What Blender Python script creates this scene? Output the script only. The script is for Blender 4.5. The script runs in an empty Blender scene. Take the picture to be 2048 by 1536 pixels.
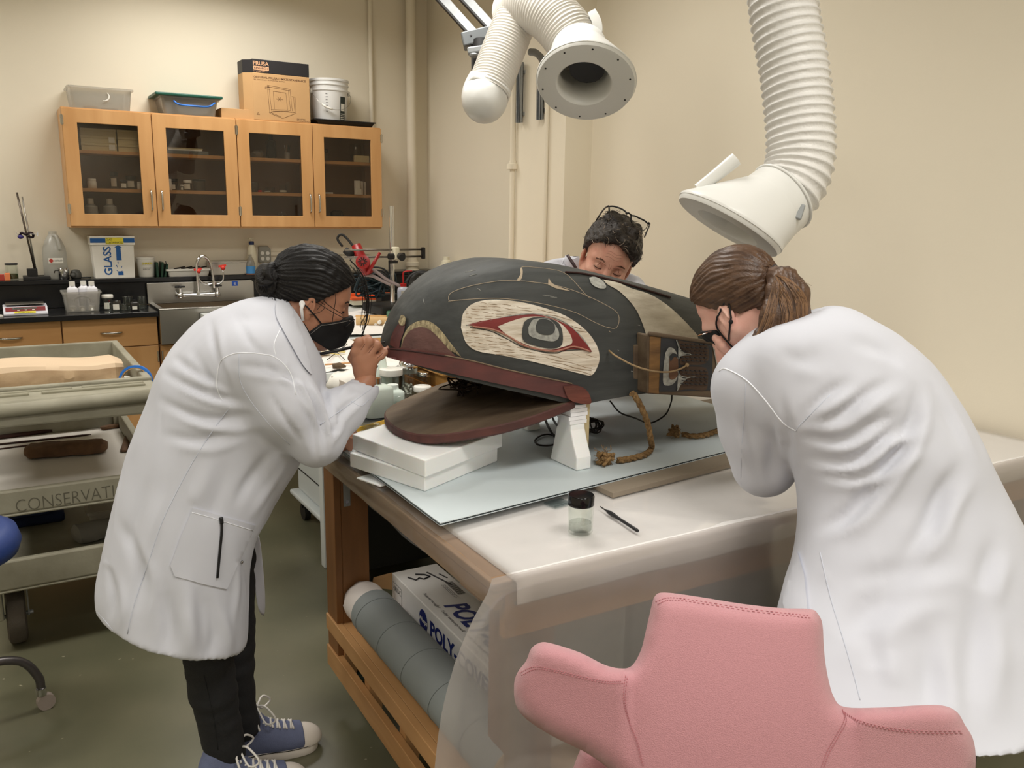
import bpy, bmesh, math, random
import numpy as np
from mathutils import Vector, Matrix, noise
from mathutils.bvhtree import BVHTree
try:
    import openvdb
except ImportError:
    import pyopenvdb as openvdb
random.seed(7)
rng = np.random.default_rng(7)
PI = math.pi
S = bpy.context.scene
COL = S.collection

# ------------------------------------------------------------------ camera
F_PX, CAM_H = 1690.0, 1.60
PITCH, ROLL, AZ = math.radians(11.6), math.radians(-0.9), math.radians(58.6)
_fw = np.array([0, math.cos(PITCH), -math.sin(PITCH)]); _rt = np.array([1, 0, 0.0]); _dn = np.cross(_fw, _rt)
_c, _s = math.cos(ROLL), math.sin(ROLL)
_M = np.array([_c*_rt + _s*_dn, -_s*_rt + _c*_dn, _fw])
_W = np.array([[math.sin(AZ), math.cos(AZ), 0], [math.sin(AZ-PI/2), math.cos(AZ-PI/2), 0], [0, 0, 1.0]])
RIGHT, DOWN, FWD = (_W @ _M[0], _W @ _M[1], _W @ _M[2])
CAM = np.array([0, 0, CAM_H])
cd_ = bpy.data.cameras.new('camera'); cam = bpy.data.objects.new('camera', cd_); COL.objects.link(cam)
cd_.sensor_width = 36; cd_.lens = F_PX/2048*36; cd_.clip_start = .05; cd_.clip_end = 60
mw = Matrix.Identity(4)
for i in range(3):
    mw[i][0] = RIGHT[i]; mw[i][1] = -DOWN[i]; mw[i][2] = -FWD[i]; mw[i][3] = CAM[i]
cam.matrix_world = mw
S.camera = cam

# ------------------------------------------------------------------ world, light, exposure
w = bpy.data.worlds.new('world'); S.world = w; w.use_nodes = True
w.node_tree.nodes['Background'].inputs[0].default_value = (.9, .92, 1, 1)
w.node_tree.nodes['Background'].inputs[1].default_value = .15
S.view_settings.view_transform = 'Standard'; S.view_settings.look = 'None'
S.view_settings.gamma = 1; S.view_settings.use_curve_mapping = False
S.view_settings.exposure = 0.0
CEIL = 3.25
FIXTURES = [(x, y) for y in (5.6, 2.9, .35, -2.05, -4.4) for x in (-1.2, 1.35)]
LIGHT_W = 30.0
for i, (fx, fy) in enumerate(FIXTURES):
    l = bpy.data.lights.new('panel_light', 'AREA'); l.shape = 'RECTANGLE'; l.size = 1.16; l.size_y = .56
    l.energy = LIGHT_W; l.spread = math.radians(158); l.color = (1.0, .968, .915)
    lo = bpy.data.objects.new('panel_light', l); COL.objects.link(lo); lo.location = (fx, fy, CEIL-.012)

# ------------------------------------------------------------------ pixel rays of the photograph -> points on real planes
def ray(px, py):
    d = RIGHT*((px-1024)/F_PX) + DOWN*((py-768)/F_PX) + FWD
    return d
def PZ(px, py, z): d = ray(px, py); return CAM + d*((z-CAM_H)/d[2])
def PY(px, py, y): d = ray(px, py); return CAM + d*(y/d[1])
def PX(px, py, x): d = ray(px, py); return CAM + d*(x/d[0])
def PD(px, py, dep): return CAM + ray(px, py)*dep
def V(*a): return np.array(a, float)
def nrm(a): a = np.asarray(a, float); return a/(np.linalg.norm(a)+1e-12)

# ------------------------------------------------------------------ materials
def lin(c):
    r = []
    for x in c[:3]:
        x = x/255.0
        r.append(x/12.92 if x <= .04045 else ((x+.055)/1.055)**2.4)
    return (*r, 1.0)
MATS = {}
def mat(name, col, rough=.5, metal=0.0, var=0.0, vscale=8.0, bump=0.0, bscale=60.0, trans=0.0, ior=1.45, alpha=1.0,
        stretch=(1, 1, 1), col2=None, sheen=0.0, spec=.5, sss=0.0, emis=None, coat=0.0, detail=4):
    if name in MATS: return MATS[name]
    m = bpy.data.materials.new(name); m.use_nodes = True; MATS[name] = m
    nt = m.node_tree; N = nt.nodes; L = nt.links; b = N['Principled BSDF']
    b.inputs['Base Color'].default_value = lin(col); b.inputs['Roughness'].default_value = rough
    b.inputs['Metallic'].default_value = metal; b.inputs['IOR'].default_value = ior
    b.inputs['Transmission Weight'].default_value = trans; b.inputs['Alpha'].default_value = alpha
    b.inputs['Specular IOR Level'].default_value = spec
    if sheen: b.inputs['Sheen Weight'].default_value = sheen
    if coat: b.inputs['Coat Weight'].default_value = coat
    if sss:
        b.inputs['Subsurface Weight'].default_value = sss; b.inputs['Subsurface Scale'].default_value = .01
        b.inputs['Subsurface Radius'].default_value = (1, .35, .2)
    if emis: b.inputs['Emission Color'].default_value = lin(emis[0]); b.inputs['Emission Strength'].default_value = emis[1]
    if var or bump:
        tc = N.new('ShaderNodeTexCoord'); mp = N.new('ShaderNodeMapping'); L.new(tc.outputs['Object'], mp.inputs['Vector'])
        mp.inputs['Scale'].default_value = stretch
    if var:
        no = N.new('ShaderNodeTexNoise'); no.inputs['Scale'].default_value = vscale; no.inputs['Detail'].default_value = detail
        L.new(mp.outputs[0], no.inputs['Vector'])
        cr = N.new('ShaderNodeValToRGB'); cr.color_ramp.elements[0].position = .3; cr.color_ramp.elements[1].position = .7
        c1 = lin(col); c2 = lin(col2) if col2 else tuple(min(1, x*(1-var)) for x in c1[:3])+(1,)
        cr.color_ramp.elements[0].color = c2; cr.color_ramp.elements[1].color = c1
        L.new(no.outputs['Fac'], cr.inputs['Fac']); L.new(cr.outputs['Color'], b.inputs['Base Color'])
    if bump:
        n2 = N.new('ShaderNodeTexNoise'); n2.inputs['Scale'].default_value = bscale; n2.inputs['Detail'].default_value = 3
        L.new(mp.outputs[0], n2.inputs['Vector'])
        bp = N.new('ShaderNodeBump'); bp.inputs['Strength'].default_value = bump; bp.inputs['Distance'].default_value = .004
        L.new(n2.outputs['Fac'], bp.inputs['Height']); L.new(bp.outputs['Normal'], b.inputs['Normal'])
    return m
def glass(name, tint=(240, 245, 242), rough=.02, a=.18):
    # thin clear glass: mostly see-through with a real reflection
    if name in MATS: return MATS[name]
    m = bpy.data.materials.new(name); m.use_nodes = True; MATS[name] = m
    nt = m.node_tree; N = nt.nodes; L = nt.links; N.remove(N['Principled BSDF'])
    tr = N.new('ShaderNodeBsdfTransparent'); tr.inputs[0].default_value = lin(tint)
    gl = N.new('ShaderNodeBsdfGlossy'); gl.inputs['Roughness'].default_value = rough
    lw = N.new('ShaderNodeLayerWeight'); lw.inputs['Blend'].default_value = a
    mx = N.new('ShaderNodeMixShader'); L.new(lw.outputs['Facing'], mx.inputs[0])
    mul = N.new('ShaderNodeMath'); mul.operation = 'MULTIPLY_ADD'; mul.inputs[1].default_value = .4; mul.inputs[2].default_value = .04
    L.new(lw.outputs['Facing'], mul.inputs[0]); L.new(mul.outputs[0], mx.inputs[0])
    L.new(tr.outputs[0], mx.inputs[1]); L.new(gl.outputs[0], mx.inputs[2]); L.new(mx.outputs[0], N['Material Output'].inputs[0])
    return m
def film(name, col, opac, rough=.25, gloss=.25, tr=(235, 232, 228)):
    # milky plastic film: part of the light passes straight, part scatters, with a sheen
    if name in MATS: return MATS[name]
    m = bpy.data.materials.new(name); m.use_nodes = True; MATS[name] = m
    nt = m.node_tree; N = nt.nodes; L = nt.links; N.remove(N['Principled BSDF'])
    t = N.new('ShaderNodeBsdfTransparent'); t.inputs[0].default_value = lin(tr)
    d = N.new('ShaderNodeBsdfDiffuse'); d.inputs[0].default_value = lin(col)
    tl = N.new('ShaderNodeBsdfTranslucent'); tl.inputs[0].default_value = lin(col)
    m1 = N.new('ShaderNodeMixShader'); m1.inputs[0].default_value = .45; L.new(d.outputs[0], m1.inputs[1]); L.new(tl.outputs[0], m1.inputs[2])
    m2 = N.new('ShaderNodeMixShader'); m2.inputs[0].default_value = opac; L.new(t.outputs[0], m2.inputs[1]); L.new(m1.outputs[0], m2.inputs[2])
    g = N.new('ShaderNodeBsdfGlossy'); g.inputs['Roughness'].default_value = rough
    lw = N.new('ShaderNodeLayerWeight'); lw.inputs['Blend'].default_value = .3
    mul = N.new('ShaderNodeMath'); mul.operation = 'MULTIPLY_ADD'; mul.inputs[1].default_value = gloss; mul.inputs[2].default_value = .04
    L.new(lw.outputs['Facing'], mul.inputs[0])
    m3 = N.new('ShaderNodeMixShader'); L.new(mul.outputs[0], m3.inputs[0]); L.new(m2.outputs[0], m3.inputs[1]); L.new(g.outputs[0], m3.inputs[2])
    L.new(m3.outputs[0], N['Material Output'].inputs[0])
    return m
def wood(name, c1, c2, scale=3.0, rough=.45, axis='X', bump=.15):
    if name in MATS: return MATS[name]
    st = {'X': (.12, 1, 1), 'Y': (1, .12, 1), 'Z': (1, 1, .12)}[axis]
    return mat(name, c1, rough=rough, var=.4, vscale=scale*6, stretch=st, col2=c2, bump=bump, bscale=scale*30, detail=8)

# ------------------------------------------------------------------ object plumbing
def root_of(o):
    while o.parent: o = o.parent
    return o
def tag(o, label=None, cat=None, group=None, kind=None):
    if label: o['label'] = label
    if cat: o['category'] = cat
    if group: o['group'] = group
    if kind: o['kind'] = kind
    return o
def thing(name, label, cat, loc=(0, 0, 0), group=None):
    o = bpy.data.objects.new(name, None); o.empty_display_size = .05; COL.objects.link(o)
    o.location = Vector([float(x) for x in loc]); return tag(o, label, cat, group)
def link_mesh(name, verts, faces, m, parent=None, smooth=False, sharp=None, label=None, cat=None, group=None, kind=None,
              bevel=0, bseg=2, mats=None, fmat=None):
    verts = np.asarray(verts, float)
    if parent is not None:
        verts = verts - np.array(root_of(parent).location)
        org = np.zeros(3)
    else:
        org = np.array([(verts[:, 0].min()+verts[:, 0].max())/2, (verts[:, 1].min()+verts[:, 1].max())/2, verts[:, 2].min()])
        verts = verts - org
    me = bpy.data.meshes.new(name); me.from_pydata(verts.tolist(), [], [list(map(int, f)) for f in faces]); me.update()
    if smooth:
        me.polygons.foreach_set('use_smooth', [True]*len(me.polygons))
        if sharp: me.set_sharp_from_angle(angle=math.radians(sharp))
    for mm in (mats or [m]): me.materials.append(mm)
    if fmat is not None: me.polygons.foreach_set('material_index', list(fmat))
    o = bpy.data.objects.new(name, me); COL.objects.link(o); o.location = Vector(org.tolist())
    if parent is not None: o.parent = parent
    if bevel:
        b = o.modifiers.new('bevel', 'BEVEL'); b.width = bevel; b.segments = bseg; b.limit_method = 'ANGLE'; b.angle_limit = math.radians(40)
        b.harden_normals = False
    return tag(o, label, cat, group, kind)
def frame(z, x=(1, 0, 0)):
    z = nrm(z); x = np.asarray(x, float); x = x-z*x.dot(z)
    if np.linalg.norm(x) < 1e-6: x = np.array([0, 1.0, 0]) - z*z[1]
    x = nrm(x); return np.array([x, np.cross(z, x), z]).T     # columns
def catmull(pts, n):
    P = [np.asarray(p, float) for p in pts]
    if len(P) < 3: return [P[0]+(P[-1]-P[0])*i/n for i in range(n+1)]
    P = [2*P[0]-P[1]]+P+[2*P[-1]-P[-2]]; segs = len(P)-3; out = []
    for i in range(n+1):
        u = i/n*segs; k = min(int(u), segs-1); t = u-k; a, b, c, d = P[k:k+4]
        out.append(.5*((2*b)+(c-a)*t+(2*a-5*b+4*c-d)*t*t+(3*b-a-3*c+d)*t**3))
    return out
class MB:
    def __init__(s): s.v = []; s.f = []
    def add(s, v, f):
        n = len(s.v); s.v += [np.asarray(p, float) for p in v]; s.f += [[i+n for i in q] for q in f]; return s
    def box(s, x0, x1, y0, y1, z0, z1, R=None, o=(0, 0, 0)):
        v = [V(x, y, z) for z in (z0, z1) for y in (y0, y1) for x in (x0, x1)]
        if R is not None: v = [R @ p for p in v]
        v = [p+np.asarray(o, float) for p in v]
        return s.add(v, [[0, 2, 3, 1], [4, 5, 7, 6], [0, 1, 5, 4], [2, 6, 7, 3], [0, 4, 6, 2], [1, 3, 7, 5]])
    def bar(s, a, b, wd, th, up=(0, 0, 1)):
        a = np.asarray(a, float); b = np.asarray(b, float); R = frame(b-a, up); L = np.linalg.norm(b-a)
        return s.box(-th/2, th/2, -wd/2, wd/2, 0, L, R, a)
    def ring_loft(s, rings, cap=True, closed=False):
        n = len(rings[0]); v = [p for r in rings for p in r]; f = []
        m = len(rings)
        for i in range(m if closed else m-1):
            a = i*n; b = ((i+1) % m)*n
            for j in range(n): k = (j+1) % n; f.append([a+j, a+k, b+k, b+j])
        if cap and not closed:
            f.append(list(range(n))[::-1]); f.append([(m-1)*n+j for j in range(n)])
        return s.add(v, f)
    def tube(s, path, r, n=10, cap=True, closed=False, ell=None):
        P = [np.asarray(p, float) for p in path]; m = len(P); rs = r if hasattr(r, '__len__') else [r]*m
        T = [nrm((P[(i+1) % m] if closed else P[min(i+1, m-1)])-(P[i-1] if closed else P[max(i-1, 0)])) for i in range(m)]
        x = frame(T[0])[:, 0]; rings = []
        for i in range(m):
            x = x-T[i]*x.dot(T[i]); x = nrm(x) if np.linalg.norm(x) > 1e-9 else frame(T[i])[:, 0]; y = np.cross(T[i], x)
            rings.append([P[i]+rs[i]*(math.cos(2*PI*j/n)*x+math.sin(2*PI*j/n)*y) for j in range(n)])
        return s.ring_loft(rings, cap, closed)
    def cyl(s, a, b, r, n=16, r2=None):
        return s.tube([a, b], [r, r if r2 is None else r2], n)
    def lathe(s, prof, o=(0, 0, 0), R=None, n=20, cap=True):
        o = np.asarray(o, float); rings = []
        for (r, z) in prof:
            ring = [V(r*math.cos(2*PI*j/n), r*math.sin(2*PI*j/n), z) for j in range(n)]
            if R is not None: ring = [R @ p for p in ring]
            rings.append([p+o for p in ring])
        return s.ring_loft(rings, cap)
    def ball(s, c, r, R=None, n=16, m=10):
        r = np.ones(3)*r if not hasattr(r, '__len__') else np.asarray(r, float)
        prof = [(math.sin(PI*i/m) if 0 < i < m else 1e-4, -math.cos(PI*i/m)) for i in range(m+1)]; rings = []
        for (q, z) in prof:
            ring = [V(q*math.cos(2*PI*j/n), q*math.sin(2*PI*j/n), z)*r for j in range(n)]
            if R is not None: ring = [R @ p for p in ring]
            rings.append([p+np.asarray(c, float) for p in ring])
        return s.ring_loft(rings)
    def prism(s, poly, h0, h1, R=None, o=(0, 0, 0)):
        n = len(poly); v = [V(x, y, h) for h in (h0, h1) for (x, y) in poly]
        if R is not None: v = [R @ p for p in v]
        v = [p+np.asarray(o, float) for p in v]
        return s.add(v, [list(range(n))[::-1], list(range(n, 2*n))]+[[i, (i+1) % n, n+(i+1) % n, n+i] for i in range(n)])
    def grid(s, P):
        P = np.asarray(P, float); a, b = P.shape[:2]
        return s.add(P.reshape(-1, 3), [[i*b+j, (i+1)*b+j, (i+1)*b+j+1, i*b+j+1] for i in range(a-1) for j in range(b-1)])
    def build(s, name, m, parent=None, **k): return link_mesh(name, s.v, s.f, m, parent, **k)
def Bx(name, m, x0, x1, y0, y1, z0, z1, parent=None, R=None, o=(0, 0, 0), **k):
    return MB().box(x0, x1, y0, y1, z0, z1, R, o).build(name, m, parent, **k)
def struct(o): o['kind'] = 'structure'; return o
def rotz(a): c, s = math.cos(a), math.sin(a); return np.array([[c, -s, 0], [s, c, 0], [0, 0, 1.0]])
def rotx(a): c, s = math.cos(a), math.sin(a); return np.array([[1, 0, 0], [0, c, -s], [0, s, c]])
def roty(a): c, s = math.cos(a), math.sin(a); return np.array([[c, 0, s], [0, 1, 0], [-s, 0, c]])
def copy_tree(o, loc=None, rz=None, label=None, name=None, parent=None):
    c = o.copy(); COL.objects.link(c); c.parent = parent
    for ch in list(o.children): copy_tree(ch, parent=c)
    if loc is not None: c.location = Vector([float(x) for x in loc])
    if rz is not None: c.rotation_euler = (0, 0, rz)
    if label: c['label'] = label
    return c
def lettering(body, p0, right, up, width, height, m, parent=None, name='lettering', bold=0.0, depth=.0006, shear=0.0, font=None, **k):
    """words fitted to width x height, lower corner at p0, on the plane right/up"""
    cu = bpy.data.curves.new('t', 'FONT'); cu.body = body; cu.extrude = 0; cu.offset = bold; cu.shear = shear; cu.resolution_u = 3
    to = bpy.data.objects.new('t', cu); COL.objects.link(to)
    dg = bpy.context.evaluated_depsgraph_get(); me = bpy.data.meshes.new_from_object(to.evaluated_get(dg))
    v = np.array([p.co[:] for p in me.vertices]); f = [list(p.vertices) for p in me.polygons]
    bpy.data.objects.remove(to); bpy.data.curves.remove(cu); bpy.data.meshes.remove(me)
    if not len(v): return None
    mn, mx = v.min(0), v.max(0); sz = np.maximum(mx-mn, 1e-6)
    right = nrm(right); up = nrm(up); nn = np.cross(right, up)
    q = [np.asarray(p0, float)+right*((p[0]-mn[0])/sz[0]*width)+up*((p[1]-mn[1])/sz[1]*height)+nn*depth for p in v]
    return link_mesh(name, q, f, m, parent, **k)
def add_label(p, right, up, w, h, m, parent, lift=.0004, name='label'):
    right = nrm(right); up = nrm(up); nn = np.cross(right, up); p = np.asarray(p, float)+nn*lift
    return link_mesh(name, [p, p+right*w, p+right*w+up*h, p+up*h], [[0, 1, 2, 3]], m, parent)

# ------------------------------------------------------------------ soft solids: a small signed-distance modeller
class SDF:
    def __init__(s, lo, hi, vox):
        s.lo = np.asarray(lo, float); s.vox = vox
        s.n = np.maximum(2, np.ceil((np.asarray(hi, float)-s.lo)/vox).astype(int)+1)
        s.g = np.full(s.n, .2, np.float32)
    def _win(s, lo, hi, pad):
        a = np.maximum(0, np.floor((np.asarray(lo)-pad-s.lo)/s.vox).astype(int)); b = np.minimum(s.n, np.ceil((np.asarray(hi)+pad-s.lo)/s.vox).astype(int)+1)
        if np.any(a >= b): return None, None
        ax = [s.lo[i]+s.vox*np.arange(a[i], b[i]) for i in range(3)]
        return (slice(a[0], b[0]), slice(a[1], b[1]), slice(a[2], b[2])), np.stack(np.meshgrid(*ax, indexing='ij'), -1)
    def _mix(s, w, d, k, op):
        g = s.g[w]
        if op == 'u':
            if k > 0:
                h = np.maximum(k-np.abs(g-d), 0)/k; g[...] = np.minimum(g, d)-h*h*k*.25
            else: g[...] = np.minimum(g, d)
        else:
            d = -d
            if k > 0:
                h = np.maximum(k-np.abs(g-d), 0)/k; g[...] = np.maximum(g, d)+h*h*k*.25
            else: g[...] = np.maximum(g, d)
    def cone(s, a, b, r1, r2=None, k=.0, op='u', flat=None):
        """tapered capsule; flat=(dir,factor) squashes it across dir"""
        a = np.asarray(a, float); b = np.asarray(b, float); r2 = r1 if r2 is None else r2; R = max(r1, r2)*(1 if flat is None else max(1, flat[1]))
        w, P = s._win(np.minimum(a, b)-R, np.maximum(a, b)+R, k+.03)
        if w is None: return s
        if flat is not None:
            n = nrm(flat[0]); q = P-a; q = q+n*((q @ n)*(1/flat[1]-1))[..., None]; ab = b-a; ab = ab+n*(ab @ n)*(1/flat[1]-1); P = q+a; b = a+ab
        ab = b-a; t = np.clip(((P-a) @ ab)/max(ab @ ab, 1e-12), 0, 1); d = np.linalg.norm(P-a-t[..., None]*ab, axis=-1)-(r1+(r2-r1)*t)
        s._mix(w, d, k, op); return s
    def chain(s, pts, rs, k=.01, op='u', flat=None):
        for i in range(len(pts)-1): s.cone(pts[i], pts[i+1], rs[i], rs[i+1], k, op, flat)
        return s
    def ell(s, c, r, R=None, k=.0, op='u'):
        c = np.asarray(c, float); r = np.asarray(r, float)*np.ones(3); m = r.max()
        w, P = s._win(c-m, c+m, k+.03)
        if w is None: return s
        q = P-c
        if R is not None: q = q @ R
        k0 = np.linalg.norm(q/r, axis=-1); k1 = np.linalg.norm(q/(r*r), axis=-1); d = k0*(k0-1)/np.maximum(k1, 1e-9)
        s._mix(w, np.where(k0 < 1e-6, -r.min(), d), k, op); return s
    def box(s, c, h, R=None, rad=.0, k=.0, op='u'):
        c = np.asarray(c, float); h = np.asarray(h, float); m = np.linalg.norm(h)
        w, P = s._win(c-m, c+m, k+.03)
        if w is None: return s
        q = P-c
        if R is not None: q = q @ R
        q = np.abs(q)-(h-rad); d = np.linalg.norm(np.maximum(q, 0), axis=-1)+np.minimum(q.max(-1), 0)-rad
        s._mix(w, d, k, op); return s
    def mesh(s, v, f, k=.0, op='u', band=8):
        v = np.asarray(v, np.float32); tri = [];
        for q in f:
            for i in range(1, len(q)-1): tri.append([q[0], q[i], q[i+1]])
        tr = openvdb.createLinearTransform(voxelSize=s.vox)
        g = openvdb.FloatGrid.createLevelSetFromPolygons((v-s.lo).astype(np.float32), triangles=np.array(tri, np.uint32), transform=tr, halfWidth=band)
        arr = np.full(s.n, s.vox*band, np.float32)
        g.copyToArray(arr, ijk=(0, 0, 0)); s._mix((slice(None),)*3, arr, k, op); return s
    def out(s):
        g = openvdb.FloatGrid(.2); g.copyFromArray(s.g, ijk=(0, 0, 0)); g.transform = openvdb.createLinearTransform(voxelSize=s.vox)
        pts, quads = g.convertToQuads(isovalue=0.0)[:2]
        pts = np.asarray(pts, float)+s.lo; return pts, np.asarray(quads)[:, ::-1]
def lap(v, f, it=2, lam=.5):
    f = np.asarray(f); e = np.concatenate([f[:, [0, 1]], f[:, [1, 2]], f[:, [2, 3]], f[:, [3, 0]]]); n = len(v)
    for _ in range(it):
        acc = np.zeros_like(v); cnt = np.zeros(n)
        np.add.at(acc, e[:, 0], v[e[:, 1]]); np.add.at(cnt, e[:, 0], 1); np.add.at(acc, e[:, 1], v[e[:, 0]]); np.add.at(cnt, e[:, 1], 1)
        v = v+lam*(acc/np.maximum(cnt, 1)[:, None]-v)
    return v
def vnormals(v, f):
    f = np.asarray(f); n = np.cross(v[f[:, 2]]-v[f[:, 0]], v[f[:, 3]]-v[f[:, 1]]); o = np.zeros_like(v)
    for i in range(4): np.add.at(o, f[:, i], n)
    return o/(np.linalg.norm(o, axis=1)[:, None]+1e-12)
def fold(v, nrml, line, w, amp, taper=True):
    """push the cloth in or out along a 3-D polyline"""
    L = np.array(line, float); best = np.full(len(v), 1e9); tt = np.zeros(len(v)); m = len(L)-1
    for i in range(m):
        a, b = L[i], L[i+1]; ab = b-a; t = np.clip(((v-a) @ ab)/(ab @ ab+1e-12), 0, 1); d = np.linalg.norm(v-a-t[:, None]*ab, axis=1)
        q = d < best; best[q] = d[q]; tt[q] = ((i+t)/m)[q]
    h = amp*np.exp(-(best/w)**2)
    if taper: h = h*np.sin(PI*np.clip(tt*.9+.05, 0, 1))
    return v+nrml*h[:, None]
def nz(v, sc, seed=0):
    return np.array([noise.noise(Vector((p[0]*sc[0]+seed, p[1]*sc[1]+seed*1.7, p[2]*sc[2]-seed))) for p in v])
def bvh_of(v, f): return BVHTree.FromPolygons([Vector(p) for p in np.asarray(v).tolist()], [list(map(int, q)) for q in f])
def hit(b, px, py, lift=0.0, dep=None):
    d = Vector(ray(px, py).tolist()); d.normalize(); r = b.ray_cast(Vector(CAM.tolist()), d)
    if r[0] is None: return None
    n = r[1] if r[1].dot(d) < 0 else -r[1]
    return np.array(r[0]+n*lift)
def onto(b, pts, lift=0.0, dens=1):
    """points of a pixel polyline landed on a surface"""
    out = []; P = [V(*p) for p in pts]
    Q = catmull(P, (len(P)-1)*dens) if dens > 1 else P
    for q in Q:
        h = hit(b, q[0], q[1], lift)
        if h is not None: out.append(h)
    return out
# ================================================================== materials
WALL = mat('wall_paint', (232, 223, 203), rough=.75, bump=.05, bscale=160, var=.03, vscale=1.2)
FLOORM = mat('floor_green', (104, 101, 80), rough=.34, var=.16, vscale=3.5, bump=.03, bscale=20, col2=(90, 90, 70), detail=8)
CEILM = mat('ceiling_white', (225, 222, 212), rough=.9)
MAPLE = wood('maple_cabinet', (214, 166, 112), (196, 146, 92), 1.6, .38, 'Z', .05)
MAPLEH = wood('maple_rail', (214, 166, 112), (196, 146, 92), 1.6, .38, 'X', .05)
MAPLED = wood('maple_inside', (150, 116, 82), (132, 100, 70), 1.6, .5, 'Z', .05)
EPOXY = mat('black_epoxy', (26, 27, 29), rough=.22, var=.25, vscale=6, bump=.03, bscale=90)
STEEL = mat('brushed_steel', (176, 174, 168), rough=.3, metal=1, bump=.06, bscale=200, stretch=(.05, 1, 1))
CHROME = mat('chrome', (215, 215, 215), rough=.1, metal=1)
DARKM = mat('dark_metal', (60, 58, 56), rough=.35, metal=.8)
BLACKP = mat('black_plastic', (22, 22, 24), rough=.4)
WHITEP = mat('white_plastic', (232, 230, 222), rough=.35, bump=.02, bscale=40)
CREAMP = mat('cream_plastic', (226, 220, 196), rough=.4)
MILK = film('milky_plastic', (228, 230, 226), .6, .3, .2)
CLEARP = film('clear_tub', (222, 222, 216), .34, .2, .3)
GLASS = glass('clear_glass', (250, 252, 250), .02, .10)
PANE = glass('cabinet_pane', (222, 218, 212), .01, .14)
LABELW = mat('label_white', (232, 230, 220), rough=.6)
INK = mat('ink_black', (36, 34, 36), rough=.6)
REDP = mat('red_plastic', (196, 36, 34), rough=.35)
BLUEP = mat('blue_plastic', (40, 110, 200), rough=.4)
YELLOWT = mat('yellow_tape', (236, 222, 60), rough=.5)
KRAFT = mat('kraft_cardboard', (196, 156, 108), rough=.75, bump=.04, bscale=80, var=.06)
PAPER = mat('white_paper', (236, 233, 224), rough=.7, bump=.03, bscale=60)
RUBBER = mat('black_rubber', (24, 23, 22), rough=.6)
DIRTR = mat('dusty_tyre', (92, 84, 74), rough=.8, bump=.6, bscale=160, var=.25)
SKYB = mat('pale_blue_card', (176, 194, 196), rough=.6)
GREENP = mat('green_box', (20, 62, 44), rough=.5)

# ================================================================== room shell
X0, X1, Y0, Y1 = -3.2, 2.90, -5.2, 6.52
ZC = CEIL
_n = FLOORM.node_tree; _v = _n.nodes.new('ShaderNodeTexVoronoi'); _v.inputs['Scale'].default_value = 13; _r = _n.nodes.new('ShaderNodeValToRGB'); _r.color_ramp.elements[0].position = .035; _r.color_ramp.elements[1].position = .06
_r.color_ramp.elements[0].color = (1, 1, 1, 1); _r.color_ramp.elements[1].color = (0, 0, 0, 1); _m = _n.nodes.new('ShaderNodeMix'); _m.data_type = 'RGBA'; _b = _n.nodes['Principled BSDF']; _src = _b.inputs['Base Color'].links[0].from_socket
_tc = _n.nodes.new('ShaderNodeTexCoord'); _w = _n.nodes.new('ShaderNodeTexNoise'); _w.inputs['Scale'].default_value = 22; _mp = _n.nodes.new('ShaderNodeVectorMath'); _mp.operation = 'MULTIPLY_ADD'; _mp.inputs[1].default_value = (.06, .06, .06)
_n.links.new(_tc.outputs['Object'], _w.inputs['Vector']); _n.links.new(_w.outputs['Color'], _mp.inputs[0]); _n.links.new(_tc.outputs['Object'], _mp.inputs[2]); _n.links.new(_mp.outputs[0], _v.inputs['Vector'])
_n.links.new(_v.outputs['Distance'], _r.inputs['Fac']); _n.links.new(_r.outputs['Color'], _m.inputs[0]); _n.links.new(_src, _m.inputs[6]); _m.inputs[7].default_value = lin((146, 142, 120)); _n.links.new(_m.outputs[2], _b.inputs['Base Color'])
struct(Bx('floor', FLOORM, X0-.1, 3.3, Y0-.1, Y1+.1, -.1, 0))
struct(Bx('ceiling', CEILM, X0-.1, 3.3, Y0-.1, Y1+.1, ZC, ZC+.1))
struct(Bx('wall_back', WALL, X0-.1, 3.3, Y1, Y1+.1, 0, ZC))
struct(Bx('wall_left', WALL, X0-.1, X0, Y0, Y1, 0, ZC))
struct(Bx('wall_front', WALL, X0-.1, 3.3, Y0-.1, Y0, 0, ZC))
struct(Bx('wall_right', WALL, X1-.02, 3.3, Y0, 3.913, 0, ZC))
struct(Bx('wall_right_chase', WALL, 2.702, 3.3, 3.913, 4.42, 0, ZC))
struct(Bx('wall_right_recess', WALL, 3.13, 3.3, 4.42, Y1, 0, ZC))
struct(Bx('baseboard_right', mat('rubber_base', (62, 56, 50), rough=.6), X1-.03, X1-.018, Y0, 3.913, .001, .10))
struct(Bx('baseboard_back', MATS['rubber_base'], X0, -.95, Y1-.014, Y1, .001, .10))
FRAMEM = mat('fixture_frame', (225, 225, 222), rough=.4)
DIFF = mat('fixture_glow', (255, 250, 240), rough=.5)
for i, (fx, fy) in enumerate(FIXTURES):
    t = thing('ceiling_light', 'flat ceiling light panel, %s row from the cabinets, %s side' % (('first', 'second', 'third', 'fourth', 'fifth')[i//2], ('aisle', 'table')[i % 2]), 'ceiling light', (fx, fy, ZC-.02), 'flat light panels set in the ceiling')
    m = MB()
    for a in ((-.62, .62, -.32, -.285), (-.62, .62, .285, .32), (-.62, -.585, -.285, .285), (.585, .62, -.285, .285)):
        m.box(fx+a[0], fx+a[1], fy+a[2], fy+a[3], ZC-.02, ZC-.001)
    m.build('frame', FRAMEM, t)

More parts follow.
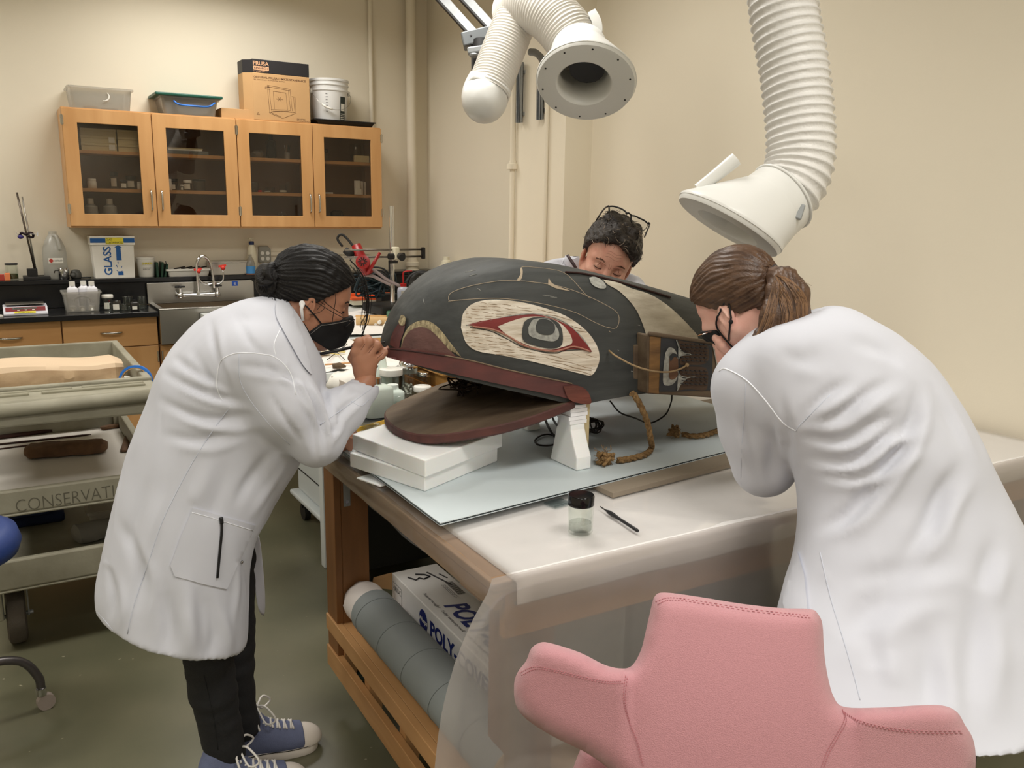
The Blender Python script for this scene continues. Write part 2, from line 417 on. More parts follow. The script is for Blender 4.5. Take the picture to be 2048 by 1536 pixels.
# pipes on the walls
def wallpipe(name, x, y, z0, z1, r, lab, flanges=()):
    t = thing(name, lab, 'pipe', (x, y, z0))
    MB().cyl((x, y, z0), (x, y, z1), r, 16).build('pipe_run', WALL, t, smooth=True, sharp=40)
    for zf in flanges: MB().lathe([(r+.018, 0), (r+.018, .03), (r+.006, .034), (r+.006, .05)], (x, y, zf), n=20).build('coupling', WALL, t, smooth=True, sharp=30)
    return t
wallpipe('wall_pipe', 2.95, 6.44, .0, ZC, .038, 'thick cream drain pipe running up the wall near the corner', (1.02, 1.08, 1.14))
wallpipe('wall_pipe', 2.635, 6.495, 2.2, ZC, .016, 'thin cream conduit going up the wall above the cabinet')
wallpipe('wall_pipe', 2.688, 4.435, .0, ZC, .017, 'thin cream pipe with a small fitting on the edge of the wall column', (1.84,))
wallpipe('wall_pipe', 2.690, 4.08, .0, ZC, .013, 'slim cream conduit beside the galvanised channels')
t = thing('cleanout_fitting', 'cream plastic drain fitting with a screw cap low on the wall', 'pipe', (3.07, 6.03, .9))
MB().lathe([(.045, .9), (.045, 1.13), (.06, 1.13), (.06, 1.165), (.045, 1.17), (.038, 1.2), (.026, 1.21), (.024, 1.235), (.001, 1.237)], (3.055, 6.03, 0), n=18).build('riser', CREAMP, t, smooth=True, sharp=35)
MB().cyl((3.07, 6.03, 1.135), (3.07, 4.3, 1.135), .036, 16).build('branch', CREAMP, t, smooth=True, sharp=35)
MB().cyl((3.07, 5.95, 1.135), (3.07, 5.86, 1.135), .05, 16).build('coupling', CREAMP, t, smooth=True, sharp=35)
GALV = mat('galvanised', (150, 153, 154), rough=.4, metal=.35, var=.15, vscale=30)
def channel(y, z0, z1, lab):
    x = 2.702; m = MB()
    m.box(x-.022, x-.018, y-.021, y+.021, z0, z1); m.box(x-.041, x-.018, y-.021, y-.018, z0, z1); m.box(x-.041, x-.018, y+.018, y+.021, z0, z1)
    m.box(x-.041, x-.038, y-.021, y-.011, z0, z1); m.box(x-.041, x-.038, y+.011, y+.021, z0, z1); m.box(x-.018, x, y-.012, y+.012, z0+.04, z0+.06); m.box(x-.018, x, y-.012, y+.012, z1-.06, z1-.04)
    o = m.build('strut_channel', GALV, None, label=lab, cat='bracket', group=None)
    for zz in np.arange(z0+.05, z1-.04, .11):
        MB().cyl((x-.0225, y, zz), (x-.0215, y, zz), .007, 10).build('slot', RUBBER, o)
    return o
channel(4.345, 2.10, 2.43, 'galvanised slotted channel upright on the column, farther one')
channel(4.125, 2.10, 2.34, 'galvanised slotted channel upright on the column, half behind the fume hood')

# ================================================================== wall cabinets
CX = [.440, .968, 1.515, 2.055, 2.592]; CZ0, CZ1, CYF, CYB = 1.447, 2.197, 6.20, 6.515
HAND = mat('satin_nickel', (190, 186, 176), rough=.25, metal=1)
def handle_bow(parent, a, b, out, r=.005):
    a = np.asarray(a, float); b = np.asarray(b, float); out = np.asarray(out, float); d = b-a
    P = catmull([a, a+out*.75+d*.06, a+out+d*.3, a+out+d*.7, b+out*.75-d*.06, b], 16)
    return MB().tube(P, [r*(1+.35*math.sin(PI*i/16)) for i in range(17)], 8).build('handle', HAND, parent, smooth=True)
def wall_cabinet(xa, xm, xb, lab):
    t = thing('wall_cabinet', lab, 'cabinet', ((xa+xb)/2, CYF, CZ0))
    b = .018
    m = MB().box(xa+.001, xa+b, CYF+.022, CYB, CZ0, CZ1).box(xb-b, xb-.001, CYF+.022, CYB, CZ0, CZ1).box(xm-b/2, xm+b/2, CYF+.022, CYB, CZ0+b, CZ1-b)
    m.box(xa+b, xb-b, CYF+.022, CYB, CZ0, CZ0+b).box(xa+b, xb-b, CYF+.022, CYB, CZ1-b, CZ1)
    m.build('carcass', MAPLE, t, bevel=.001, bseg=1)
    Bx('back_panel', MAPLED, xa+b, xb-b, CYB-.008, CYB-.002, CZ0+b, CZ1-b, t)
    for (p, q) in ((xa+b, xm-b/2), (xm+b/2, xb-b)):
        for zz in (1.678, 1.918): Bx('shelf', MAPLEH, p, q, CYF+.035, CYB-.01, zz, zz+.022, t, bevel=.001, bseg=1)
    for k, (p, q) in enumerate(((xa, xm), (xm, xb))):
        g = .003; p += g; q -= g; st = .083; z0 = CZ0+.012; z1 = CZ1-.008
        def fr8(x0, x1, za, zb, y): return [V(x0, y, za), V(x1, y, za), V(x1, y, zb), V(x0, y, zb)]
        o8 = fr8(p, q, z0, z1, CYF)+fr8(p+st, q-st, z0+.078, z1-.085, CYF)+fr8(p, q, z0, z1, CYF+.02)+fr8(p+st, q-st, z0+.078, z1-.085, CYF+.02); F8 = []
        for i in range(4): j = (i+1) % 4; F8 += [[i, j, 4+j, 4+i], [8+j, 8+i, 12+i, 12+j], [j, i, 8+i, 8+j], [4+i, 4+j, 12+j, 12+i]]
        d = link_mesh('door', o8, F8, MAPLE, t, bevel=.0015, bseg=1)
        Bx('pane', PANE, p+st-.004, q-st+.004, CYF+.011, CYF+.014, z0+.074, z1-.081, d)
        hx = q-.03 if k == 0 else p+.03
        handle_bow(d, (hx, CYF, 1.695), (hx, CYF, 1.563), (0, -.026, 0))
        ex = p-.002 if k == 0 else q+.002
        for hz in (2.085, 1.535):
            MB().cyl((ex, CYF-.004, hz), (ex, CYF-.004, hz+.065), .0055, 8).box(ex-.009, ex+.009, CYF-.002, CYF+.001, hz+.005, hz+.06).build('hinge', HAND, d)
    return t
wall_cabinet(CX[0], CX[1], CX[2], 'maple wall cabinet with two glass doors holding archival boxes and large jugs')
wall_cabinet(CX[2], CX[3], CX[4], 'maple wall cabinet with two glass doors holding glassware, under the tall cardboard box')

# ================================================================== lab counter, base cabinets, sink
def base_cabinet(xa, xb, lab, z1=.885, drawer=True):
    yf = 5.95; t = thing('base_cabinet', lab, 'cabinet', ((xa+xb)/2, yf, 0))
    Bx('carcass', MAPLE, xa+.001, xb-.001, yf+.022, 6.50, .10, z1, t)
    Bx('toe_kick', mat('toe_black', (35, 33, 30), rough=.7), xa+.001, xb-.001, yf+.08, yf+.1, .001, .10, t)
    zt = z1-.006
    if drawer:
        d = Bx('drawer', MAPLEH, xa+.004, xb-.004, yf, yf+.02, .694, zt, t, bevel=.002)
        xm = (xa+xb)/2; handle_bow(d, (xm-.062, yf, .79), (xm+.062, yf, .79), (0, -.03, 0))
        zt = .688
    for (p, q, hx) in ((xa+.004, (xa+xb)/2-.002, 1), ((xa+xb)/2+.002, xb-.004, 0)):
        d = Bx('door', MAPLE, p, q, yf, yf+.02, .11, zt, t, bevel=.002)
        x = q-.03 if hx else p+.03; handle_bow(d, (x, yf, .60), (x, yf, .48), (0, -.028, 0))
        ex = p+.007 if hx else q-.007
        MB().cyl((ex, yf-.003, .58), (ex, yf-.003, .65), .0055, 8).build('hinge', HAND, d)
base_cabinet(-.80, -.242, 'maple base cabinet at the far end of the black counter')
base_cabinet(-.241, .321, 'maple base cabinet below the weighing scale')
base_cabinet(.322, .884, 'maple base cabinet beside the sink, below the basin of bottles')
base_cabinet(.889, 1.60, 'maple base cabinet under the steel sink', .69, False)
base_cabinet(1.605, 2.40, 'maple base cabinet past the sink, behind the white bench')
o = MB().box(-.82, .884, 5.885, 6.33, .887, .92).build('countertop', EPOXY, None, bevel=.003, label='black epoxy countertop holding the scale and basin', cat='countertop')
o = MB().box(1.603, 3.12, 5.885, 6.33, .887, .92).build('countertop', EPOXY, None, bevel=.003, label='black epoxy countertop past the sink, behind the dark haired woman', cat='countertop')
m = MB().box(-.82, 3.12, 6.332, 6.345, .922, 1.079).box(-.82, 3.12, 6.30, 6.518, 1.08, 1.108)
m.build('counter_ledge', EPOXY, None, bevel=.003, label='raised black epoxy ledge running along the back wall', cat='shelf')
# sink
t = thing('steel_sink', 'stainless steel apron sink with a tall backsplash', 'sink', (1.245, 6.1, .70))
SX0, SX1, SYF, SYB = .89, 1.598, 5.885, 6.285
m = MB().box(SX0, SX1, SYF, SYF+.006, .70, .928).box(SX0, SX0+.006, SYF+.006, SYB, .70, .928).box(SX1-.006, SX1, SYF+.006, SYB, .70, .928).box(SX0+.006, SX1-.006, SYF+.006, SYB, .705, .712)
m.build('basin', STEEL, t, bevel=.002)
m = MB().box(SX0-.004, SX1+.004, SYF-.006, SYF+.035, .928, .936).box(SX0-.004, SX0+.03, SYF+.035, SYB, .928, .936).box(SX1-.03, SX1+.004, SYF+.035, SYB, .928, .936)
m.build('rim', STEEL, t, bevel=.003)
MB().prism([(SX0-.01, .93), (SX1+.01, .93), (SX1+.01, 1.055), (SX1-.005, 1.074), (SX0-.01, 1.072)], -SYB-.02, -SYB, R=np.array([[1, 0, 0], [0, 0, -1], [0, 1, 0.]])).build('backsplash', STEEL, t, bevel=.003)
add_label((1.452, SYB-.0, 1.035), (1, 0, 0), (0, 0, 1), .042, .036, mat('blue_sticker', (34, 78, 170), rough=.5), t, .0006, 'sticker')
lettering('e', (1.466, SYB-.001, 1.045), (1, 0, 0), (0, 0, 1), .014, .014, LABELW, t)
# faucet
t = thing('lab_faucet', 'chrome gooseneck lab faucet with black cross handles and red hose cocks', 'faucet', (1.205, SYB, .96))
yf = SYB-.055
m = MB().cyl((1.085, yf, .985), (1.335, yf, .985), .011, 12)
for x in (1.085, 1.335): m.ball((x, yf, .985), .022, n=12, m=8).cyl((x, yf, .985), (x, yf, 1.03), .014, 12).cyl((x, yf, .985), (x, SYB, .985), .014, 12).lathe([(.024, 0), (.024, .006)], (x, SYB-.004, .985), rotx(PI/2), 14)
m.build('body', CHROME, t, smooth=True, sharp=40)
neck = catmull([(1.205, yf, .985), (1.205, yf, 1.12), (1.206, yf, 1.2), (1.228, yf, 1.245), (1.262, yf, 1.25), (1.292, yf, 1.215), (1.308, yf-.0, 1.14), (1.315, yf, 1.06)], 28)
MB().tube(neck, .0095, 10).cyl((1.205, yf, .985), (1.205, yf, 1.0), .017, 12).cyl((1.315, yf, 1.03), (1.315, yf, 1.075), .014, 10).build('gooseneck', CHROME, t, smooth=True, sharp=50)
for x in (1.085, 1.335):
    MB().bar((x-.034, yf, 1.045), (x+.034, yf, 1.045), .014, .012).bar((x, yf-.03, 1.045), (x, yf+.03, 1.045), .014, .012).build('cross_handle', BLACKP, t, bevel=.003)
for (dx, zt) in ((-.10, 1.165), (.068, 1.185)):
    P = catmull([(1.315, yf, 1.065), (1.315+dx*.45, yf, 1.055), (1.315+dx*.95, yf, 1.085), (1.315+dx, yf, zt-.03)], 14)
    MB().tube(P, .006, 8).build('side_tube', CHROME, t, smooth=True)
    MB().ball((1.315+dx, yf, zt-.015), .017, n=10, m=6).bar((1.315+dx-.03, yf, zt-.005), (1.315+dx+.022, yf, zt+.002), .012, .014).build('hose_cock', mat('red_cock', (214, 60, 48), rough=.35), t, smooth=True, sharp=40)

# ================================================================== small things: makers
def jar(name, x, y, z, r, h, lab, cat='jar', lidm=None, body=None, lidh=.25, content=None, fill=.4, group=None, neck=.85, label=None, n=16, ldir=None, wall=.06):
    t = thing(name, lab, cat, (x, y, z), group); hb = h*(1-lidh)
    MB().lathe([(r*.9, 0), (r, h*.04), (r, hb*.86), (r*neck, hb), (r*neck-wall*r, hb), (r*(1-wall), hb*.84), (r*(1-wall), h*.06), (.0005, h*.05)], (x, y, z), n=n).build('body', body or GLASS, t, smooth=True, sharp=50)
    if lidm: MB().lathe([(r*neck*1.08, hb-.001), (r*neck*1.1, hb+.002), (r*neck*1.1, h-.003), (r*neck*1.02, h), (.0005, h)], (x, y, z), n=n).build('lid', lidm, t, smooth=True, sharp=50)
    if content: MB().lathe([(.0005, h*.07), (r*(1-wall)*.97, h*.075), (r*(1-wall)*.97, hb*fill), (.0005, hb*fill+.002)], (x, y, z), n=n).build('contents', content, t, smooth=True, sharp=50)
    if label:
        # curved paper label facing the room: (z0 frac, z1 frac, half angle, material)
        z0, z1, ha, lm = label; d = V(*ldir) if ldir is not None else V(-.35, -1, 0); a0 = math.atan2(d[1], d[0]); P = []
        for zz in (z0, z1): P.append([V(x+(r+.0008)*math.cos(a0+ha*(2*k/6-1)), y+(r+.0008)*math.sin(a0+ha*(2*k/6-1)), z+h*zz) for k in range(7)])
        MB().grid(np.array(P)).build('label', lm, t, smooth=True)
    return t
def squarebottle(name, x, y, z, wx, wy, h, lab, body, cap, cat='bottle', sh=.72, capr=.3, capm=None, group=None, lblm=None):
    t = thing(name, lab, cat, (x, y, z), group); m = MB(); rings = []
    for (s, zz) in ((.92, 0), (1, .02), (1, sh), (.93, sh+.05), (.6, sh+.1), (capr*1.2, sh+.12), (capr*1.1, .9)):
        rings.append([V(x+wx/2*s*math.copysign(abs(math.cos(a))**.45, math.cos(a)), y+wy/2*s*math.copysign(abs(math.sin(a))**.45, math.sin(a)), z+h*zz) for a in np.arange(0, 2*PI-.01, PI/10)])
    m.ring_loft(rings).build('body', body, t, smooth=True, sharp=60)
    MB().lathe([(capr*wx/2*1.25, h*.86), (capr*wx/2*1.25, h), (.0005, h)], (x, y, z), n=14).build('cap', cap, t, smooth=True, sharp=40)
    if lblm: add_label((x-wx*.36, y-wy/2, z+h*.15), (1, 0, 0), (0, 0, 1), wx*.6, h*.3, lblm, t, .001)
    return t

# ---- on top of the wall cabinets
ZT = CZ1+.0005
def tub(name, xa, xb, ya, yb, z, h, lab, m_, taper=.92, rim=.012, cat='storage box', wall=.003):
    t = thing(name, lab, cat, ((xa+xb)/2, (ya+yb)/2, z)); cx, cy = (xa+xb)/2, (ya+yb)/2
    def ring(s, zz, e=0):
        hx, hy = (xb-xa)/2*s+e, (yb-ya)/2*s+e; c = .02; out = []
        for (sx, sy) in ((1, 1), (-1, 1), (-1, -1), (1, -1)):
            a0 = {(1, 1): 0, (-1, 1): PI/2, (-1, -1): PI, (1, -1): 3*PI/2}[(sx, sy)]
            for k in range(4): a = a0+k*PI/6; out.append(V(cx+sx*(hx-c)+c*math.cos(a), cy+sy*(hy-c)+c*math.sin(a), zz))
        return out
    MB().ring_loft([ring(taper, z), ring(1, z+h-.012), ring(1, z+h-.012, rim), ring(1, z+h, rim), ring(1, z+h, -.002), ring(taper, z+.004, -wall)]).build('tub_body', m_, t, smooth=True, sharp=35)
    return t
t = tub('plastic_bin', .50, .865, 6.235, 6.50, ZT, .135, 'open frosted plastic bin on top of the cabinet, no lid', CLEARP)
MB().tube([V(.70+.028*math.cos(a), 6.233, ZT+.082+.028*math.sin(a)) for a in np.linspace(-1.9, .9, 14)], [.0015+.0035*math.sin(PI*i/13) for i in range(14)], 6).build('moulded_crescent', WHITEP, t)
Bx('loose_parts', KRAFT, .58, .66, 6.28, 6.36, ZT+.006, ZT+.02, t); Bx('loose_parts', mat('brown_bits', (120, 92, 66), rough=.7), .68, .78, 6.27, 6.31, ZT+.006, ZT+.013, t)
t = tub('lidded_bin', 1.045, 1.41, 6.235, 6.50, ZT, .115, 'clear plastic storage box with a dark green lid and blue clamp handle', CLEARP, .9)
Bx('lid', mat('green_lid', (22, 82, 66), rough=.4), 1.005, 1.437, 6.205, 6.515, ZT+.1155, ZT+.135, t, bevel=.006)
MB().tube(catmull([(1.12, 6.222, ZT+.085), (1.15, 6.205, ZT+.062), (1.25, 6.2, ZT+.058), (1.34, 6.205, ZT+.062), (1.385, 6.222, ZT+.09)], 16), .006, 8).build('clamp_handle', BLUEP, t, smooth=True)
t = thing('flat_carton', 'low plain cardboard carton next to the green lidded box', 'box', (1.535, 6.35, ZT))
m = Bx('carton_body', KRAFT, 1.432, 1.640, 6.25, 6.46, ZT, ZT+.066, t, bevel=.002); Bx('flap_seam', mat('tan_tape', (182, 142, 96), rough=.5), 1.432, 1.640, 6.345, 6.365, ZT+.0662, ZT+.067, t)
# tall printed cardboard box (slightly turned)
a = thing('printer_box', 'tall kraft cardboard box with a black printed top band and a line drawing', 'box', (1.84, 6.34, ZT))
bx0, bx1, by0, by1, bh = 1.648, 2.052, 6.222, 6.43, .405
mB = mat('box_black_print', (34, 32, 34), rough=.55)
MB().box(bx0, bx1, by0, by1, ZT, ZT+bh-.09).build('box_body', KRAFT, a, bevel=.003)
MB().box(bx0, bx1, by0, by1, ZT+bh-.09, ZT+bh).build('top_band', mB, a, bevel=.004)
MB().prism([(bx0-.055, by0+.05), (bx0, by0+.002), (bx0, by1-.002), (bx0-.055, by1-.03)], ZT, ZT+bh-.092).build('side_bulge', KRAFT, a)
MB().prism([(bx0-.055, by0+.05), (bx0, by0+.002), (bx0, by1-.002), (bx0-.055, by1-.03)], ZT+bh-.092, ZT+bh-.006).build('side_band', mB, a)
PR = mat('peach_print', (222, 168, 128), rough=.6); BR = mat('brown_print', (92, 62, 42), rough=.7)
U = (0, 0, 1); R_ = (1, 0, 0); yb_ = by0
lettering('PRUSA', (bx0+.008, yb_, ZT+.365), R_, U, .108, .026, PR, a, bold=.02)
add_label((bx0+.008, yb_, ZT+.333), R_, U, .108, .026, PR, a, .0008, 'print_block')
lettering('RESEARCH', (bx0+.014, yb_-.0006, ZT+.339), R_, U, .094, .014, mB, a, bold=.02)
lettering('BY JOSEF PRUSA', (bx0+.008, yb_, ZT+.320), R_, U, .104, .008, PR, a)
lettering('ORIGINAL PRUSA i3 MK3S STAVEBNICE', (bx0+.008, yb_, ZT+.279), R_, U, .37, .014, BR, a, bold=.015)
lettering('3D TISKARNA / 3D PRINTER 3D TISK', (bx0+.008, yb_, ZT+.266), R_, U, .22, .007, BR, a)
lettering('PRINTED\nPACKAGING', (bx1-.1, yb_, ZT+.006), R_, U, .09, .02, BR, a)
def ln(m, p, q, w=.0016): m.bar((p[0], yb_-.0006, ZT+p[1]), (q[0], yb_-.0006, ZT+q[1]), .0008, w, (1, 0, 0.001))
m = MB(); ox = bx0
for p, q in (((.09, .235), (.10, .05)), ((.10, .235), (.115, .06)), ((.09, .238), (.255, .222)), ((.09, .228), (.255, .212)), ((.25, .222), (.262, .075)), ((.238, .216), (.25, .075)),
             ((.262, .175), (.285, .172)), ((.285, .172), (.29, .06)), ((.275, .17), (.28, .07)), ((.095, .055), (.19, .07)), ((.19, .07), (.285, .065)), ((.10, .05), (.19, .02)), ((.19, .02), (.285, .06)),
             ((.10, .058), (.18, .03)), ((.18, .03), (.18, .02)), ((.13, .2), (.22, .195)), ((.13, .2), (.135, .08)), ((.22, .195), (.228, .08)), ((.075, .225), (.11, .225)), ((.075, .212), (.11, .21)), ((.075, .225), (.075, .212)),
             ((.11, .075), (.25, .08)), ((.12, .065), (.24, .072)), ((.15, .15), (.2, .148)), ((.16, .165), (.185, .135)), ((.185, .165), (.16, .135)), ((.01, .035), (.028, .035)), ((.01, .035), (.018, .05)), ((.028, .035), (.018, .05))):
    ln(m, (ox+p[0]+.01, p[1]), (ox+q[0]+.01, q[1]))
m.build('line_drawing', BR, a)
# bucket on a black tray
t = thing('black_tray', 'shallow black plastic tray lying under the white bucket', 'tray', (2.31, 6.36, ZT))
MB().box(2.12, 2.53, 6.235, 6.49, ZT, ZT+.004).box(2.08, 2.555, 6.21, 6.226, ZT+.028, ZT+.036).box(2.08, 2.096, 6.226, 6.5, ZT+.028, ZT+.036).box(2.539, 2.555, 6.226, 6.5, ZT+.028, ZT+.036).box(2.096, 2.539, 6.485, 6.5, ZT+.028, ZT+.036).build('tray_rim', BLACKP, t, bevel=.003)
m = MB(); m.add([V(2.12, 6.235, ZT+.002), V(2.53, 6.235, ZT+.002), V(2.545, 6.22, ZT+.03), V(2.09, 6.22, ZT+.03)], [[0, 1, 2, 3]]).add([V(2.12, 6.235, ZT+.002), V(2.12, 6.49, ZT+.002), V(2.09, 6.495, ZT+.03), V(2.09, 6.22, ZT+.03)], [[0, 1, 2, 3]]).add([V(2.53, 6.235, ZT+.002), V(2.53, 6.49, ZT+.002), V(2.545, 6.495, ZT+.03), V(2.545, 6.22, ZT+.03)], [[0, 1, 2, 3]]).build('tray_side', BLACKP, t)
bz = ZT+.0045; bc = (2.245, 6.36)
t = thing('bucket', 'white plastic bucket with a wire bail handle standing on a black tray', 'bucket', (bc[0], bc[1], bz))
MB().lathe([(.118, 0), (.121, .006), (.136, .235), (.142, .24), (.142, .25), (.137, .252), (.139, .275), (.145, .278), (.145, .286), (.14, .288), (.141, .305), (.147, .308), (.147, .322), (.141, .324), (.138, .3), (.118, .01), (.0005, .008)], (*bc, bz), n=36).build('bucket_body', mat('bucket_white', (226, 226, 224), rough=.35), t, smooth=True, sharp=35)
P = [V(bc[0]+.147*math.cos(a)*1.0, bc[1]-.02-.135*abs(math.sin(a))**.7, bz+.235-.135*math.sin(a)) for a in np.linspace(0, PI, 24)]
MB().tube(P, .0018, 6).build('bail_wire', STEEL, t, smooth=True)
MB().tube(P[13:18], .008, 8).build('grip', WHITEP, t, smooth=True)
for sx in (-1, 1): MB().box(bc[0]+sx*.146-.008, bc[0]+sx*.146+.008, bc[1]-.035, bc[1]-.008, bz+.22, bz+.25).build('bail_ear', WHITEP, t, bevel=.003)
m = MB(); a0 = -1.06
def onb(a, z): r = .1215+.0145*z/.235+.0007; return V(bc[0]+r*math.cos(a), bc[1]+r*math.sin(a), bz+z)
m.grid(np.array([[onb(a0+da, z) for da in np.linspace(-.2, .2, 5)] for z in (.03, .2)])).build('warning_label', mat('dark_label', (44, 52, 48), rough=.6), t)
m = MB(); m.grid(np.array([[onb(a0+da, z)+V(0, -.0006, 0) for da in np.linspace(-.15, .15, 5)] for z in (.1, .15)])); 
for z in (.04, .052, .064, .076): m.grid(np.array([[onb(a0+da, zz)+V(0, -.0006, 0) for da in np.linspace(-.16, .16, 5)] for zz in (z, z+.005)]))
m.build('label_print', LABELW, t)
m = MB()
for k, z in enumerate(np.linspace(.09, .21, 7)): m.grid(np.array([[onb(-2.05+da, zz) for da in np.linspace(-.05, .05+.05*(k % 2), 3)] for zz in (z, z+.003)]))
m.build('volume_marks', INK, t)

# ---- inside the wall cabinets
ARCH = mat('archival_board', (206, 192, 150), rough=.7)
z0 = 1.9405
for col_, (xa, xb) in enumerate(((.545, .752), (.762, .885))):
    for k in range(3):
        zz = z0+k*.046
        lb = '%s tan archival box in the %s stack behind the glass' % (('bottom', 'middle', 'top')[k], ('wide', 'narrow')[col_])
        t = thing('archival_box', lb, 'box', ((xa+xb)/2, 6.35, zz), 'flat archival boxes on the top shelf')
        Bx('box_base', ARCH, xa, xb, 6.25, 6.45, zz, zz+.030, t); Bx('box_lid', ARCH, xa-.002, xb+.002, 6.247, 6.453, zz+.0302, zz+.045, t, bevel=.001, bseg=1)
        if col_ == 0 and k < 2: add_label((xb-.045, 6.247, zz+.006), R_, U, .036, .034, LABELW, t, .0012)
def cab(xx, shelf): return {0: CZ0+.0185, 1: 1.7005, 2: 1.9405}[shelf]
AMB = mat('dark_liquid', (40, 38, 36), rough=.3)
LB = (.15, .62, .7, LABELW); LS = (.1, .5, .5, LABELW)
jar('storage_jar', .592, 6.29, cab(0, 1), .028, .062, 'small white jar with a white lid behind the first glass door', lidm=WHITEP, body=WHITEP)
jar('storage_jar', .735, 6.35, cab(0, 1), .026, .112, 'taller clear jar with a dark lid behind the first glass door', lidm=DARKM, label=LB)
jar('storage_jar', .782, 6.26, cab(0, 1), .024, .058, 'small clear labelled jar at the front of the middle shelf', lidm=DARKM, label=LB)
jar('storage_jar', .835, 6.33, cab(0, 1), .036, .088, 'wide clear labelled jar with a black lid on the middle shelf', lidm=DARKM, label=LB)
jar('storage_jar', .880, 6.27, cab(0, 1), .018, .05, 'little white capped jar half behind the door frame', lidm=WHITEP, body=WHITEP)
for x, lb in ((.575, 'clear round jug with a hazard diamond label at the cabinet edge'), (.69, 'clear round jug with a wide white label on the bottom shelf')):
    t = jar('reagent_jug', x, 6.30, cab(0, 0), .042, .17, lb, 'bottle', lidm=WHITEP, body=MILK, neck=.42, lidh=.2, label=(.05, .3, .55, LABELW))
    rd = mat('hazard_red', (186, 60, 50), rough=.5); bl = mat('hazard_blue', (50, 70, 140), rough=.5)
    p = V(x-.01, 6.256, cab(0, 0)+.028)
    MB().add([p+V(0, 0, .012), p+V(.011, 0, 0), p+V(0, 0, -.012), p+V(-.011, 0, 0)], [[0, 3, 2, 1]]).build('hazard_diamond', rd, t)
t = thing('flat_tray', 'dark flat tray lying at the bottom of the first cabinet', 'tray', (.82, 6.3, cab(0, 0))); Bx('tray_base', DARKM, .76, .9, 6.24, 6.4, cab(0, 0), cab(0, 0)+.01, t); Bx('tray_lid', CLEARP, .762, .898, 6.242, 6.398, cab(0, 0)+.0102, cab(0, 0)+.02, t)
t = thing('document_stack', 'cream folders lying on a grey box on the top shelf', 'folder', (1.15, 6.33, cab(1, 2)))
Bx('folder', PAPER, 1.07, 1.29, 6.25, 6.45, cab(1, 2)+.0255, cab(1, 2)+.034, t); Bx('folder', ARCH, 1.065, 1.295, 6.25, 6.45, cab(1, 2)+.0345, cab(1, 2)+.042, t)
Bx('grey_box', mat('grey_card', (104, 108, 106), rough=.6), 1.06, 1.33, 6.24, 6.46, cab(1, 2), cab(1, 2)+.025, None, label='flat grey box under the cream folders', cat='box', bevel=.002)
jar('storage_jar', 1.065, 6.28, cab(1, 1), .02, .075, 'narrow white jar at the edge behind the second glass door', lidm=WHITEP, body=WHITEP)
jar('storage_jar', 1.105, 6.34, cab(1, 1), .034, .078, 'clear jar with a dark lid and a small white label, second cabinet door', lidm=DARKM, label=LS)
jar('storage_jar', 1.145, 6.25, cab(1, 1), .014, .038, 'tiny clear vial in front of the jars', lidm=WHITEP, label=LS)
jar('storage_jar', 1.19, 6.3, cab(1, 1), .03, .07, 'clear jar with a white lid and large label, second cabinet door', lidm=WHITEP, label=LB)
jar('storage_jar', 1.275, 6.34, cab(1, 1), .042, .08, 'wide clear jar with a flat black lid, second cabinet door', lidm=DARKM, lidh=.15, neck=1)
t = thing('paper_scrap', 'crumpled white labels at the bottom of the second cabinet', 'paper', (1.25, 6.28, cab(1, 0))); Bx('paper', PAPER, 1.22, 1.275, 6.26, 6.3, cab(1, 0), cab(1, 0)+.008, t); Bx('marker', BLACKP, 1.265, 1.285, 6.25, 6.31, cab(1, 0)+.0085, cab(1, 0)+.018, t)
# third door
jar('amber_bottle', 1.79, 6.34, cab(2, 2), .036, .17, 'tall dark round bottle on the top shelf', 'bottle', lidm=BLACKP, body=mat('dark_glass', (30, 34, 34), rough=.15), neck=.4, lidh=.18)
t = thing('plastic_bag', 'crumpled clear plastic bag on the top shelf', 'bag', (1.68, 6.3, cab(2, 2)))
m = MB(); m.ball((1.68, 6.3, cab(2, 2)+.028), (.045, .035, .026), n=16, m=10); m.v = [p+V(*[noise.noise(Vector((p*60).tolist())+Vector((k, 0, 0)))*.010 for k in (0, 9, 18)]) for p in m.v]; m.v = [V(p[0], p[1], max(p[2], cab(2, 2)+.0005)) for p in m.v]; m.build('bag_film', CLEARP, t)
t = jar('brush_cup', 1.895, 6.3, cab(2, 2), .02, .05, 'small cup holding thin tools on the top shelf', 'cup', body=MILK, lidh=.02)
for k in range(4): MB().cyl((1.895+.004*k-.006, 6.3, cab(2, 2)+.006), (1.885+.014*k-.006, 6.305, cab(2, 2)+.1), .0018, 6).build('tool', (WHITEP, MAPLE, GREENP, DARKM)[k], t)
for k, (x, y, r, h, lb) in enumerate([(1.655, 6.36, .04, .085, 'rectangular looking clear beaker at the back, third door'), (1.72, 6.26, .013, .03, 'tiny glass vial, first in the front row'), (1.745, 6.3, .018, .045, 'small glass vial with pale contents'),
                                      (1.775, 6.28, .016, .04, 'small glass vial beside the tall flask'), (1.855, 6.3, .028, .07, 'round glass flask with a white stopper'), (1.905, 6.34, .02, .09, 'tall narrow glass flask near the door frame')]):
    jar('glass_vessel', x, y, cab(2, 1), r, h, lb, 'glassware', neck=.35 if k > 3 else .9, content=WHITEP if k in (1, 2, 4) else None, fill=.3, lidh=.1)
Bx('red_stopper', REDP, 1.665, 1.69, 6.26, 6.285, cab(2, 1), cab(2, 1)+.014, None, label='small red stopper on the glassware shelf', cat='stopper', bevel=.004)
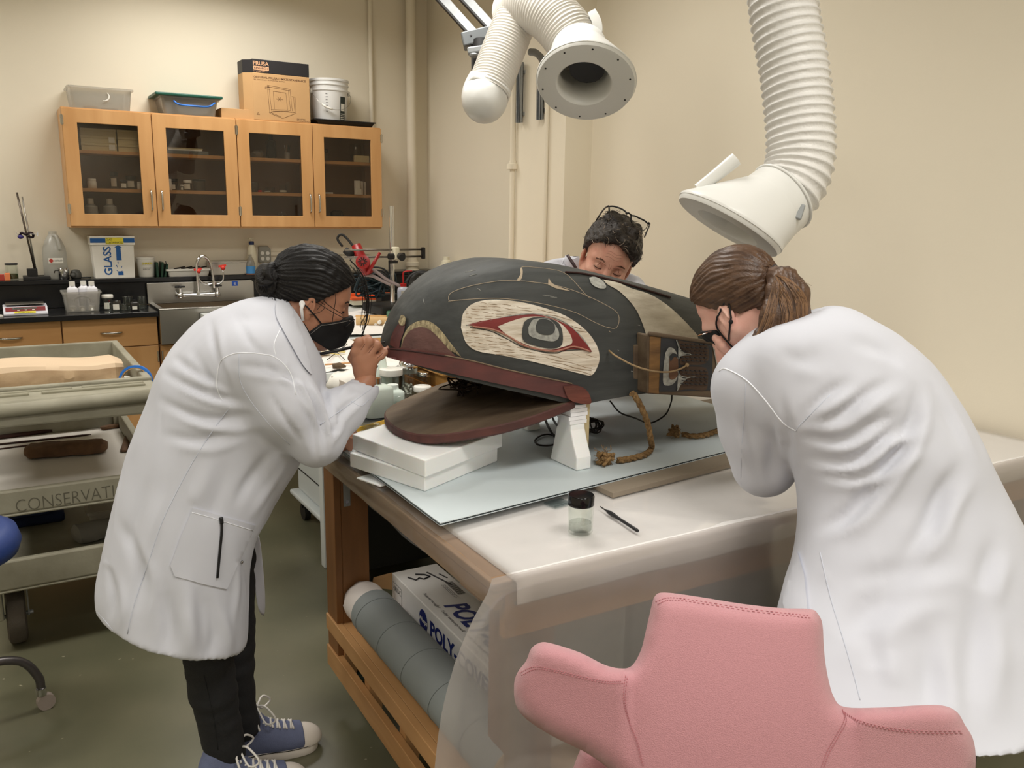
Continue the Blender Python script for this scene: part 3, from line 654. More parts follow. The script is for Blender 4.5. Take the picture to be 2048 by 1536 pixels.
for k, (x, r, h, lb) in enumerate([(1.69, .03, .06, 'low glass beaker on the bottom shelf, third door'), (1.76, .02, .055, 'narrow glass cylinder on the bottom shelf, third door'), (1.84, .035, .11, 'large round glass bottle on the bottom shelf, third door'), (1.895, .012, .04, 'tiny glass tube on the bottom shelf, third door')]):
    jar('glass_vessel', x, 6.3, cab(2, 0), r, h, lb, 'glassware', lidh=.1, neck=.7)
# fourth door
jar('glass_vessel', 2.43, 6.32, cab(3, 2), .045, .145, 'large clear jar on the top shelf, fourth door', 'glassware', lidm=None, lidh=.05)
Bx('cream_box', ARCH, 2.39, 2.505, 6.235, 6.265, cab(3, 2), cab(3, 2)+.048, None, label='small cream box in front of the large jar', cat='box', bevel=.002)
jar('glass_vessel', 2.2, 6.36, cab(3, 2), .03, .09, 'clear jar in the dim part of the top shelf, fourth door', 'glassware', lidm=DARKM)
for k in range(3): Bx('packet', (PAPER, LABELW, PAPER)[k], 0, .036-.01*k, 0, .03, 0, .105-.004*k, None, o=(2.40+.042*k, 6.26+.02*k, cab(3, 1)), R=None, label=('first of the white printed packets standing together', 'middle white packet of the three standing together', 'thin white packet at the door frame')[k], cat='packet', group='white packets on the middle shelf', bevel=.001)
Bx('small_carton', LABELW, 2.385, 2.435, 6.225, 6.25, cab(3, 1), cab(3, 1)+.042, None, label='small white carton in front of the packets', cat='box', bevel=.002)
Bx('white_dish', PAPER, 2.15, 2.215, 6.24, 6.3, cab(3, 1), cab(3, 1)+.012, None, label='flat white dish on the middle shelf, fourth door', cat='dish', bevel=.003)
jar('amber_bottle', 2.29, 6.38, cab(3, 0), .05, .14, 'round dark flask at the back of the bottom shelf', 'bottle', body=MATS['dark_glass'], neck=.35, lidh=.15)
for k in range(2): jar('capped_vial', 2.25+.045*k, 6.26, cab(3, 0), .019, .03, ('white capped vial on the bottom shelf, nearer the handle', 'white capped vial beside its twin on the bottom shelf')[k], 'jar', lidm=WHITEP, body=WHITEP)
jar('glass_vessel', 2.41, 6.27, cab(3, 0), .022, .07, 'small clear bottle on the bottom shelf, fourth door', 'glassware', lidm=None, neck=.5)

# ---- on the ledge and counter
ZL = 1.1085
t = thing('retort_stand', 'lab stand with two crossed metal rods and a red and blue clamp', 'lab stand', (.235, 6.40, ZL))
Bx('base', RUBBER, .15, .305, 6.33, 6.48, ZL, ZL+.022, t, bevel=.004); Bx('rod_block', RUBBER, .175, .235, 6.37, 6.43, ZL+.0222, ZL+.07, t, bevel=.003)
MB().cyl((.226, 6.40, ZL+.02), (.162, 6.40, 1.665), .006, 10).build('rod', mat('dark_rod', (96, 88, 80), rough=.3, metal=.9), t, smooth=True); MB().cyl((.231, 6.415, ZL+.02), (.19, 6.415, 1.64), .005, 10).build('rod', STEEL, t, smooth=True)
MB().tube(catmull([(.15, 6.385, 1.385), (.165, 6.37, 1.41), (.19, 6.37, 1.40), (.215, 6.375, 1.41), (.23, 6.38, 1.40), (.226, 6.385, 1.382), (.2, 6.385, 1.388)], 24), .008, 8).build('clamp', mat('clamp_black', (40, 28, 34), rough=.35, metal=.5), t, smooth=True)
MB().ball((.158, 6.375, 1.385), (.018, .012, .014), n=10, m=6).build('clamp_jaw', mat('clamp_blue', (60, 50, 120), rough=.4), t, smooth=True)
MB().bar((.14, 6.37, 1.405), (.255, 6.37, 1.402), .005, .005).bar((.255, 6.37, 1.39), (.256, 6.37, 1.415), .006, .006).bar((.138, 6.37, 1.39), (.139, 6.37, 1.42), .006, .006).build('clamp_screw', CHROME, t)
t = thing('water_jug', 'translucent gallon jug with a hazard label against the wall', 'bottle', (.345, 6.43, ZL))
MB().lathe([(.066, 0), (.072, .008), (.072, .17), (.068, .2), (.05, .25), (.03, .285), (.024, .29), (.024, .31), (.0005, .312)], (.345, 6.43, ZL), n=28).build('jug_body', MILK, t, smooth=True, sharp=50)
MB().tube(catmull([(.345, 6.40, ZL+.285), (.36, 6.375, ZL+.28), (.372, 6.36, ZL+.24), (.378, 6.358, ZL+.19)], 12), .011, 8).build('jug_handle', MILK, t, smooth=True)
add_label((.302, 6.355, ZL+.105), R_, U, .086, .035, LABELW, t, .002)
MB().add([V(.318, 6.351, ZL+.138), V(.333, 6.351, ZL+.122), V(.318, 6.351, ZL+.107), V(.303, 6.351, ZL+.122)], [[0, 3, 2, 1]]).build('hazard_diamond', MATS['hazard_red'], t)
lettering('DISTILLED', (.338, 6.351, ZL+.117), R_, U, .045, .01, INK, t)
t = thing('glass_disposal_box', 'white cardboard box printed GLASS in blue with an arrow', 'box', (.69, 6.40, ZL))
GB = mat('print_blue', (32, 92, 160), rough=.6)
MB().prism([(.572, ZL), (.816, ZL), (.822, ZL+.222), (.562, ZL+.222)], -6.47, -6.33, R=np.array([[1, 0, 0], [0, 0, -1], [0, 1, 0.]])).build('box_body', PAPER, t, bevel=.002)
Bx('lid', PAPER, .553, .829, 6.318, 6.482, ZL+.2222, ZL+.282, t, bevel=.002)
add_label((.555, 6.318, ZL+.238), R_, U, .272, .03, GB, t, .0012, 'lid_stripe'); add_label((.648, 6.316, ZL+.228), R_, U, .11, .044, YELLOWT, t, .0012, 'tape')
lettering('GLASS\nCONTAMINATED', (.652, 6.3145, ZL+.232), R_, U, .102, .034, INK, t)
lettering('GLASS', (.678, 6.33, ZL+.022), (0, 0, 1), (-1, 0, 0), .19, .05, GB, t, bold=.02, depth=.0012)
m = MB(); yy = 6.329
m.add([V(.698, yy, ZL+.205), V(.748, yy, ZL+.205), V(.723, yy, ZL+.222)], [[0, 1, 2]]).add([V(.708, yy, ZL+.12), V(.740, yy, ZL+.12), V(.738, yy, ZL+.206), V(.71, yy, ZL+.206)], [[0, 1, 2, 3]])
for k in range(7): a = k*.9; m.add([V(.715+.016*math.cos(a), yy, ZL+.07+.04*math.sin(a)), V(.722+.016*math.cos(a), yy, ZL+.07+.042*math.sin(a)), V(.728+.014*math.cos(a+.5), yy, ZL+.066+.036*math.sin(a+.5))], [[0, 1, 2]])
m.box(.712, .745, yy-.0005, yy, ZL+.02, ZL+.045); m.build('arrow_print', GB, t)
t = thing('sharps_bucket', 'white tapered tub with yellow SHARPS lettering', 'tub', (.90, 6.40, ZL))
MB().lathe([(.048, 0), (.05, .005), (.059, .122), (.062, .124), (.062, .136), (.055, .138), (.0005, .138)], (.90, 6.40, ZL), n=28).build('tub_body', WHITEP, t, smooth=True, sharp=40)
lettering('SHARPS', (.868, 6.3395, ZL+.086), R_, U, .066, .016, mat('sharps_yellow', (214, 196, 20), rough=.5), t, bold=.03)
lettering('Dispose used\nblades only', (.872, 6.3435, ZL+.05), R_, U, .052, .016, INK, t)
for k, (x, dx, h) in enumerate(((.958, .0, .10), (.985, .01, .10), (1.005, .02, .085))):
    MB().prism([(x, 0), (x+.014, 0), (x+.014+dx, h), (x+dx, h)], -6.46, -6.34, R=np.array([[1, 0, 0], [0, 0, -1], [0, 1, 0.]]), o=(0, 0, ZL)).build('folder', GREENP, None, label=('dark green folder upright against the sharps tub', 'middle dark green folder leaning', 'dark green folder leaning farthest, next to the white tray')[k], cat='folder', group='green folders on the ledge')
t = jar('plant_jar', .09, 6.40, ZL, .036, .108, 'glass jar with a black lid and dried moss inside', lidm=BLACKP, lidh=.1, neck=.95, content=mat('moss', (86, 70, 40), rough=.9, var=.6, vscale=40, col2=(40, 66, 30)), fill=.4)
for k, (x, c) in enumerate(((-.02, (176, 70, 52)), (.015, (168, 58, 44)), (.047, (226, 130, 80)))):
    Bx('wood_block', mat('blk%d' % k, c, rough=.6), x, x+.03, 6.34, 6.37, ZL, ZL+.032+.008*k, None, label=('dark red block at the end of the ledge', 'red block on the ledge', 'orange block on the ledge beside the moss jar')[k], cat='block', bevel=.002)
t = thing('steel_mug', 'small shiny steel cup on the ledge', 'cup', (.385, 6.36, ZL))
MB().lathe([(.03, 0), (.033, .003), (.033, .066), (.036, .068), (.034, .072), (.031, .07), (.031, .005), (.0005, .004)], (.385, 6.36, ZL), n=22).build('cup_body', CHROME, t, smooth=True, sharp=50)
MB().tube(catmull([(.353, 6.36, ZL+.055), (.335, 6.36, ZL+.055), (.33, 6.36, ZL+.04)], 8), .003, 6).build('cup_handle', DARKM, t)
t = thing('rubber_boot', 'dark grey rounded rubber cap lying on the ledge', 'rubber cap', (.458, 6.38, ZL))
MB().lathe([(.03, 0), (.034, .01), (.034, .035), (.026, .052), (.012, .06), (.0005, .061)], (.458, 6.38, ZL), n=20).cyl((.45, 6.36, ZL+.03), (.43, 6.34, ZL+.02), .016, 10).build('cap_body', mat('grey_rubber', (78, 78, 74), rough=.5), t, smooth=True)
MB().tube(catmull([(.49, 6.36, ZL+.006), (.52, 6.34, ZL+.008), (.545, 6.36, ZL+.006)], 8), .005, 8).build('tube_end', RUBBER, t)
# enamel tray with tools
t = tub('enamel_tray', 1.03, 1.315, 6.33, 6.47, ZL, .052, 'white developing tray on the ledge with dark tools in it', WHITEP, .93, .012, 'tray')
for k in range(4): MB().bar((1.08+.05*k, 6.37, ZL+.052), (1.16+.05*k, 6.43, ZL+.060), .012, .008).build('tool', (BLACKP, DARKM)[k % 2], t)
MB().cyl((1.045, 6.38, ZL+.03), (1.03, 6.4, ZL+.105), .003, 6).build('tool', DARKM, t)
t = thing('steel_box', 'long brushed steel box on the ledge behind the faucet', 'box', (1.46, 6.4, ZL)); Bx('box_body', STEEL, 1.325, 1.60, 6.34, 6.49, ZL, ZL+.088, t, bevel=.003); Bx('lid', STEEL, 1.322, 1.603, 6.337, 6.493, ZL+.0882, ZL+.1, t, bevel=.002)
t = thing('lotion_bottle', 'cream pump bottle with a dark blue collar on the ledge', 'bottle', (1.636, 6.41, ZL))
MB().lathe([(.03, 0), (.036, .006), (.037, .12), (.03, .19), (.018, .21), (.017, .215)], (1.636, 6.41, ZL), n=20).build('bottle_body', CREAMP, t, smooth=True)
MB().lathe([(.017, .213), (.019, .216), (.019, .238), (.0005, .24)], (1.636, 6.41, ZL), n=16).build('collar', mat('navy', (30, 44, 84), rough=.4), t, smooth=True, sharp=40)
MB().cyl((1.636, 6.41, ZL+.238), (1.636, 6.41, ZL+.256), .005, 8).bar((1.615, 6.405, ZL+.258), (1.652, 6.415, ZL+.26), .012, .008).build('pump', CREAMP, t)
t = thing('soap_bottle', 'clear bottle with blue labelled soap in front of the lotion bottle', 'bottle', (1.60, 6.345, ZL))
MB().lathe([(.03, 0), (.034, .005), (.033, .08), (.024, .11), (.012, .13), (.012, .145), (.0005, .146)], (1.605, 6.345, ZL), n=20).build('bottle_body', CLEARP, t, smooth=True)
MB().lathe([(.0005, .004), (.0345, .01), (.0345, .062), (.0005, .064)], (1.605, 6.345, ZL), n=20).build('soap_label', mat('soap_blue', (70, 140, 200), rough=.3), t, smooth=True, sharp=50)
Bx('soap_stand', mat('brown_board', (110, 70, 50), rough=.6), 1.565, 1.66, 6.31, 6.335, ZL+.0, ZL+.01, None, label='narrow brown board under the soap bottle edge', cat='board')
t = thing('wall_outlet', 'grey outlet plate with four sockets above the ledge', 'outlet', (1.755, Y1-.01, 1.185)); 
MB().prism([(1.708, 1.187), (1.80, 1.187), (1.80, 1.285), (1.78, 1.307), (1.713, 1.307)], -(Y1), -(Y1-.03), R=np.array([[1, 0, 0], [0, 0, -1], [0, 1, 0.]])).build('plate', mat('grey_plate', (150, 148, 138), rough=.5), t, bevel=.003)
for k in range(2):
    for j in range(2): MB().lathe([(.014, 0), (.014, .003), (.0005, .003)], (1.735+.04*k, Y1-.03, 1.215+.04*j), rotx(PI/2), 12).build('socket', WHITEP, t)
t = thing('wire_raceway', 'cream surface raceway running along the wall beside the outlet', 'cable raceway', (2.1, Y1-.012, 1.24)); Bx('raceway', WALL, 1.801, 2.60, Y1-.02, Y1-.0005, 1.237, 1.262, t)
# scale
t = thing('weighing_scale', 'white weighing scale with a dark red display panel and a yellow tape label', 'scale', (.137, 6.08, .9205)); zc = .9205
MB().prism([(-.0, 0), (.17, 0), (.17, .055), (.03, .052), (-.0, .012)], -.12, .12, R=np.array([[0, 0, 1], [1, 0, 0], [0, 1, 0.]]), o=(.137, 5.985, zc)).build('housing', mat('scale_white', (214, 214, 222), rough=.4), t, bevel=.004)
Bx('platform', STEEL, .03, .243, 6.02, 6.155, zc+.062, zc+.068, t, bevel=.002)
MB().cyl((.137, 6.09, zc+.05), (.137, 6.09, zc+.063), .03, 12).build('platform_post', DARKM, t)
n_ = nrm(V(0, -.8, .6)); upv = nrm(np.cross(V(1, 0, 0), -n_)*-1)
sl = V(0, .03, .040); slu = nrm(sl); p = V(.137, 5.985, zc+.012)
add_label(p+V(-.108, 0, 0)+sl*.3, R_, slu, .216, .032, mat('scale_red', (120, 34, 36), rough=.4), t, .0012, 'display_panel')
add_label(p+V(-.07, 0, 0)+sl*.62, R_, slu, .13, .012, mat('lcd_grey', (96, 98, 90), rough=.3), t, .0022, 'display')
lettering('88.888', p+V(-.06, 0, 0)+sl*.68, R_, slu, .05, .007, INK, t, depth=.0028)
add_label(p+V(-.062, -.0, 0)+sl*.02, R_, slu, .115, .014, YELLOWT, t, .0024, 'tape_label'); lettering('Conservation', p+V(-.056, 0, 0)+sl*.06, R_, slu, .10, .009, INK, t, depth=.003)
for k in range(3): add_label(p+V(-.045+.04*k, 0, 0)+sl*.42, R_, slu, .013, .006, LABELW, t, .003, 'button')
jar('petri_dish', -.02, 5.96, .9205, .035, .012, 'small white lidded dish at the counter edge', 'dish', lidm=WHITEP, body=WHITEP)
# basin with bottles
t = tub('bottle_basin', .352, .565, 6.03, 6.21, .9205, .13, 'clear rectangular plastic basin full of white bottles', CLEARP, .88, .008)
MB().tube([V(.458+.05*math.cos(a), 6.03, .985+.035*math.sin(a)) for a in np.linspace(0, PI, 14)], .003, 6).build('moulded_arch', CLEARP, t)
for k, (x, y, lb) in enumerate(((.41, 6.09, 'square white bottle standing in the basin, nearest the scale'), (.478, 6.13, 'square white bottle in the middle of the basin'), (.522, 6.09, 'square white bottle in the basin, nearest the glass jars'))):
    squarebottle('white_bottle', x, y, .926, .066, .055, .185, lb, mat('bottle_white', (226, 226, 232), rough=.35), WHITEP, group='white bottles in the clear basin', capr=.42)
for k in range(3): jar('small_cap_jar', .40+.055*k, 6.06-.002*k, .926, .018, .03, 'little white jar lying low in the basin', 'jar', lidm=WHITEP, body=WHITEP, group='little white jars low in the basin')
CL = .9205
jar('counter_jar', .610, 6.10, CL, .032, .10, 'clear jar with a wide white lid next to the basin', lidm=WHITEP, lidh=.2, neck=1, label=LS)
t = squarebottle('dropper_bottle', .607, 5.985, CL, .028, .024, .075, 'small clear bottle with a red and black cap in front', GLASS, mat('capred', (80, 20, 24), rough=.4))
jar('counter_jar', .655, 6.03, CL, .028, .072, 'clear square looking jar with a small label by the dropper bottle', lidm=None, label=LB, lidh=.05)
jar('counter_jar', .70, 6.03, CL, .03, .048, 'low open clear jar on the black counter', lidm=None, lidh=.05)
jar('counter_jar', .733, 6.13, CL, .032, .085, 'clear jar with a clear lid behind the low open one', lidm=GLASS, lidh=.15, neck=1)
t = squarebottle('brown_bottle', .757, 5.99, CL, .05, .04, .07, 'small dark brown bottle with a white label near the counter end', AMB, BLACKP, lblm=LABELW)
jar('glass_beaker', .815, 6.08, CL, .028, .085, 'plain glass beaker nearest the sink', 'beaker', lidm=None, lidh=.02, neck=1)
# ================================================================== main work table
FIR = wood('fir_plywood', (200, 154, 104), (168, 122, 74), 2.0, .5, 'Y', .1)
FIRX = wood('fir_plywood_x', (196, 146, 88), (160, 108, 58), 2.0, .5, 'X', .1)
DARKW = wood('stained_leg', (138, 94, 54), (104, 68, 36), 2.0, .5, 'Z', .1)
APRON = wood('apron_board', (168, 138, 106), (146, 116, 86), 1.5, .55, 'Y', .05)
FOAM = mat('white_foam', (240, 241, 240), rough=.55, sss=.15, bump=.05, bscale=120)
PAD = mat('batting_pad', (240, 238, 236), rough=.85, bump=.25, bscale=45, var=.03, vscale=20)
TR = rotz(math.radians(-1.2)); TO = V(.785, 1.345, 0); TL, TW, TH = 2.055, 1.27, .875
def TP(u, v, z): return TR @ V(u, v, z)+TO
ta = thing('work_table', 'large wooden work table on casters covered in clear plastic film, whale mask on top', 'table', (.785, 1.345, 0))
def TB(name, m, a, **k): return Bx(name, m, *a, parent=ta, R=TR, o=TO, **k)
TB('tabletop', APRON, (.0, TL, 0, TW, .855, TH), bevel=.003)
TB('apron', APRON, (.004, .026, .002, TW-.002, .815, .8545), bevel=.002)
TB('apron', FIRX, (.03, TL, .006, .028, .745, .8545), bevel=.002)
TB('apron', FIRX, (.03, TL, TW-.03, TW-.006, .775, .8545), bevel=.002)
for (u, v) in ((.062, .035), (.012, TW-.24), (TL-.12, .03), (TL-.12, TW-.13)):
    l = MB().box(u, u+.022, v, v+.095, .125, .814, TR, TO).box(u+.0225, u+.11, v, v+.024, .125, .814, TR, TO).build('leg', DARKW, ta, bevel=.002)
    if u < 1 and v > .5:
        Bx('corner_bracket', GALV, u+.03, u+.052, v-.0035, v-.0005, .70, .80, ta, R=TR, o=TO, bevel=.001)
        MB().cyl(TP(u+.041, v-.006, .715), TP(u+.041, v-.003, .715), .006, 10).build('screw', CHROME, l)
TB('lower_shelf', FIR, (.03, TL-.02, .06, TW-.145, .295, .313), bevel=.002)
TB('shelf_rail', FIR, (.006, .029, .0, TW-.145, .262, .315), bevel=.002)
TB('shelf_rail', FIR, (.006, .029, .0, TW-.145, .135, .205), bevel=.002)
for v in (.02, .27, .53, .80, TW-.25): TB('spacer_block', FIR, (.03, .07, v, v+.04, .135, .294), bevel=.001)
for (u, v) in ((.10, TW-.25), (.10, .12), (TL-.12, TW-.12), (TL-.12, .12)):
    c = TP(u, v, 0)
    k = MB().box(c[0]-.05, c[0]+.05, c[1]-.04, c[1]+.04, .126, .134).box(c[0]-.026, c[0]-.021, c[1]-.022, c[1]+.03, .04, .126).box(c[0]+.021, c[0]+.026, c[1]-.022, c[1]+.03, .04, .126).build('caster_fork', mat('caster_green', (70, 84, 72), rough=.4, metal=.4), ta)
    MB().cyl((c[0]-.018, c[1], .052), (c[0]+.018, c[1], .052), .0515, 20).build('caster_wheel', RUBBER, ta, smooth=True, sharp=40)
    MB().cyl((c[0]-.03, c[1], .052), (c[0]+.03, c[1], .052), .007, 10).build('axle', CHROME, ta)
# padding
def padmesh(u0, u1, v0, v1, z, name, lab, drop=.0, th=.012, seed=0):
    nu, nv = 50, 24; top = []
    for i in range(nu+1):
        row = []
        for j in range(nv+1):
            u = u0+(u1-u0)*i/nu; v = v0+(v1-v0)*j/nv
            row.append(TP(u, v, z+th+.002*noise.noise(Vector((u*9, v*9, seed)))))
        if drop:
            d = drop*(1+.15*noise.noise(Vector((i*.2, 3, 1))))
            for a in (.25, .5, .75): row.insert(0, TP(u0+(u1-u0)*i/nu, v0-.016*math.sin(a*PI/2), z+th-(1-math.cos(a*PI/2))*.016))
            row.insert(0, TP(u0+(u1-u0)*i/nu, v0-.018, z-d)); row.insert(0, TP(u0+(u1-u0)*i/nu, v0-.012, z-d-.006)); row.insert(0, TP(u0+(u1-u0)*i/nu, v0-.004, z-d)); 
        else: row.insert(0, TP(u, v0-.002, z+.0005)) if False else row.insert(0, TP(u0+(u1-u0)*i/nu, v0-.003, z+.0006))
        row.append(TP(u1 if False else u0+(u1-u0)*i/nu, v1+.003, z+.0006)); top.append(row)
    first = [p*1 for p in top[0]]; last = [p*1 for p in top[-1]]
    for q in (first, last):
        for p in q: p[2] = min(p[2], z+.0006) if p[2] > z else p[2]
    top = [first]+top+[last]
    return MB().grid(np.array(top)).build(name, PAD, None, smooth=True, label=lab, cat='padding')
padmesh(.045, TL-.012, .0, .56, TH, 'foam_padding', 'white padding sheet wrapped over the front edge of the table', .045)
padmesh(.03, TL-.012, .86, TW-.01, TH, 'foam_padding', 'cream padding strip along the far side of the table under the ring dish', 0, .010, 4)
# clear film on top, hanging down the front
FILM = film('clear_film', (232, 230, 230), .14, .16, .42, (250, 249, 248))
FILMD = film('milky_film', (226, 222, 220), .42, .2, .40, (222, 216, 212))
tf = thing('plastic_sheet', 'clear plastic film draped over the table and hanging down its front side', 'plastic sheet', (.785, 1.345, .3))
def wr(u, v):
    z = .0035*noise.noise(Vector((u*5, v*7, 2)))+.0025*abs(noise.noise(Vector((u*14+v*9, v*6-u*3, 5))))
    if v < .25: z += .004*math.exp(-((u*.9+v*.8-.55)/.02)**2)+.004*math.exp(-((u*1.1-v*.5-.9)/.016)**2)+.003*math.exp(-((u*.2+v-.13)/.012)**2)
    return max(0, z)
P = []
for i in range(111):
    u = -.006+(TL+.0)*i/110; row = []
    for j in range(60):
        v = TW*(1-j/59)-.0; row.append(TP(u, v-.0, TH+.0165+wr(u, v)))
    P.append(row)
MB().grid(np.array(P)).build('film_top', FILM, tf, smooth=True)
P = []
for i in range(111):
    u = -.006+TL*i/110; row = []
    for j in range(41):
        q = j/40; ang = min(1, q/.03)*PI/2
        v = -.006-.016*math.sin(ang); z = TH+.0165-.016*(1-math.cos(ang))-max(0, q-.03)*.66
        s = math.sin(u*17+3*noise.noise(Vector((u*3, 0, 0))))*.5+noise.noise(Vector((u*9, q*1.5, 7)))
        v -= .045*q**1.1*(1+.7*s)+.03*q*q
        un = u-.205*(1-math.exp(-q/.2))*math.exp(-max(0, u)/.13)+.02*q*noise.noise(Vector((u*6, q*2, 1)))
        v -= .09*(1-math.exp(-q/.2))*math.exp(-((u+.005)/.05)**2)-.05*q*math.exp(-((u-.12)/.04)**2)
        if q > .6: v += .02*noise.noise(Vector((u*12, q*14, 9)))
        row.append(TP(un, v+.002*noise.noise(Vector((u*60, q*30, 3))), z))
    P.append(row)
MB().grid(np.array(P)).build('film_front', FILMD, tf, smooth=True)
P = []
for j in range(60):
    v = -.006+TW*j/59; row = []
    hem = .062+.012*noise.noise(Vector((v*6, 1, 0)))
    for k in range(8):
        q = k/7; row.append(TP(-.006-.006*math.sin(q*2.2)-.004*noise.noise(Vector((v*15, q*3, 0)))**2, v, TH+.0165-q*hem))
    P.append(row)
MB().grid(np.array(P)).build('film_side', FILM, tf, smooth=True)
# things stored on the lower shelf
SH = .3135
tu = thing('cardboard_tube', 'thick grey cardboard tube with a white roll end, lying on the lower shelf', 'tube', (.905, 1.9, SH))
tc = lambda y: V(.893+.012*(y-1.9), y, SH+.072)
TUBEM = mat('tube_grey', (136, 142, 142), rough=.6, var=.06, vscale=5)
MB().tube([tc(1.40), tc(2.27)], .0705, 36, cap=False).build('outer_wrap', TUBEM, tu, smooth=True)
MB().tube([tc(1.398), tc(1.398)+V(0, .002, 0)], .070, 36).build('end_disc', mat('tan_card', (206, 178, 140), rough=.7), tu)
for k in range(5): MB().tube([tc(1.5+.17*k)+V(.071*math.cos(a), .10*a/6.3, .071*math.sin(a)) for a in np.linspace(0, 2*PI, 30)], .0007, 4).build('spiral_seam', mat('seam_grey', (112, 118, 118), rough=.6), tu)
m = MB(); rr = [.060+.006*noise.noise(Vector((a*2, 0, 0))) for a in range(28)]
m.ring_loft([[tc(y)+V(r*rr[j]*math.cos(2*PI*j/28)/.06, .02*noise.noise(Vector((j*.7, e, 0))), r*rr[j]*math.sin(2*PI*j/28)/.06) for j in range(28)] for (y, r, e) in ((2.2, .064, 0), (2.28, .064, 0), (2.345, .066, 5), (2.368, .060, 9), (2.34, .045, 9), (2.3, .03, 9))])
m.build('inner_roll', mat('roll_white', (222, 214, 208), rough=.6, bump=.1, bscale=30), tu, smooth=True)
# long printed box
bxr = rotz(math.radians(-1.5)); bo = V(.982, 1.52, SH)
tb = thing('film_box', 'long white cardboard box of plastic film with blue POLY-COVER print', 'box', (1.08, 1.9, SH))
BW, BLn, BH = .158, .85, .137
Bx('box_body', mat('box_white', (224, 222, 218), rough=.55), 0, BW, 0, BLn, 0, BH, tb, R=bxr, o=bo, bevel=.003)
MB().add([bxr @ V(.0, BLn, BH)+bo, bxr @ V(0, BLn, BH-.06)+bo, bxr @ V(-.06, BLn+.03, BH-.05)+bo, bxr @ V(-.05, BLn+.035, BH-.02)+bo], [[0, 1, 2, 3]]).build('end_flap', KRAFT, tb)
PB = mat('navy_print', (24, 40, 110), rough=.5)
RY = bxr @ V(0, -1, 0); UZ = V(0, 0, 1); q = lambda y, z: bxr @ V(0, y, z)+bo
lettering('POLY-COVER', q(.55, .058), RY, UZ, .40, .050, PB, tb, bold=.03, depth=.0012)
lettering('TOUGH PLASTIC FOR CONSTRUCTION, LAWN & GARDEN', q(.64, .030), RY, UZ, .56, .013, PB, tb, bold=.02, depth=.0012)
lettering('4X10-C', q(.835, .085), RY, UZ, .06, .018, INK, tb, depth=.0012)
add_label(q(.84, .03)+V(-.0006, 0, 0), RY, UZ, .07, .0016, INK, tb); add_label(q(.84, .11)+V(-.0006, 0, 0), RY, UZ, .07, .0016, INK, tb); add_label(q(.77, .03)+V(-.0006, 0, 0), RY, UZ, .0016, .08, INK, tb)
m = MB(); c0 = q(.60, .082)+RY*0; 
m.add([c0+V(-.0015, 0, 0)+RY*(.030*math.cos(a))+UZ*(.036*math.sin(a)) for a in np.linspace(0, 2*PI, 24)[:-1]], [list(range(23))]); m.build('emblem', PB, tb)
lettering('Warps', q(.63, .073)+V(-.002, 0, 0), RY, UZ, .062, .020, LABELW, tb, bold=.03)
TX = bxr @ V(1, 0, 0)
qt = lambda x, y: bxr @ V(x, y, BH)+bo
lettering('POLY-COVER', qt(.045, .56), RY, TX, .50, .070, PB, tb, bold=.03, depth=.0012, shear=.3)
lettering('Super tough!   Fully waterproof   Use for hundreds of jobs', qt(.022, .66), RY, TX, .5, .013, INK, tb, depth=.0012)
for k in range(22): add_label(qt(.118, .70-.0045*k), RY, TX, .0028 if k % 3 else .0014, .024, INK, tb, .0013, 'barcode_bar')
for k in range(3): add_label(qt(.10+.005*k, .69), RY, TX, .10, .0012, INK, tb, .0013, 'printed_line')
MB().tube([qt(.06, .80)+V(0, 0, .001), qt(.085, .785)+V(0, 0, .001), qt(.095, .765)+V(0, 0, .001), qt(.07, .755)+V(0, 0, .001), qt(.06, .77)+V(0, 0, .001), qt(.045, .76)+V(0, 0, .001), qt(.03, .79)+V(0, 0, .001)], .003, 5).build('marker_scrawl', INK, tb)
MB().bar(qt(.10, .80)+V(0, 0, .0006), qt(.13, .68)+V(0, 0, .0006), .006, .0008, (0, 0, 1)).bar(qt(.13, .77)+V(0, 0, .0006), qt(.14, .73)+V(0, 0, .0006), .005, .0008, (0, 0, 1)).build('marker_stroke', INK, tb)
# boards standing behind the film
GP = mat('grey_board', (104, 110, 112), rough=.6)
t = thing('storage_board', 'large grey board standing on the lower shelf behind the hanging film', 'board', (1.9, 1.55, SH))
Bx('panel', GP, 1.28, 2.75, 1.50, 1.512, SH, .72, t, bevel=.002); Bx('panel', GP, 1.275, 1.287, 1.52, 2.1, SH, .66, t)
Bx('grey_sheet', mat('blue_grey_card', (150, 160, 162), rough=.6), 1.21, 1.222, 1.46, 2.15, SH, .70, None, label='thin blue grey sheet upright beside the printed film box', cat='board', bevel=.001)

# ================================================================== board, foam slabs, stand on the table
ZB = TH+.031
bd = thing('corrugated_board', 'pale blue grey corrugated plastic board under the whale mask', 'board', (1.4, 2.0, ZB))
A, B_, C_, D_ = V(.798, 1.606, 0), V(2.20, 1.775, 0), V(2.22, 2.47, 0), V(.815, 2.42, 0)
BLUEG = mat('blue_grey_sheet', (200, 210, 213), rough=.5, var=.03, vscale=3)
EDGE = mat('board_edge', (120, 128, 130), rough=.6)
def slab(m, z0, z1, e=0): 
    q = [A, B_, C_, D_]; c = sum(q)/4; q = [p+nrm(p-c)*e for p in q]
    m.add([p+V(0, 0, z0) for p in q]+[p+V(0, 0, z1) for p in q], [[3, 2, 1, 0], [4, 5, 6, 7], [0, 1, 5, 4], [1, 2, 6, 5], [2, 3, 7, 6], [3, 0, 4, 7]])
m = MB(); slab(m, ZB+.0055, ZB+.0075); m.build('top_sheet', BLUEG, bd)
m = MB(); slab(m, ZB, ZB+.0015); m.build('bottom_sheet', BLUEG, bd)
m = MB(); n_ = 190
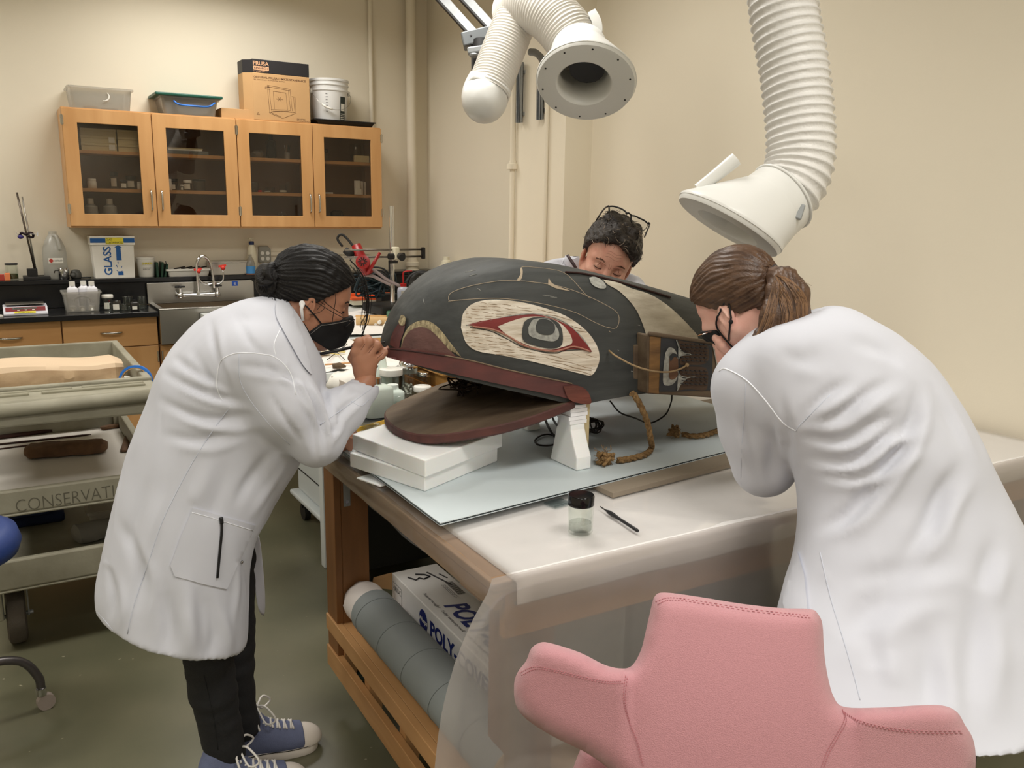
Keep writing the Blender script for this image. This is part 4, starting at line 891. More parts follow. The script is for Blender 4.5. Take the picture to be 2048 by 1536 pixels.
for k in range(n_): p = A+(B_-A)*(k/n_); d = nrm(B_-A); nr = nrm(D_-A)*.8; m.add([p+V(0, 0, ZB+.0015), p+V(0, 0, ZB+.0055)+d*.002, p+nr*.5+V(0, 0, ZB+.0055)+d*.002, p+nr*.5+V(0, 0, ZB+.0015)], [[0, 1, 2, 3]])
o = m.build('corrugation', mat('flute_dark', (70, 78, 82), rough=.6), bd); o['kind'] = 'stuff'
m = MB(); slab(m, ZB+.0016, ZB+.0054, -.008); m.build('core', mat('core_dark', (60, 66, 70), rough=.7), bd)
t = thing('grey_underlay', 'grey brown board lying under the corrugated board near the standing woman', 'board', (1.7, 1.9, TH+.018))
MB().add([V(1.28, 1.60, TH+.018), V(2.3, 1.71, TH+.0155), V(2.3, 2.3, TH+.0155), V(1.28, 2.3, TH+.0155)]+[V(1.28, 1.60, ZB-.0004), V(2.3, 1.71, ZB-.0004), V(2.3, 2.3, ZB-.0004), V(1.28, 2.3, ZB-.0004)], [[3, 2, 1, 0], [4, 5, 6, 7], [0, 1, 5, 4], [1, 2, 6, 5], [2, 3, 7, 6], [3, 0, 4, 7]]).build('board', mat('taupe', (140, 128, 112), rough=.6), t)
ZS = ZB+.0078
def foamslab(N, L, Rr, z0, z1, lab):
    N, L, Rr = V(*N, 0), V(*L, 0), V(*Rr, 0); Fq = L+Rr-N; q = [N, Rr, Fq, L]
    return MB().add([p+V(0, 0, z0) for p in q]+[p+V(0, 0, z1) for p in q], [[3, 2, 1, 0], [4, 5, 6, 7], [0, 1, 5, 4], [1, 2, 6, 5], [2, 3, 7, 6], [3, 0, 4, 7]]).build('foam_slab', FOAM, None, bevel=.003, label=lab, cat='foam')
foamslab((.860, 1.815), (.772, 2.10), (1.150, 1.955), ZS, ZS+.040, 'lower white foam slab of the two stacked under the jaw tip')
foamslab((.855, 1.802), (.788, 2.12), (1.163, 1.952), ZS+.0405, ZS+.085, 'upper white foam slab with the jaw tip resting on it')
foamslab((.800, 1.955), (.77, 2.05), (.88, 1.98), TH+.018, TH+.0235, 'small white foam offcut poking out below the foam slabs')
# carved stand: two wooden uprights with foam fronts
for (x, y, s, lab) in ((1.292, 1.775, 1, 'white foam wedge with wrapped tissue top propping the near jaw hinge'), (1.40, 2.32, -1, 'white foam wedge on the far side under the mask')):
    t = thing('foam_wedge', lab, 'foam', (x, y+s*.06, ZS)); H = 1.085-ZS; R90 = np.array([[0, 0, 1], [1, 0, 0], [0, 1, 0.]])
    prof = [(0, .0), (0, .035), (.018, .07), (.032, .105), (.038, H-.002), (.085, H-.002), (.115, .05), (.13, 0)]
    prof = [(a*s, b) for a, b in prof]
    if s < 0: prof = prof[::-1]
    m = MB().prism(prof, 0, .048, R=R90, o=(x, y, ZS)); m.build('wedge_body', FOAM, t, bevel=.004)
    m = MB()
    for k in range(5):
        zz = ZS+H-.05+.011*k
        m.ring_loft([[V(x-.004-.003*math.sin(k*2)+.056*(i > 0 and i < 3), y+s*(.032 if i < 2 else .09), zz+dz) for i in range(4)] for dz in (0, .010)])
    m.build('tissue_wrap', mat('tissue', (238, 238, 240), rough=.7, bump=.5, bscale=60), t, smooth=True, sharp=30)
    Bx('wood_upright', wood('pale_lath', (196, 180, 140), (178, 158, 116), 2, .6, 'Z'), x+.05, x+.068, y+s*.06-.02, y+s*.06+.02, ZS, 1.092, None, label='pale wooden upright beside the %s foam wedge' % ('near' if s > 0 else 'far'), cat='wooden post', bevel=.002)

# jar and brush on the padding
ZP = TH+.0172
t = thing('solvent_jar', 'clear glass jar with a glossy black lid and a little clear liquid', 'jar', (1.072, 1.452, ZP)); c = (1.072, 1.452, ZP+.001)
MB().lathe([(.026, 0), (.0285, .004), (.0285, .062), (.026, .068), (.0245, .066), (.0255, .061), (.0255, .007), (.0005, .005)], c, n=36).build('jar_body', GLASS, t, smooth=True, sharp=50)
MB().lathe([(.0005, .0075), (.025, .0075), (.025, .024), (.0005, .0245)], c, n=36).build('liquid', glass('liquid', (240, 242, 240), .02, .15), t, smooth=True, sharp=50)
MB().lathe([(.0275, .064), (.0295, .066), (.0298, .086), (.028, .089), (.0005, .0895)], c, n=36).build('lid', mat('gloss_black', (14, 14, 16), rough=.12), t, smooth=True, sharp=40)
t = thing('black_brush', 'black handled detail tool lying on the padding by the glass jar', 'tool', (1.17, 1.42, ZP))
a = PZ(1200, 1013, ZP+.005); b = PZ(1276, 1062, ZP+.005)
MB().tube([a+(b-a)*s for s in (.17, .25, .35, .5, .75, .97, 1)], [.0022, .005, .0058, .004, .0038, .0042, .003], 10).build('handle', BLACKP, t, smooth=True)
MB().tube([a+(b-a)*s for s in (0, .18)], [.0012, .002], 8).build('ferrule', DARKM, t, smooth=True)
t = thing('clear_clip', 'clear plastic strip sticking out below the corrugated board', 'plastic strip', (1.09, 1.60, ZP)); MB().box(-.02, .035, -.012, .03, 0, .004, rotz(.15), (1.13, 1.625, ZP-.001)).build('strip', glass('strip_clear', (215, 222, 222), .1, .3), t)
# far side: ring dish, yellow ruler, pencil
t = thing('glass_ring_dish', 'stack of clear glass petri lids on the cream padding', 'dish', (1.0, 2.53, TH+.012))
for k in range(3): MB().lathe([(.038-.004*k, .0+.006*k), (.040-.004*k, .001+.006*k), (.040-.004*k, .006+.006*k), (.037-.004*k, .006+.006*k), (.036-.004*k, .002+.006*k), (.0005, .0015+.006*k)], (1.0, 2.52, TH+.020), n=30).build('lid_ring', GLASS, t, smooth=True, sharp=40)
a = PZ(686, 868, .90); b = PZ(775, 842, .90)
MB().bar(a, b, .003, .014, (0, 0, 1)).build('yellow_ruler', mat('ruler_yellow', (236, 186, 50), rough=.4), None, label='yellow ruler on the cream padding beyond the foam slabs', cat='ruler')

# ================================================================== things beyond the table
# black equipment cart
t = thing('black_cart', 'black cart beyond the table with a black tray of bottles and jars on top', 'cart', (1.42, 3.35, 0))
BM = mat('cart_black', (16, 17, 19), rough=.35)
m = MB().box(1.21, 1.655, 3.20, 3.58, .08, .70); m.build('cabinet_body', BM, t, bevel=.005)
Bx('recess_panel', mat('cart_grey', (70, 74, 78), rough=.3), 1.36, 1.63, 3.192, 3.1995, .30, .40, t, bevel=.003)
Bx('side_post', mat('post_grey', (70, 74, 68), rough=.5), 1.175, 1.2095, 3.20, 3.235, .08, .70, t)
for (x, y) in ((1.23, 3.22), (1.62, 3.22), (1.25, 3.54), (1.62, 3.54)):
    MB().cyl((x-.02, y, .042), (x+.02, y, .042), .041, 18).build('caster', RUBBER, t, smooth=True, sharp=40)
Bx('top_tray', BM, 1.00, 1.66, 3.02, 3.465, .745, .76, t, bevel=.004)
MB().box(1.00, 1.66, 3.00, 3.02, .745, .775).box(.98, 1.0, 3.00, 3.465, .745, .775).build('tray_rim', BM, t, bevel=.003)
Bx('deck', BM, 1.0, 1.655, 3.1, 3.46, .7005, .7445, t)
ZK = .7605
PLW = mat('pale_green_plastic', (206, 216, 206), rough=.4, sss=.1)
def at(px, py, z=ZK): return PZ(px, py, z)
p = at(756, 832); t = squarebottle('squeeze_jug', p[0], p[1], ZK, .12, .09, .16, 'pale green plastic bottle with a chrome sprayer cap in the black tray', PLW, CHROME, capr=.22)
p = at(786, 822); t = squarebottle('white_bottle', p[0], p[1], ZK, .085, .085, .115, 'squat pale square bottle at the front of the black tray', mat('pale_mint', (214, 226, 218), rough=.35), mat('mint_cap', (224, 232, 226), rough=.4), capr=.45)
p = at(783, 800); jar('clear_jar', p[0], p[1], ZK, .05, .145, 'clear jar with a broad white lid in the black tray', lidm=WHITEP, lidh=.2, neck=.95, content=MILK, fill=.35)
p = at(817, 795); t = thing('sugar_shaker', 'fluted glass shaker with a domed chrome lid holding cotton swabs', 'jar', (p[0], p[1], ZK))
rings = []
for (r, z) in ((.040, 0), (.042, .01), (.042, .135), (.040, .14), (.037, .14), (.038, .012)):
    rings.append([V(p[0]+r*(1+.02*(j % 2))*math.cos(2*PI*j/32), p[1]+r*(1+.02*(j % 2))*math.sin(2*PI*j/32), ZK+z) for j in range(32)])
MB().ring_loft(rings).build('glass_body', GLASS, t, smooth=True, sharp=60)
MB().lathe([(.043, .138), (.044, .15), (.04, .165), (.028, .178), (.01, .185), (.0005, .186)], (p[0], p[1], ZK), n=24).build('dome_lid', CHROME, t, smooth=True, sharp=60)
m = MB()
for k in range(40): c_ = V(p[0]+random.uniform(-.024, .024), p[1]+random.uniform(-.024, .024), ZK+random.uniform(.02, .062)); m.ball(c_, random.uniform(.004, .007), n=6, m=4)
o = m.build('cotton_pieces', PAPER, t, smooth=True); o['kind'] = 'stuff'
p = at(766, 797); t = thing('cone_bottle', 'slender white cone nozzle bottle behind the broad lidded jar', 'bottle', (p[0], p[1], ZK)); MB().lathe([(.045, 0), (.045, .09), (.02, .15), (.012, .21), (.010, .225), (.0005, .235)], (p[0], p[1], ZK), n=20).build('bottle_body', PLW, t, smooth=True)
p = at(845, 812); jar('clear_jar', p[0], p[1], ZK, .035, .09, 'small jar with a white lid just behind the jaw edge', lidm=WHITEP, lidh=.25, neck=1)
p = at(808, 826); jar('clear_jar', p[0], p[1], ZK, .035, .075, 'low clear glass jar in front of the fluted shaker', lidm=GLASS, lidh=.3, neck=1)
p = V(1.615, 3.41, 0); jar('clear_jar', p[0], p[1], ZK, .03, .12, 'clear jar with a chrome lid behind the fluted shaker', lidm=CHROME, lidh=.15, neck=1)
Bx('blue_denim_box', mat('slate_blue', (66, 86, 104), rough=.6), 0, .10, 0, .07, 0, .05, None, o=at(715, 828)+V(-.0, .0, .0), label='slate blue box low in the black tray beside the mint bottle', cat='box', bevel=.003)
# white framed peninsula bench
pb = thing('peninsula_bench', 'white topped bench covered in papers reaching back to the counter', 'bench', (1.8, 4.6, 0))
WB = mat('bench_white', (214, 218, 216), rough=.4)
Bx('bench_top', WB, 1.14, 1.61, 3.47, 5.86, .862, .900, pb, bevel=.003); Bx('bench_top', WB, 1.612, 2.62, 4.35, 5.86, .862, .900, pb, bevel=.003)
for (x, y) in ((1.15, 3.48), (1.15, 5.75), (2.55, 5.75), (1.555, 3.60)): Bx('leg', WB, x, x+.05, y, y+.05, .001, .8615, pb, bevel=.003)
Bx('apron', WB, 1.2005, 1.5495, 3.485, 3.505, .80, .8615, pb); Bx('apron', WB, 1.155, 1.175, 3.531, 5.749, .80, .8615, pb)
PAPER2 = mat('sheet_paper', (236, 232, 226), rough=.75, bump=.35, bscale=14)
m = MB()
def wavy(x0, x1, y0, y1, z, amp, seed, n=24):
    return np.array([[V(x0+(x1-x0)*i/n, y0+(y1-y0)*j/n, z+amp*(.5+noise.noise(Vector((i*.3+seed, j*.3, seed))))) for j in range(n+1)] for i in range(n+1)])
MB().grid(wavy(1.15, 2.55, 4.4, 5.5, .902, .018, 3)).build('white_cloth', PAPER2, None, smooth=True, label='rumpled white tissue covering the far bench', cat='cloth')
MB().grid(wavy(1.15, 1.60, 3.48, 4.38, .902, .012, 8)).build('white_cloth', PAPER2, None, smooth=True, label='rumpled white tissue at the near corner of the far bench', cat='cloth')
# wood topped stand with a framed edge
t = thing('wooden_drawer_table', 'wooden table corner with a layered ply edge, seen below the mask snout', 'table', (2.0, 3.6, 0))
OAK = wood('honey_oak', (196, 148, 82), (164, 112, 52), 2, .4, 'Y', .1)
Bx('table_top', OAK, 1.63, 2.55, 3.25, 4.34, .884, .900, t, bevel=.002); Bx('apron_box', OAK, 1.66, 2.52, 3.28, 4.32, .815, .8835, t, bevel=.002); Bx('under_rail', wood('orange_rail', (206, 138, 60), (184, 116, 44), 2, .4, 'Y', .1), 1.64, 1.66, 3.27, 4.33, .782, .8145, t)
for (x, y) in ((1.672, 3.3), (2.46, 3.3), (1.68, 4.26), (2.46, 4.26)): Bx('leg', OAK, x, x+.05, y, y+.05, .001, .8145 if x > 1.7 else .8145, t)
for k, (x, y, a) in enumerate(((1.80, 3.34, .1), (1.95, 3.42, -.2), (1.9, 3.9, .3))):
    MB().box(-.11, .11, -.14, .14, 0, .0015, rotz(a), (x+.05, y+.12, .9015+.002*k)).build('paper_sheet', PAPER, None, label=('white paper sheet at the corner of the wooden table', 'second white sheet overlapping on the wooden table', 'white sheet farther back on the wooden table')[k], cat='paper')
# clutter on the peninsula: rolls, dishes, brushes, trays
def onb(px, py): return PZ(px, py, .915)
CLUT = [(.0, )]
p = onb(752, 648); MB().tube([p+V(-.10, .06, .015), p+V(.10, -.06, .02)], [.030, .024], 14).build('carved_stick', mat('pale_wood_roll', (206, 172, 122), rough=.6), None, smooth=True, sharp=40, label='pale wooden roll lying on the white papers', cat='roll')
p = onb(746, 634); Bx('wood_strip', mat('light_orange_wood', (226, 178, 118), rough=.6), -.11, .11, -.015, .015, 0, .012, None, R=rotz(-.4), o=p, label='light orange wood strip behind the roll', cat='wood strip', bevel=.002)
GJ = film('green_glass', (120, 176, 150), .6, .2, .3)
p = onb(784, 635); jar('green_jar', p[0], p[1], .915, .035, .045, 'short green glass jar on the far bench', lidm=None, body=GJ, lidh=.05)
p = onb(744, 624); jar('green_jar', p[0], p[1], .915, .028, .055, 'small green dish nearer the woman on the far bench', 'dish', lidm=None, body=GJ, lidh=.05)
p = onb(800, 623); jar('clear_dish', p[0], p[1], .915, .03, .02, 'clear dish with a bluish tint near the mask top', 'dish', lidm=None, body=CLEARP, lidh=.05)
p = onb(788, 650)
m = MB()
for k in range(60): m.ball(p+V(random.uniform(-.09, .09), random.uniform(-.12, .12), random.uniform(0, .02)), random.uniform(.006, .014), n=6, m=4)
o = m.build('cotton_wads', PAPER, None, label='heap of small crumpled white cotton wads beside the wooden roll', cat='cotton'); o['kind'] = 'stuff'
# tools near the hand
for k, (a, b, r, mm, lb, ct) in enumerate([((600, 700), (680, 712), .003, 'Y', 'thin pale stick among the brushes', 'stick'), ((650, 732), (720, 727), .004, 'W', 'wooden brush handle at the bench edge', 'brush'), ((655, 722), (695, 690), .0022, 'D', 'thin dark needle tool crossing the tissue', 'tool'),
                                           ((690, 722), (660, 694), .0018, 'D', 'second thin dark tool crossing the first', 'tool'), ((640, 712), (662, 700), .008, 'W', 'short wooden handle by the collar', 'tool'), ((633, 700), (690, 706), .006, 'Y', 'yellowish stick near the collar button', 'stick')]):
    MB().cyl(onb(*a)+V(0, 0, .006), onb(*b)+V(0, 0, .006), r, 8).build('bench_tool', {'Y': mat('straw', (220, 200, 130), rough=.6), 'W': mat('pinewood', (200, 150, 100), rough=.5), 'D': DARKM}[mm], None, label=lb, cat=ct, smooth=True, sharp=40)
p = onb(665, 737); MB().tube([p+V(-.0, 0, .01), p+V(.03, -.01, .012), p+V(.055, -.02, .008)], [.012, .015, .004], 10).build('soft_brush', mat('bristle_brown', (104, 86, 66), rough=.9, bump=.8, bscale=200, stretch=(1, .1, 1)), None, smooth=True, label='brown soft brush head at the bench edge', cat='brush')
p = onb(648, 707); jar('cream_pot', p[0], p[1], .915, .035, .05, 'cream plastic pot half hidden behind the collar', 'pot', body=CREAMP, lidm=CREAMP)
# open carton with white foam beneath the bench edge, white cart body
t = thing('open_carton', 'open pale carton with white wrapping behind the raised forearm', 'box', (1.3, 3.35, .6))
c0 = PD(672, 790, 3.62)
MB().add([PD(663, 752, 3.62), PD(700, 770, 3.55), PD(700, 830, 3.55), PD(663, 812, 3.62)]+[PD(664, 752, 3.6405), PD(702, 770, 3.565), PD(702, 830, 3.565), PD(664, 812, 3.6405)], [[0, 1, 2, 3], [7, 6, 5, 4], [0, 4, 5, 1], [2, 6, 7, 3], [0, 3, 7, 4], [1, 5, 6, 2]]).build('carton_side', mat('carton_beige', (196, 184, 172), rough=.7), t)
b0 = PD(703, 762, 3.68); m = MB().ball(b0, (.11, .09, .05), n=16, m=10); m.v = [p+V(*[noise.noise(Vector((p*22).tolist())+Vector((k, 0, 0)))*.02 for k in (0, 5, 9)]) for p in m.v]; m.build('white_wrap', PAPER, t, smooth=True)
t = thing('white_cart', 'white plastic wheeled cart standing behind the table', 'cart', (1.36, 3.95, 0))
WC = mat('cart_white', (206, 212, 212), rough=.35)
m = MB().box(1.26, 1.54, 3.60, 4.22, .14, .70); m.build('cart_body', WC, t, bevel=.02, bseg=3)
Bx('base_lip', WC, 1.225, 1.55, 3.60, 4.25, .115, .1395, t, bevel=.008); Bx('seam_line', RUBBER, 1.2575, 1.2595, 3.61, 4.2, .262, .268, t)
for (x, y) in ((1.27, 4.13), (1.27, 3.70), (1.5, 4.13), (1.5, 3.70)): MB().cyl((x-.015, y, .045), (x+.015, y, .045), .044, 18).box(x-.02, x+.02, y-.012, y+.012, .07, .115).build('caster', RUBBER, t, smooth=True, sharp=40)
# microscope boom stand
t = thing('boom_stand', 'microscope boom stand with twin steel rails and a chrome upright pole', 'stand', (2.24, 5.2, .92))
zt_ = .9205
Bx('stand_base', RUBBER, 2.10, 2.36, 5.06, 5.40, zt_, zt_+.06, t, bevel=.01)
MB().cyl((2.235, 5.2, zt_+.06), (2.235, 5.2, 1.617), .016, 20).build('upright_pole', CHROME, t, smooth=True, sharp=40)
for z in (1.338, 1.292): MB().cyl((1.90, 5.17, z), (2.44, 5.17, z), .0065, 12).build('rail', mat('rail_steel', (128, 122, 114), rough=.3, metal=.9), t, smooth=True)
Bx('end_cap', BLACKP, 2.435, 2.458, 5.155, 5.185, 1.275, 1.352, t, bevel=.006)
Bx('slide_block', CREAMP, 2.225, 2.262, 5.13, 5.215, 1.278, 1.356, t, bevel=.008)
MB().cyl((2.262, 5.13, 1.298), (2.245, 5.06, 1.292), .022, 16).cyl((2.30, 5.15, 1.298), (2.262, 5.15, 1.298), .02, 16).cyl((2.19, 5.15, 1.295), (2.225, 5.15, 1.295), .02, 16).build('knob', RUBBER, t, smooth=True, sharp=40)
MB().cyl((2.235, 5.2, 1.25), (2.235, 5.2, 1.268), .024, 16).box(2.2, 2.255, 5.15, 5.18, 1.25, 1.266).cyl((2.2, 5.165, 1.18), (2.2, 5.165, 1.27), .006, 8).build('collar', RUBBER, t)
# red corded tool, hoses
t = thing('red_power_tool', 'red and black corded tool hanging from the boom rails', 'power tool', (2.0, 5.15, 1.25))
RT = mat('tool_red', (150, 28, 28), rough=.35)
MB().tube([PD(712, 490, 5.45), PD(724, 520, 5.45), PD(735, 548, 5.45)], [.03, .036, .04], 14).build('housing', RT, t, smooth=True)
MB().lathe([(.032, 0), (.045, .01), (.045, .03), (.03, .034), (.0005, .034)], PD(727, 525, 5.38), frame(-FWD), 20).build('fan_housing', RT, t, smooth=True, sharp=40)
for k in range(10):
    a = k*PI/5; c_ = PD(727, 525, 5.38)-FWD*.036; MB().bar(c_+.010*(RIGHT*math.cos(a)+DOWN*math.sin(a)), c_+.030*(RIGHT*math.cos(a)+DOWN*math.sin(a)), .003, .005).build('vent_slot', RUBBER, t)
MB().tube([PD(690, 500, 5.45), PD(706, 512, 5.45)], [.022, .03], 12).build('motor_cap', RUBBER, t, smooth=True)
MB().tube(catmull([PD(685, 493, 5.5), PD(675, 478, 5.5), PD(682, 469, 5.5), PD(695, 478, 5.5), PD(712, 502, 5.48), PD(718, 520, 5.45)], 24), .008, 8).build('cord_loop', RUBBER, t, smooth=True)
MB().tube([PD(735, 548, 5.4), PD(760, 505, 5.4)], [.012, .01], 10).build('nozzle', RT, t, smooth=True)
for k, pts in enumerate((((722, 545), (745, 540), (775, 560), (800, 572)), ((722, 550), (745, 552), (765, 562), (782, 570)))):
    MB().tube(catmull([PD(*q, 5.5) for q in pts], 20), .011, 8).build('grey_hose', mat('hose_grey', (140, 126, 124), rough=.5), None, smooth=True, label=('upper grey hose curving to the boom pole', 'lower grey hose curving to the boom pole')[k], cat='hose')
o = MB(); c_ = PD(755, 566, 5.75)
for k in range(9): o.tube(catmull([c_+V(random.uniform(-.17, .13), random.uniform(-.05, .05), random.uniform(-.09, .07)) for _ in range(6)], 30), .007, 6)
o.build('cable_heap', mat('teal_cable', (24, 44, 52), rough=.5), None, smooth=True, label='tangle of dark teal cables piled behind the boom pole', cat='cable')
m = MB()
for k in range(3): m.tube(catmull([PD(725+8*k, 548+4*k, 5.6), PD(745, 535+7*k, 5.6), PD(765, 537+5*k, 5.6), PD(776, 545+6*k, 5.6)], 16), .006, 6)
m.build('power_cables', RUBBER, None, smooth=True, label='black cords looping over the cable tangle', cat='cable')
t = thing('orange_tray', 'orange plastic lid lying on a white flat box by the boom base', 'tray', (2.15, 5.5, .92))
p = PZ(745, 597, .955); Bx('white_box', CREAMP, -.17, .15, -.11, .11, 0, .035, t, R=rotz(-.15), o=(p[0], p[1], .9205), bevel=.004); MB().box(-.18, .16, -.12, .12, .036, .044, rotz(-.15), (p[0], p[1], .9205)).box(-.18, .16, .10, .12, .044, .066, rotz(-.15), (p[0], p[1], .9205)).box(-.18, .16, -.12, -.11, .044, .056, rotz(-.15), (p[0], p[1], .9205)).build('orange_lid', mat('orange_plastic', (222, 96, 48), rough=.4), t, bevel=.003)
t = thing('squeeze_bottle', 'milky squeeze bottle with a red cap and bent red nozzle', 'bottle', (2.14, 4.95, .92)); p = PZ(807, 615, .925)
t.location = Vector((p[0], p[1], .9205))
MB().lathe([(.040, 0), (.042, .006), (.042, .12), (.038, .14), (.020, .15), (.02, .155), (.0005, .156)], (p[0], p[1], .9205), n=24).build('bottle_body', mat('milky_solid', (204, 208, 220), rough=.35, sss=.2), t, smooth=True, sharp=60)
MB().lathe([(.022, .152), (.022, .172), (.0005, .173)], (p[0], p[1], .9205), n=16).build('cap', REDP, t, smooth=True, sharp=40)
MB().tube(catmull([(p[0], p[1], 1.09), (p[0], p[1], 1.16), (p[0]+.012, p[1]-.01, 1.175), (p[0]+.055, p[1]-.03, 1.18)], 14), [.005]*8+[.0045]*4+[.003]*3, 8).build('nozzle', REDP, t, smooth=True)
add_label((p[0]-.035, p[1]-.0425, 1.0), (1, -.05, 0), (0, 0, 1), .04, .045, LABELW, t, .001)
t = thing('wire_basket', 'black wire basket on the far bench beside the white drain fittings', 'basket', (2.75, 5.5, 1.0))
m = MB(); q0 = PD(800, 542, 5.9); q1 = PD(875, 560, 5.9)
for k in range(7): s = k/6; m.cyl(PD(808+60*s, 540+4*s, 5.9), PD(808+60*s, 585, 5.9), .003, 5)
for k in range(5): m.cyl(PD(808, 542+9*k, 5.9), PD(872, 546+9*k, 5.9), .003, 5)
for k in range(4): m.cyl(PD(808+20*k, 583, 5.9), PD(808+20*k, 578, 6.3), .003, 5)
m.build('wire_mesh', RUBBER, t)
for a, b in (((838, 558), (870, 556)), ((836, 575), (848, 580))): MB().tube([PD(*a, 5.8), PD(*b, 5.8)], .020, 10).build('clamp_bar', RUBBER, t, smooth=True, sharp=40)
m = MB().tube(catmull([PZ(822, 612, .93), PD(822, 565, 5.3), PD(840, 548, 5.3), PD(865, 552, 5.3), PD(880, 560, 5.3)], 20), .014, 8).tube(catmull([PD(812, 566, 5.32), PD(825, 550, 5.32), PD(845, 544, 5.32), PD(862, 550, 5.32)], 16), .012, 8)
m.build('black_hose', RUBBER, None, smooth=True, label='thick black hose arching behind the squeeze bottle', cat='hose')
Bx('power_supply', RUBBER, -.07, .07, -.05, .05, 0, .09, None, o=(PZ(775, 612, .92)[0], PZ(775, 612, .92)[1], .9205), label='black power supply block in front of the boom pole', cat='device', bevel=.01)

# ================================================================== beige utility cart with wood pieces
BEI = mat('cart_beige', (156, 152, 134), rough=.55, var=.12, vscale=9, bump=.12, bscale=70, col2=(138, 134, 116))
uc = thing('utility_cart', 'beige three tier plastic utility cart marked CONSERVATION', 'cart', (.18, 3.9, 0))
ux0, ux1, uy0, uy1 = -.14, .475, 3.30, 4.46
def tray(z0, z1, name, lip=.03, y0=uy0):
    m = MB().box(ux0, ux1, y0, uy1, z0, z0+.012)
    m.box(ux0, ux1, y0, y0+lip, z0+.012, z1).box(ux0, ux1, uy1-lip, uy1, z0+.012, z1).box(ux0, ux0+lip, y0+lip, uy1-lip, z0+.012, z1).box(ux1-lip, ux1, y0+lip, uy1-lip, z0+.012, z1)
    return m.build(name, BEI, uc, bevel=.006)
tray(.84, .955, 'top_tray', .03, uy0+.13); tray(.52, .615, 'middle_shelf'); tray(.24, .36, 'bottom_shelf')
m = MB().prism([(0, .845), (0, .91), (.02, .935), (.14, .945), (.14, .845)], ux0, ux1, R=np.array([[0, 0, 1], [1, 0, 0], [0, 1, 0.]]), o=(0, uy0-.02, 0)); m.build('handle_shelf', BEI, uc, bevel=.008)
MB().tube([V(ux0-.01, uy0-.025, .905), V(ux1+.01, uy0-.025, .915)], .024, 14).build('handle_bar', BEI, uc, smooth=True)
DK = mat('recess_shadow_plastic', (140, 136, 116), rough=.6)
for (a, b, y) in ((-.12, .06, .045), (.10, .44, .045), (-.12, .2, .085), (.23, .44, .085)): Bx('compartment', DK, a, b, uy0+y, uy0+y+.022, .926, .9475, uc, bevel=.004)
for (x, y) in ((ux0+.012, uy0+.02), (ux0+.012, uy1-.06), (ux1-.05, uy1-.06), (ux1-.05, uy0+.05)): MB().box(x, x+.04, y, y+.045, .13, .85).build('post', BEI, uc, bevel=.006)
lettering('CONSERVATION', (-.015, uy0, .535), (1, 0, .02), (0, 0, 1), .40, .045, mat('pencil_grey', (96, 92, 78), rough=.7), uc, name='lettering', bold=-.012)
for (x, y) in ((-.05, 3.42), (.36, 3.42), (-.05, 4.3), (.36, 4.3)):
    MB().lathe([(.085, -.032), (.10, -.026), (.104, -.01), (.104, .01), (.10, .026), (.085, .032), (.05, .03), (.05, -.03)], (x, y, .104), np.array([[0, 0, 1], [1, 0, 0], [0, 1, 0.]]), 32).build('wheel', DIRTR, uc, smooth=True, sharp=50)
    MB().box(x+.038, x+.043, y-.02, y+.02, .10, .24).box(x-.043, x-.038, y-.02, y+.02, .10, .24).box(x-.043, x+.043, y-.03, y+.03, .232, .239).cyl((x-.05, y, .104), (x+.055, y, .104), .008, 10).build('wheel_fork', GALV, uc)
# large pale block on the cart
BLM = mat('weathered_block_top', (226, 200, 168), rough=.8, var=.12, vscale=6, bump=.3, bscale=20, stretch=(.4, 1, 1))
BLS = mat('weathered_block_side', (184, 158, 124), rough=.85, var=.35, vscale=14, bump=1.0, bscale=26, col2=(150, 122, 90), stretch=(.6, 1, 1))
zz = .853; n1 = 90; rings = []
for i in range(n1+1):
    s = i/n1; x = -.42+.84*s; e = min(1, (1-s)/.06+.25)
    c = V(x, 3.80+.05*s, zz); hy = .13*(e**.5); hz = .125*(.7+.3*e**.5)*(1-.08*math.sin(s*9))
    ring = []
    for (a, b) in ((-1, 0), (-1.02, .3), (-1.0, .62), (-.9, .82), (-.82, .95), (-.3, 1), (.3, 1.02), (.8, .98), (1, .8), (1, 0)):
        nn_ = noise.noise_vector(Vector((x*14, a*3, b*6)))*.011 +noise.noise_vector(Vector((x*45, a*9, b*14)))*.008 if b < .8 else noise.noise_vector(Vector((x*9, a*3, b*6)))*.004
        ring.append(c+V(0, a*hy, b*hz)+V(nn_[0]*.4, nn_[1], nn_[2]*(b > 0)))
    rings.append(ring)
m = MB(); m.ring_loft(rings); mi = []
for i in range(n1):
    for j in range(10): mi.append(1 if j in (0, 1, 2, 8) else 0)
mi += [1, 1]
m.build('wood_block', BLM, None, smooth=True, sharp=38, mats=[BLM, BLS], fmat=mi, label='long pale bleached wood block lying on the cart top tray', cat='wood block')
t = thing('tape_roll', 'blue masking tape roll standing at the end of the pale block', 'tape roll', (.43, 3.62, .853)); Rt = frame(nrm(V(-.35, -1, .15)))
p = V(.435, 3.57, .853+.064)
MB().lathe([(.062, -.012), (.062, .012), (.053, .012), (.053, -.012), (.062, -.012)], p, Rt, 32, cap=False).build('tape', mat('tape_blue', (42, 116, 206), rough=.5), t, smooth=True, sharp=40)
MB().lathe([(.0525, -.011), (.0525, .011), (.049, .011), (.049, -.011), (.0525, -.011)], p, Rt, 32, cap=False).build('core', KRAFT, t, smooth=True, sharp=40)
t = thing('tape_roll', 'white tape roll lying behind the blue one', 'tape roll', (.40, 3.68, .853))
MB().lathe([(.052, 0), (.052, .05), (.03, .05), (.03, 0), (.052, 0)], (.385, 3.74, .853), None, 28, cap=False).build('tape', WHITEP, t, smooth=True, sharp=40)
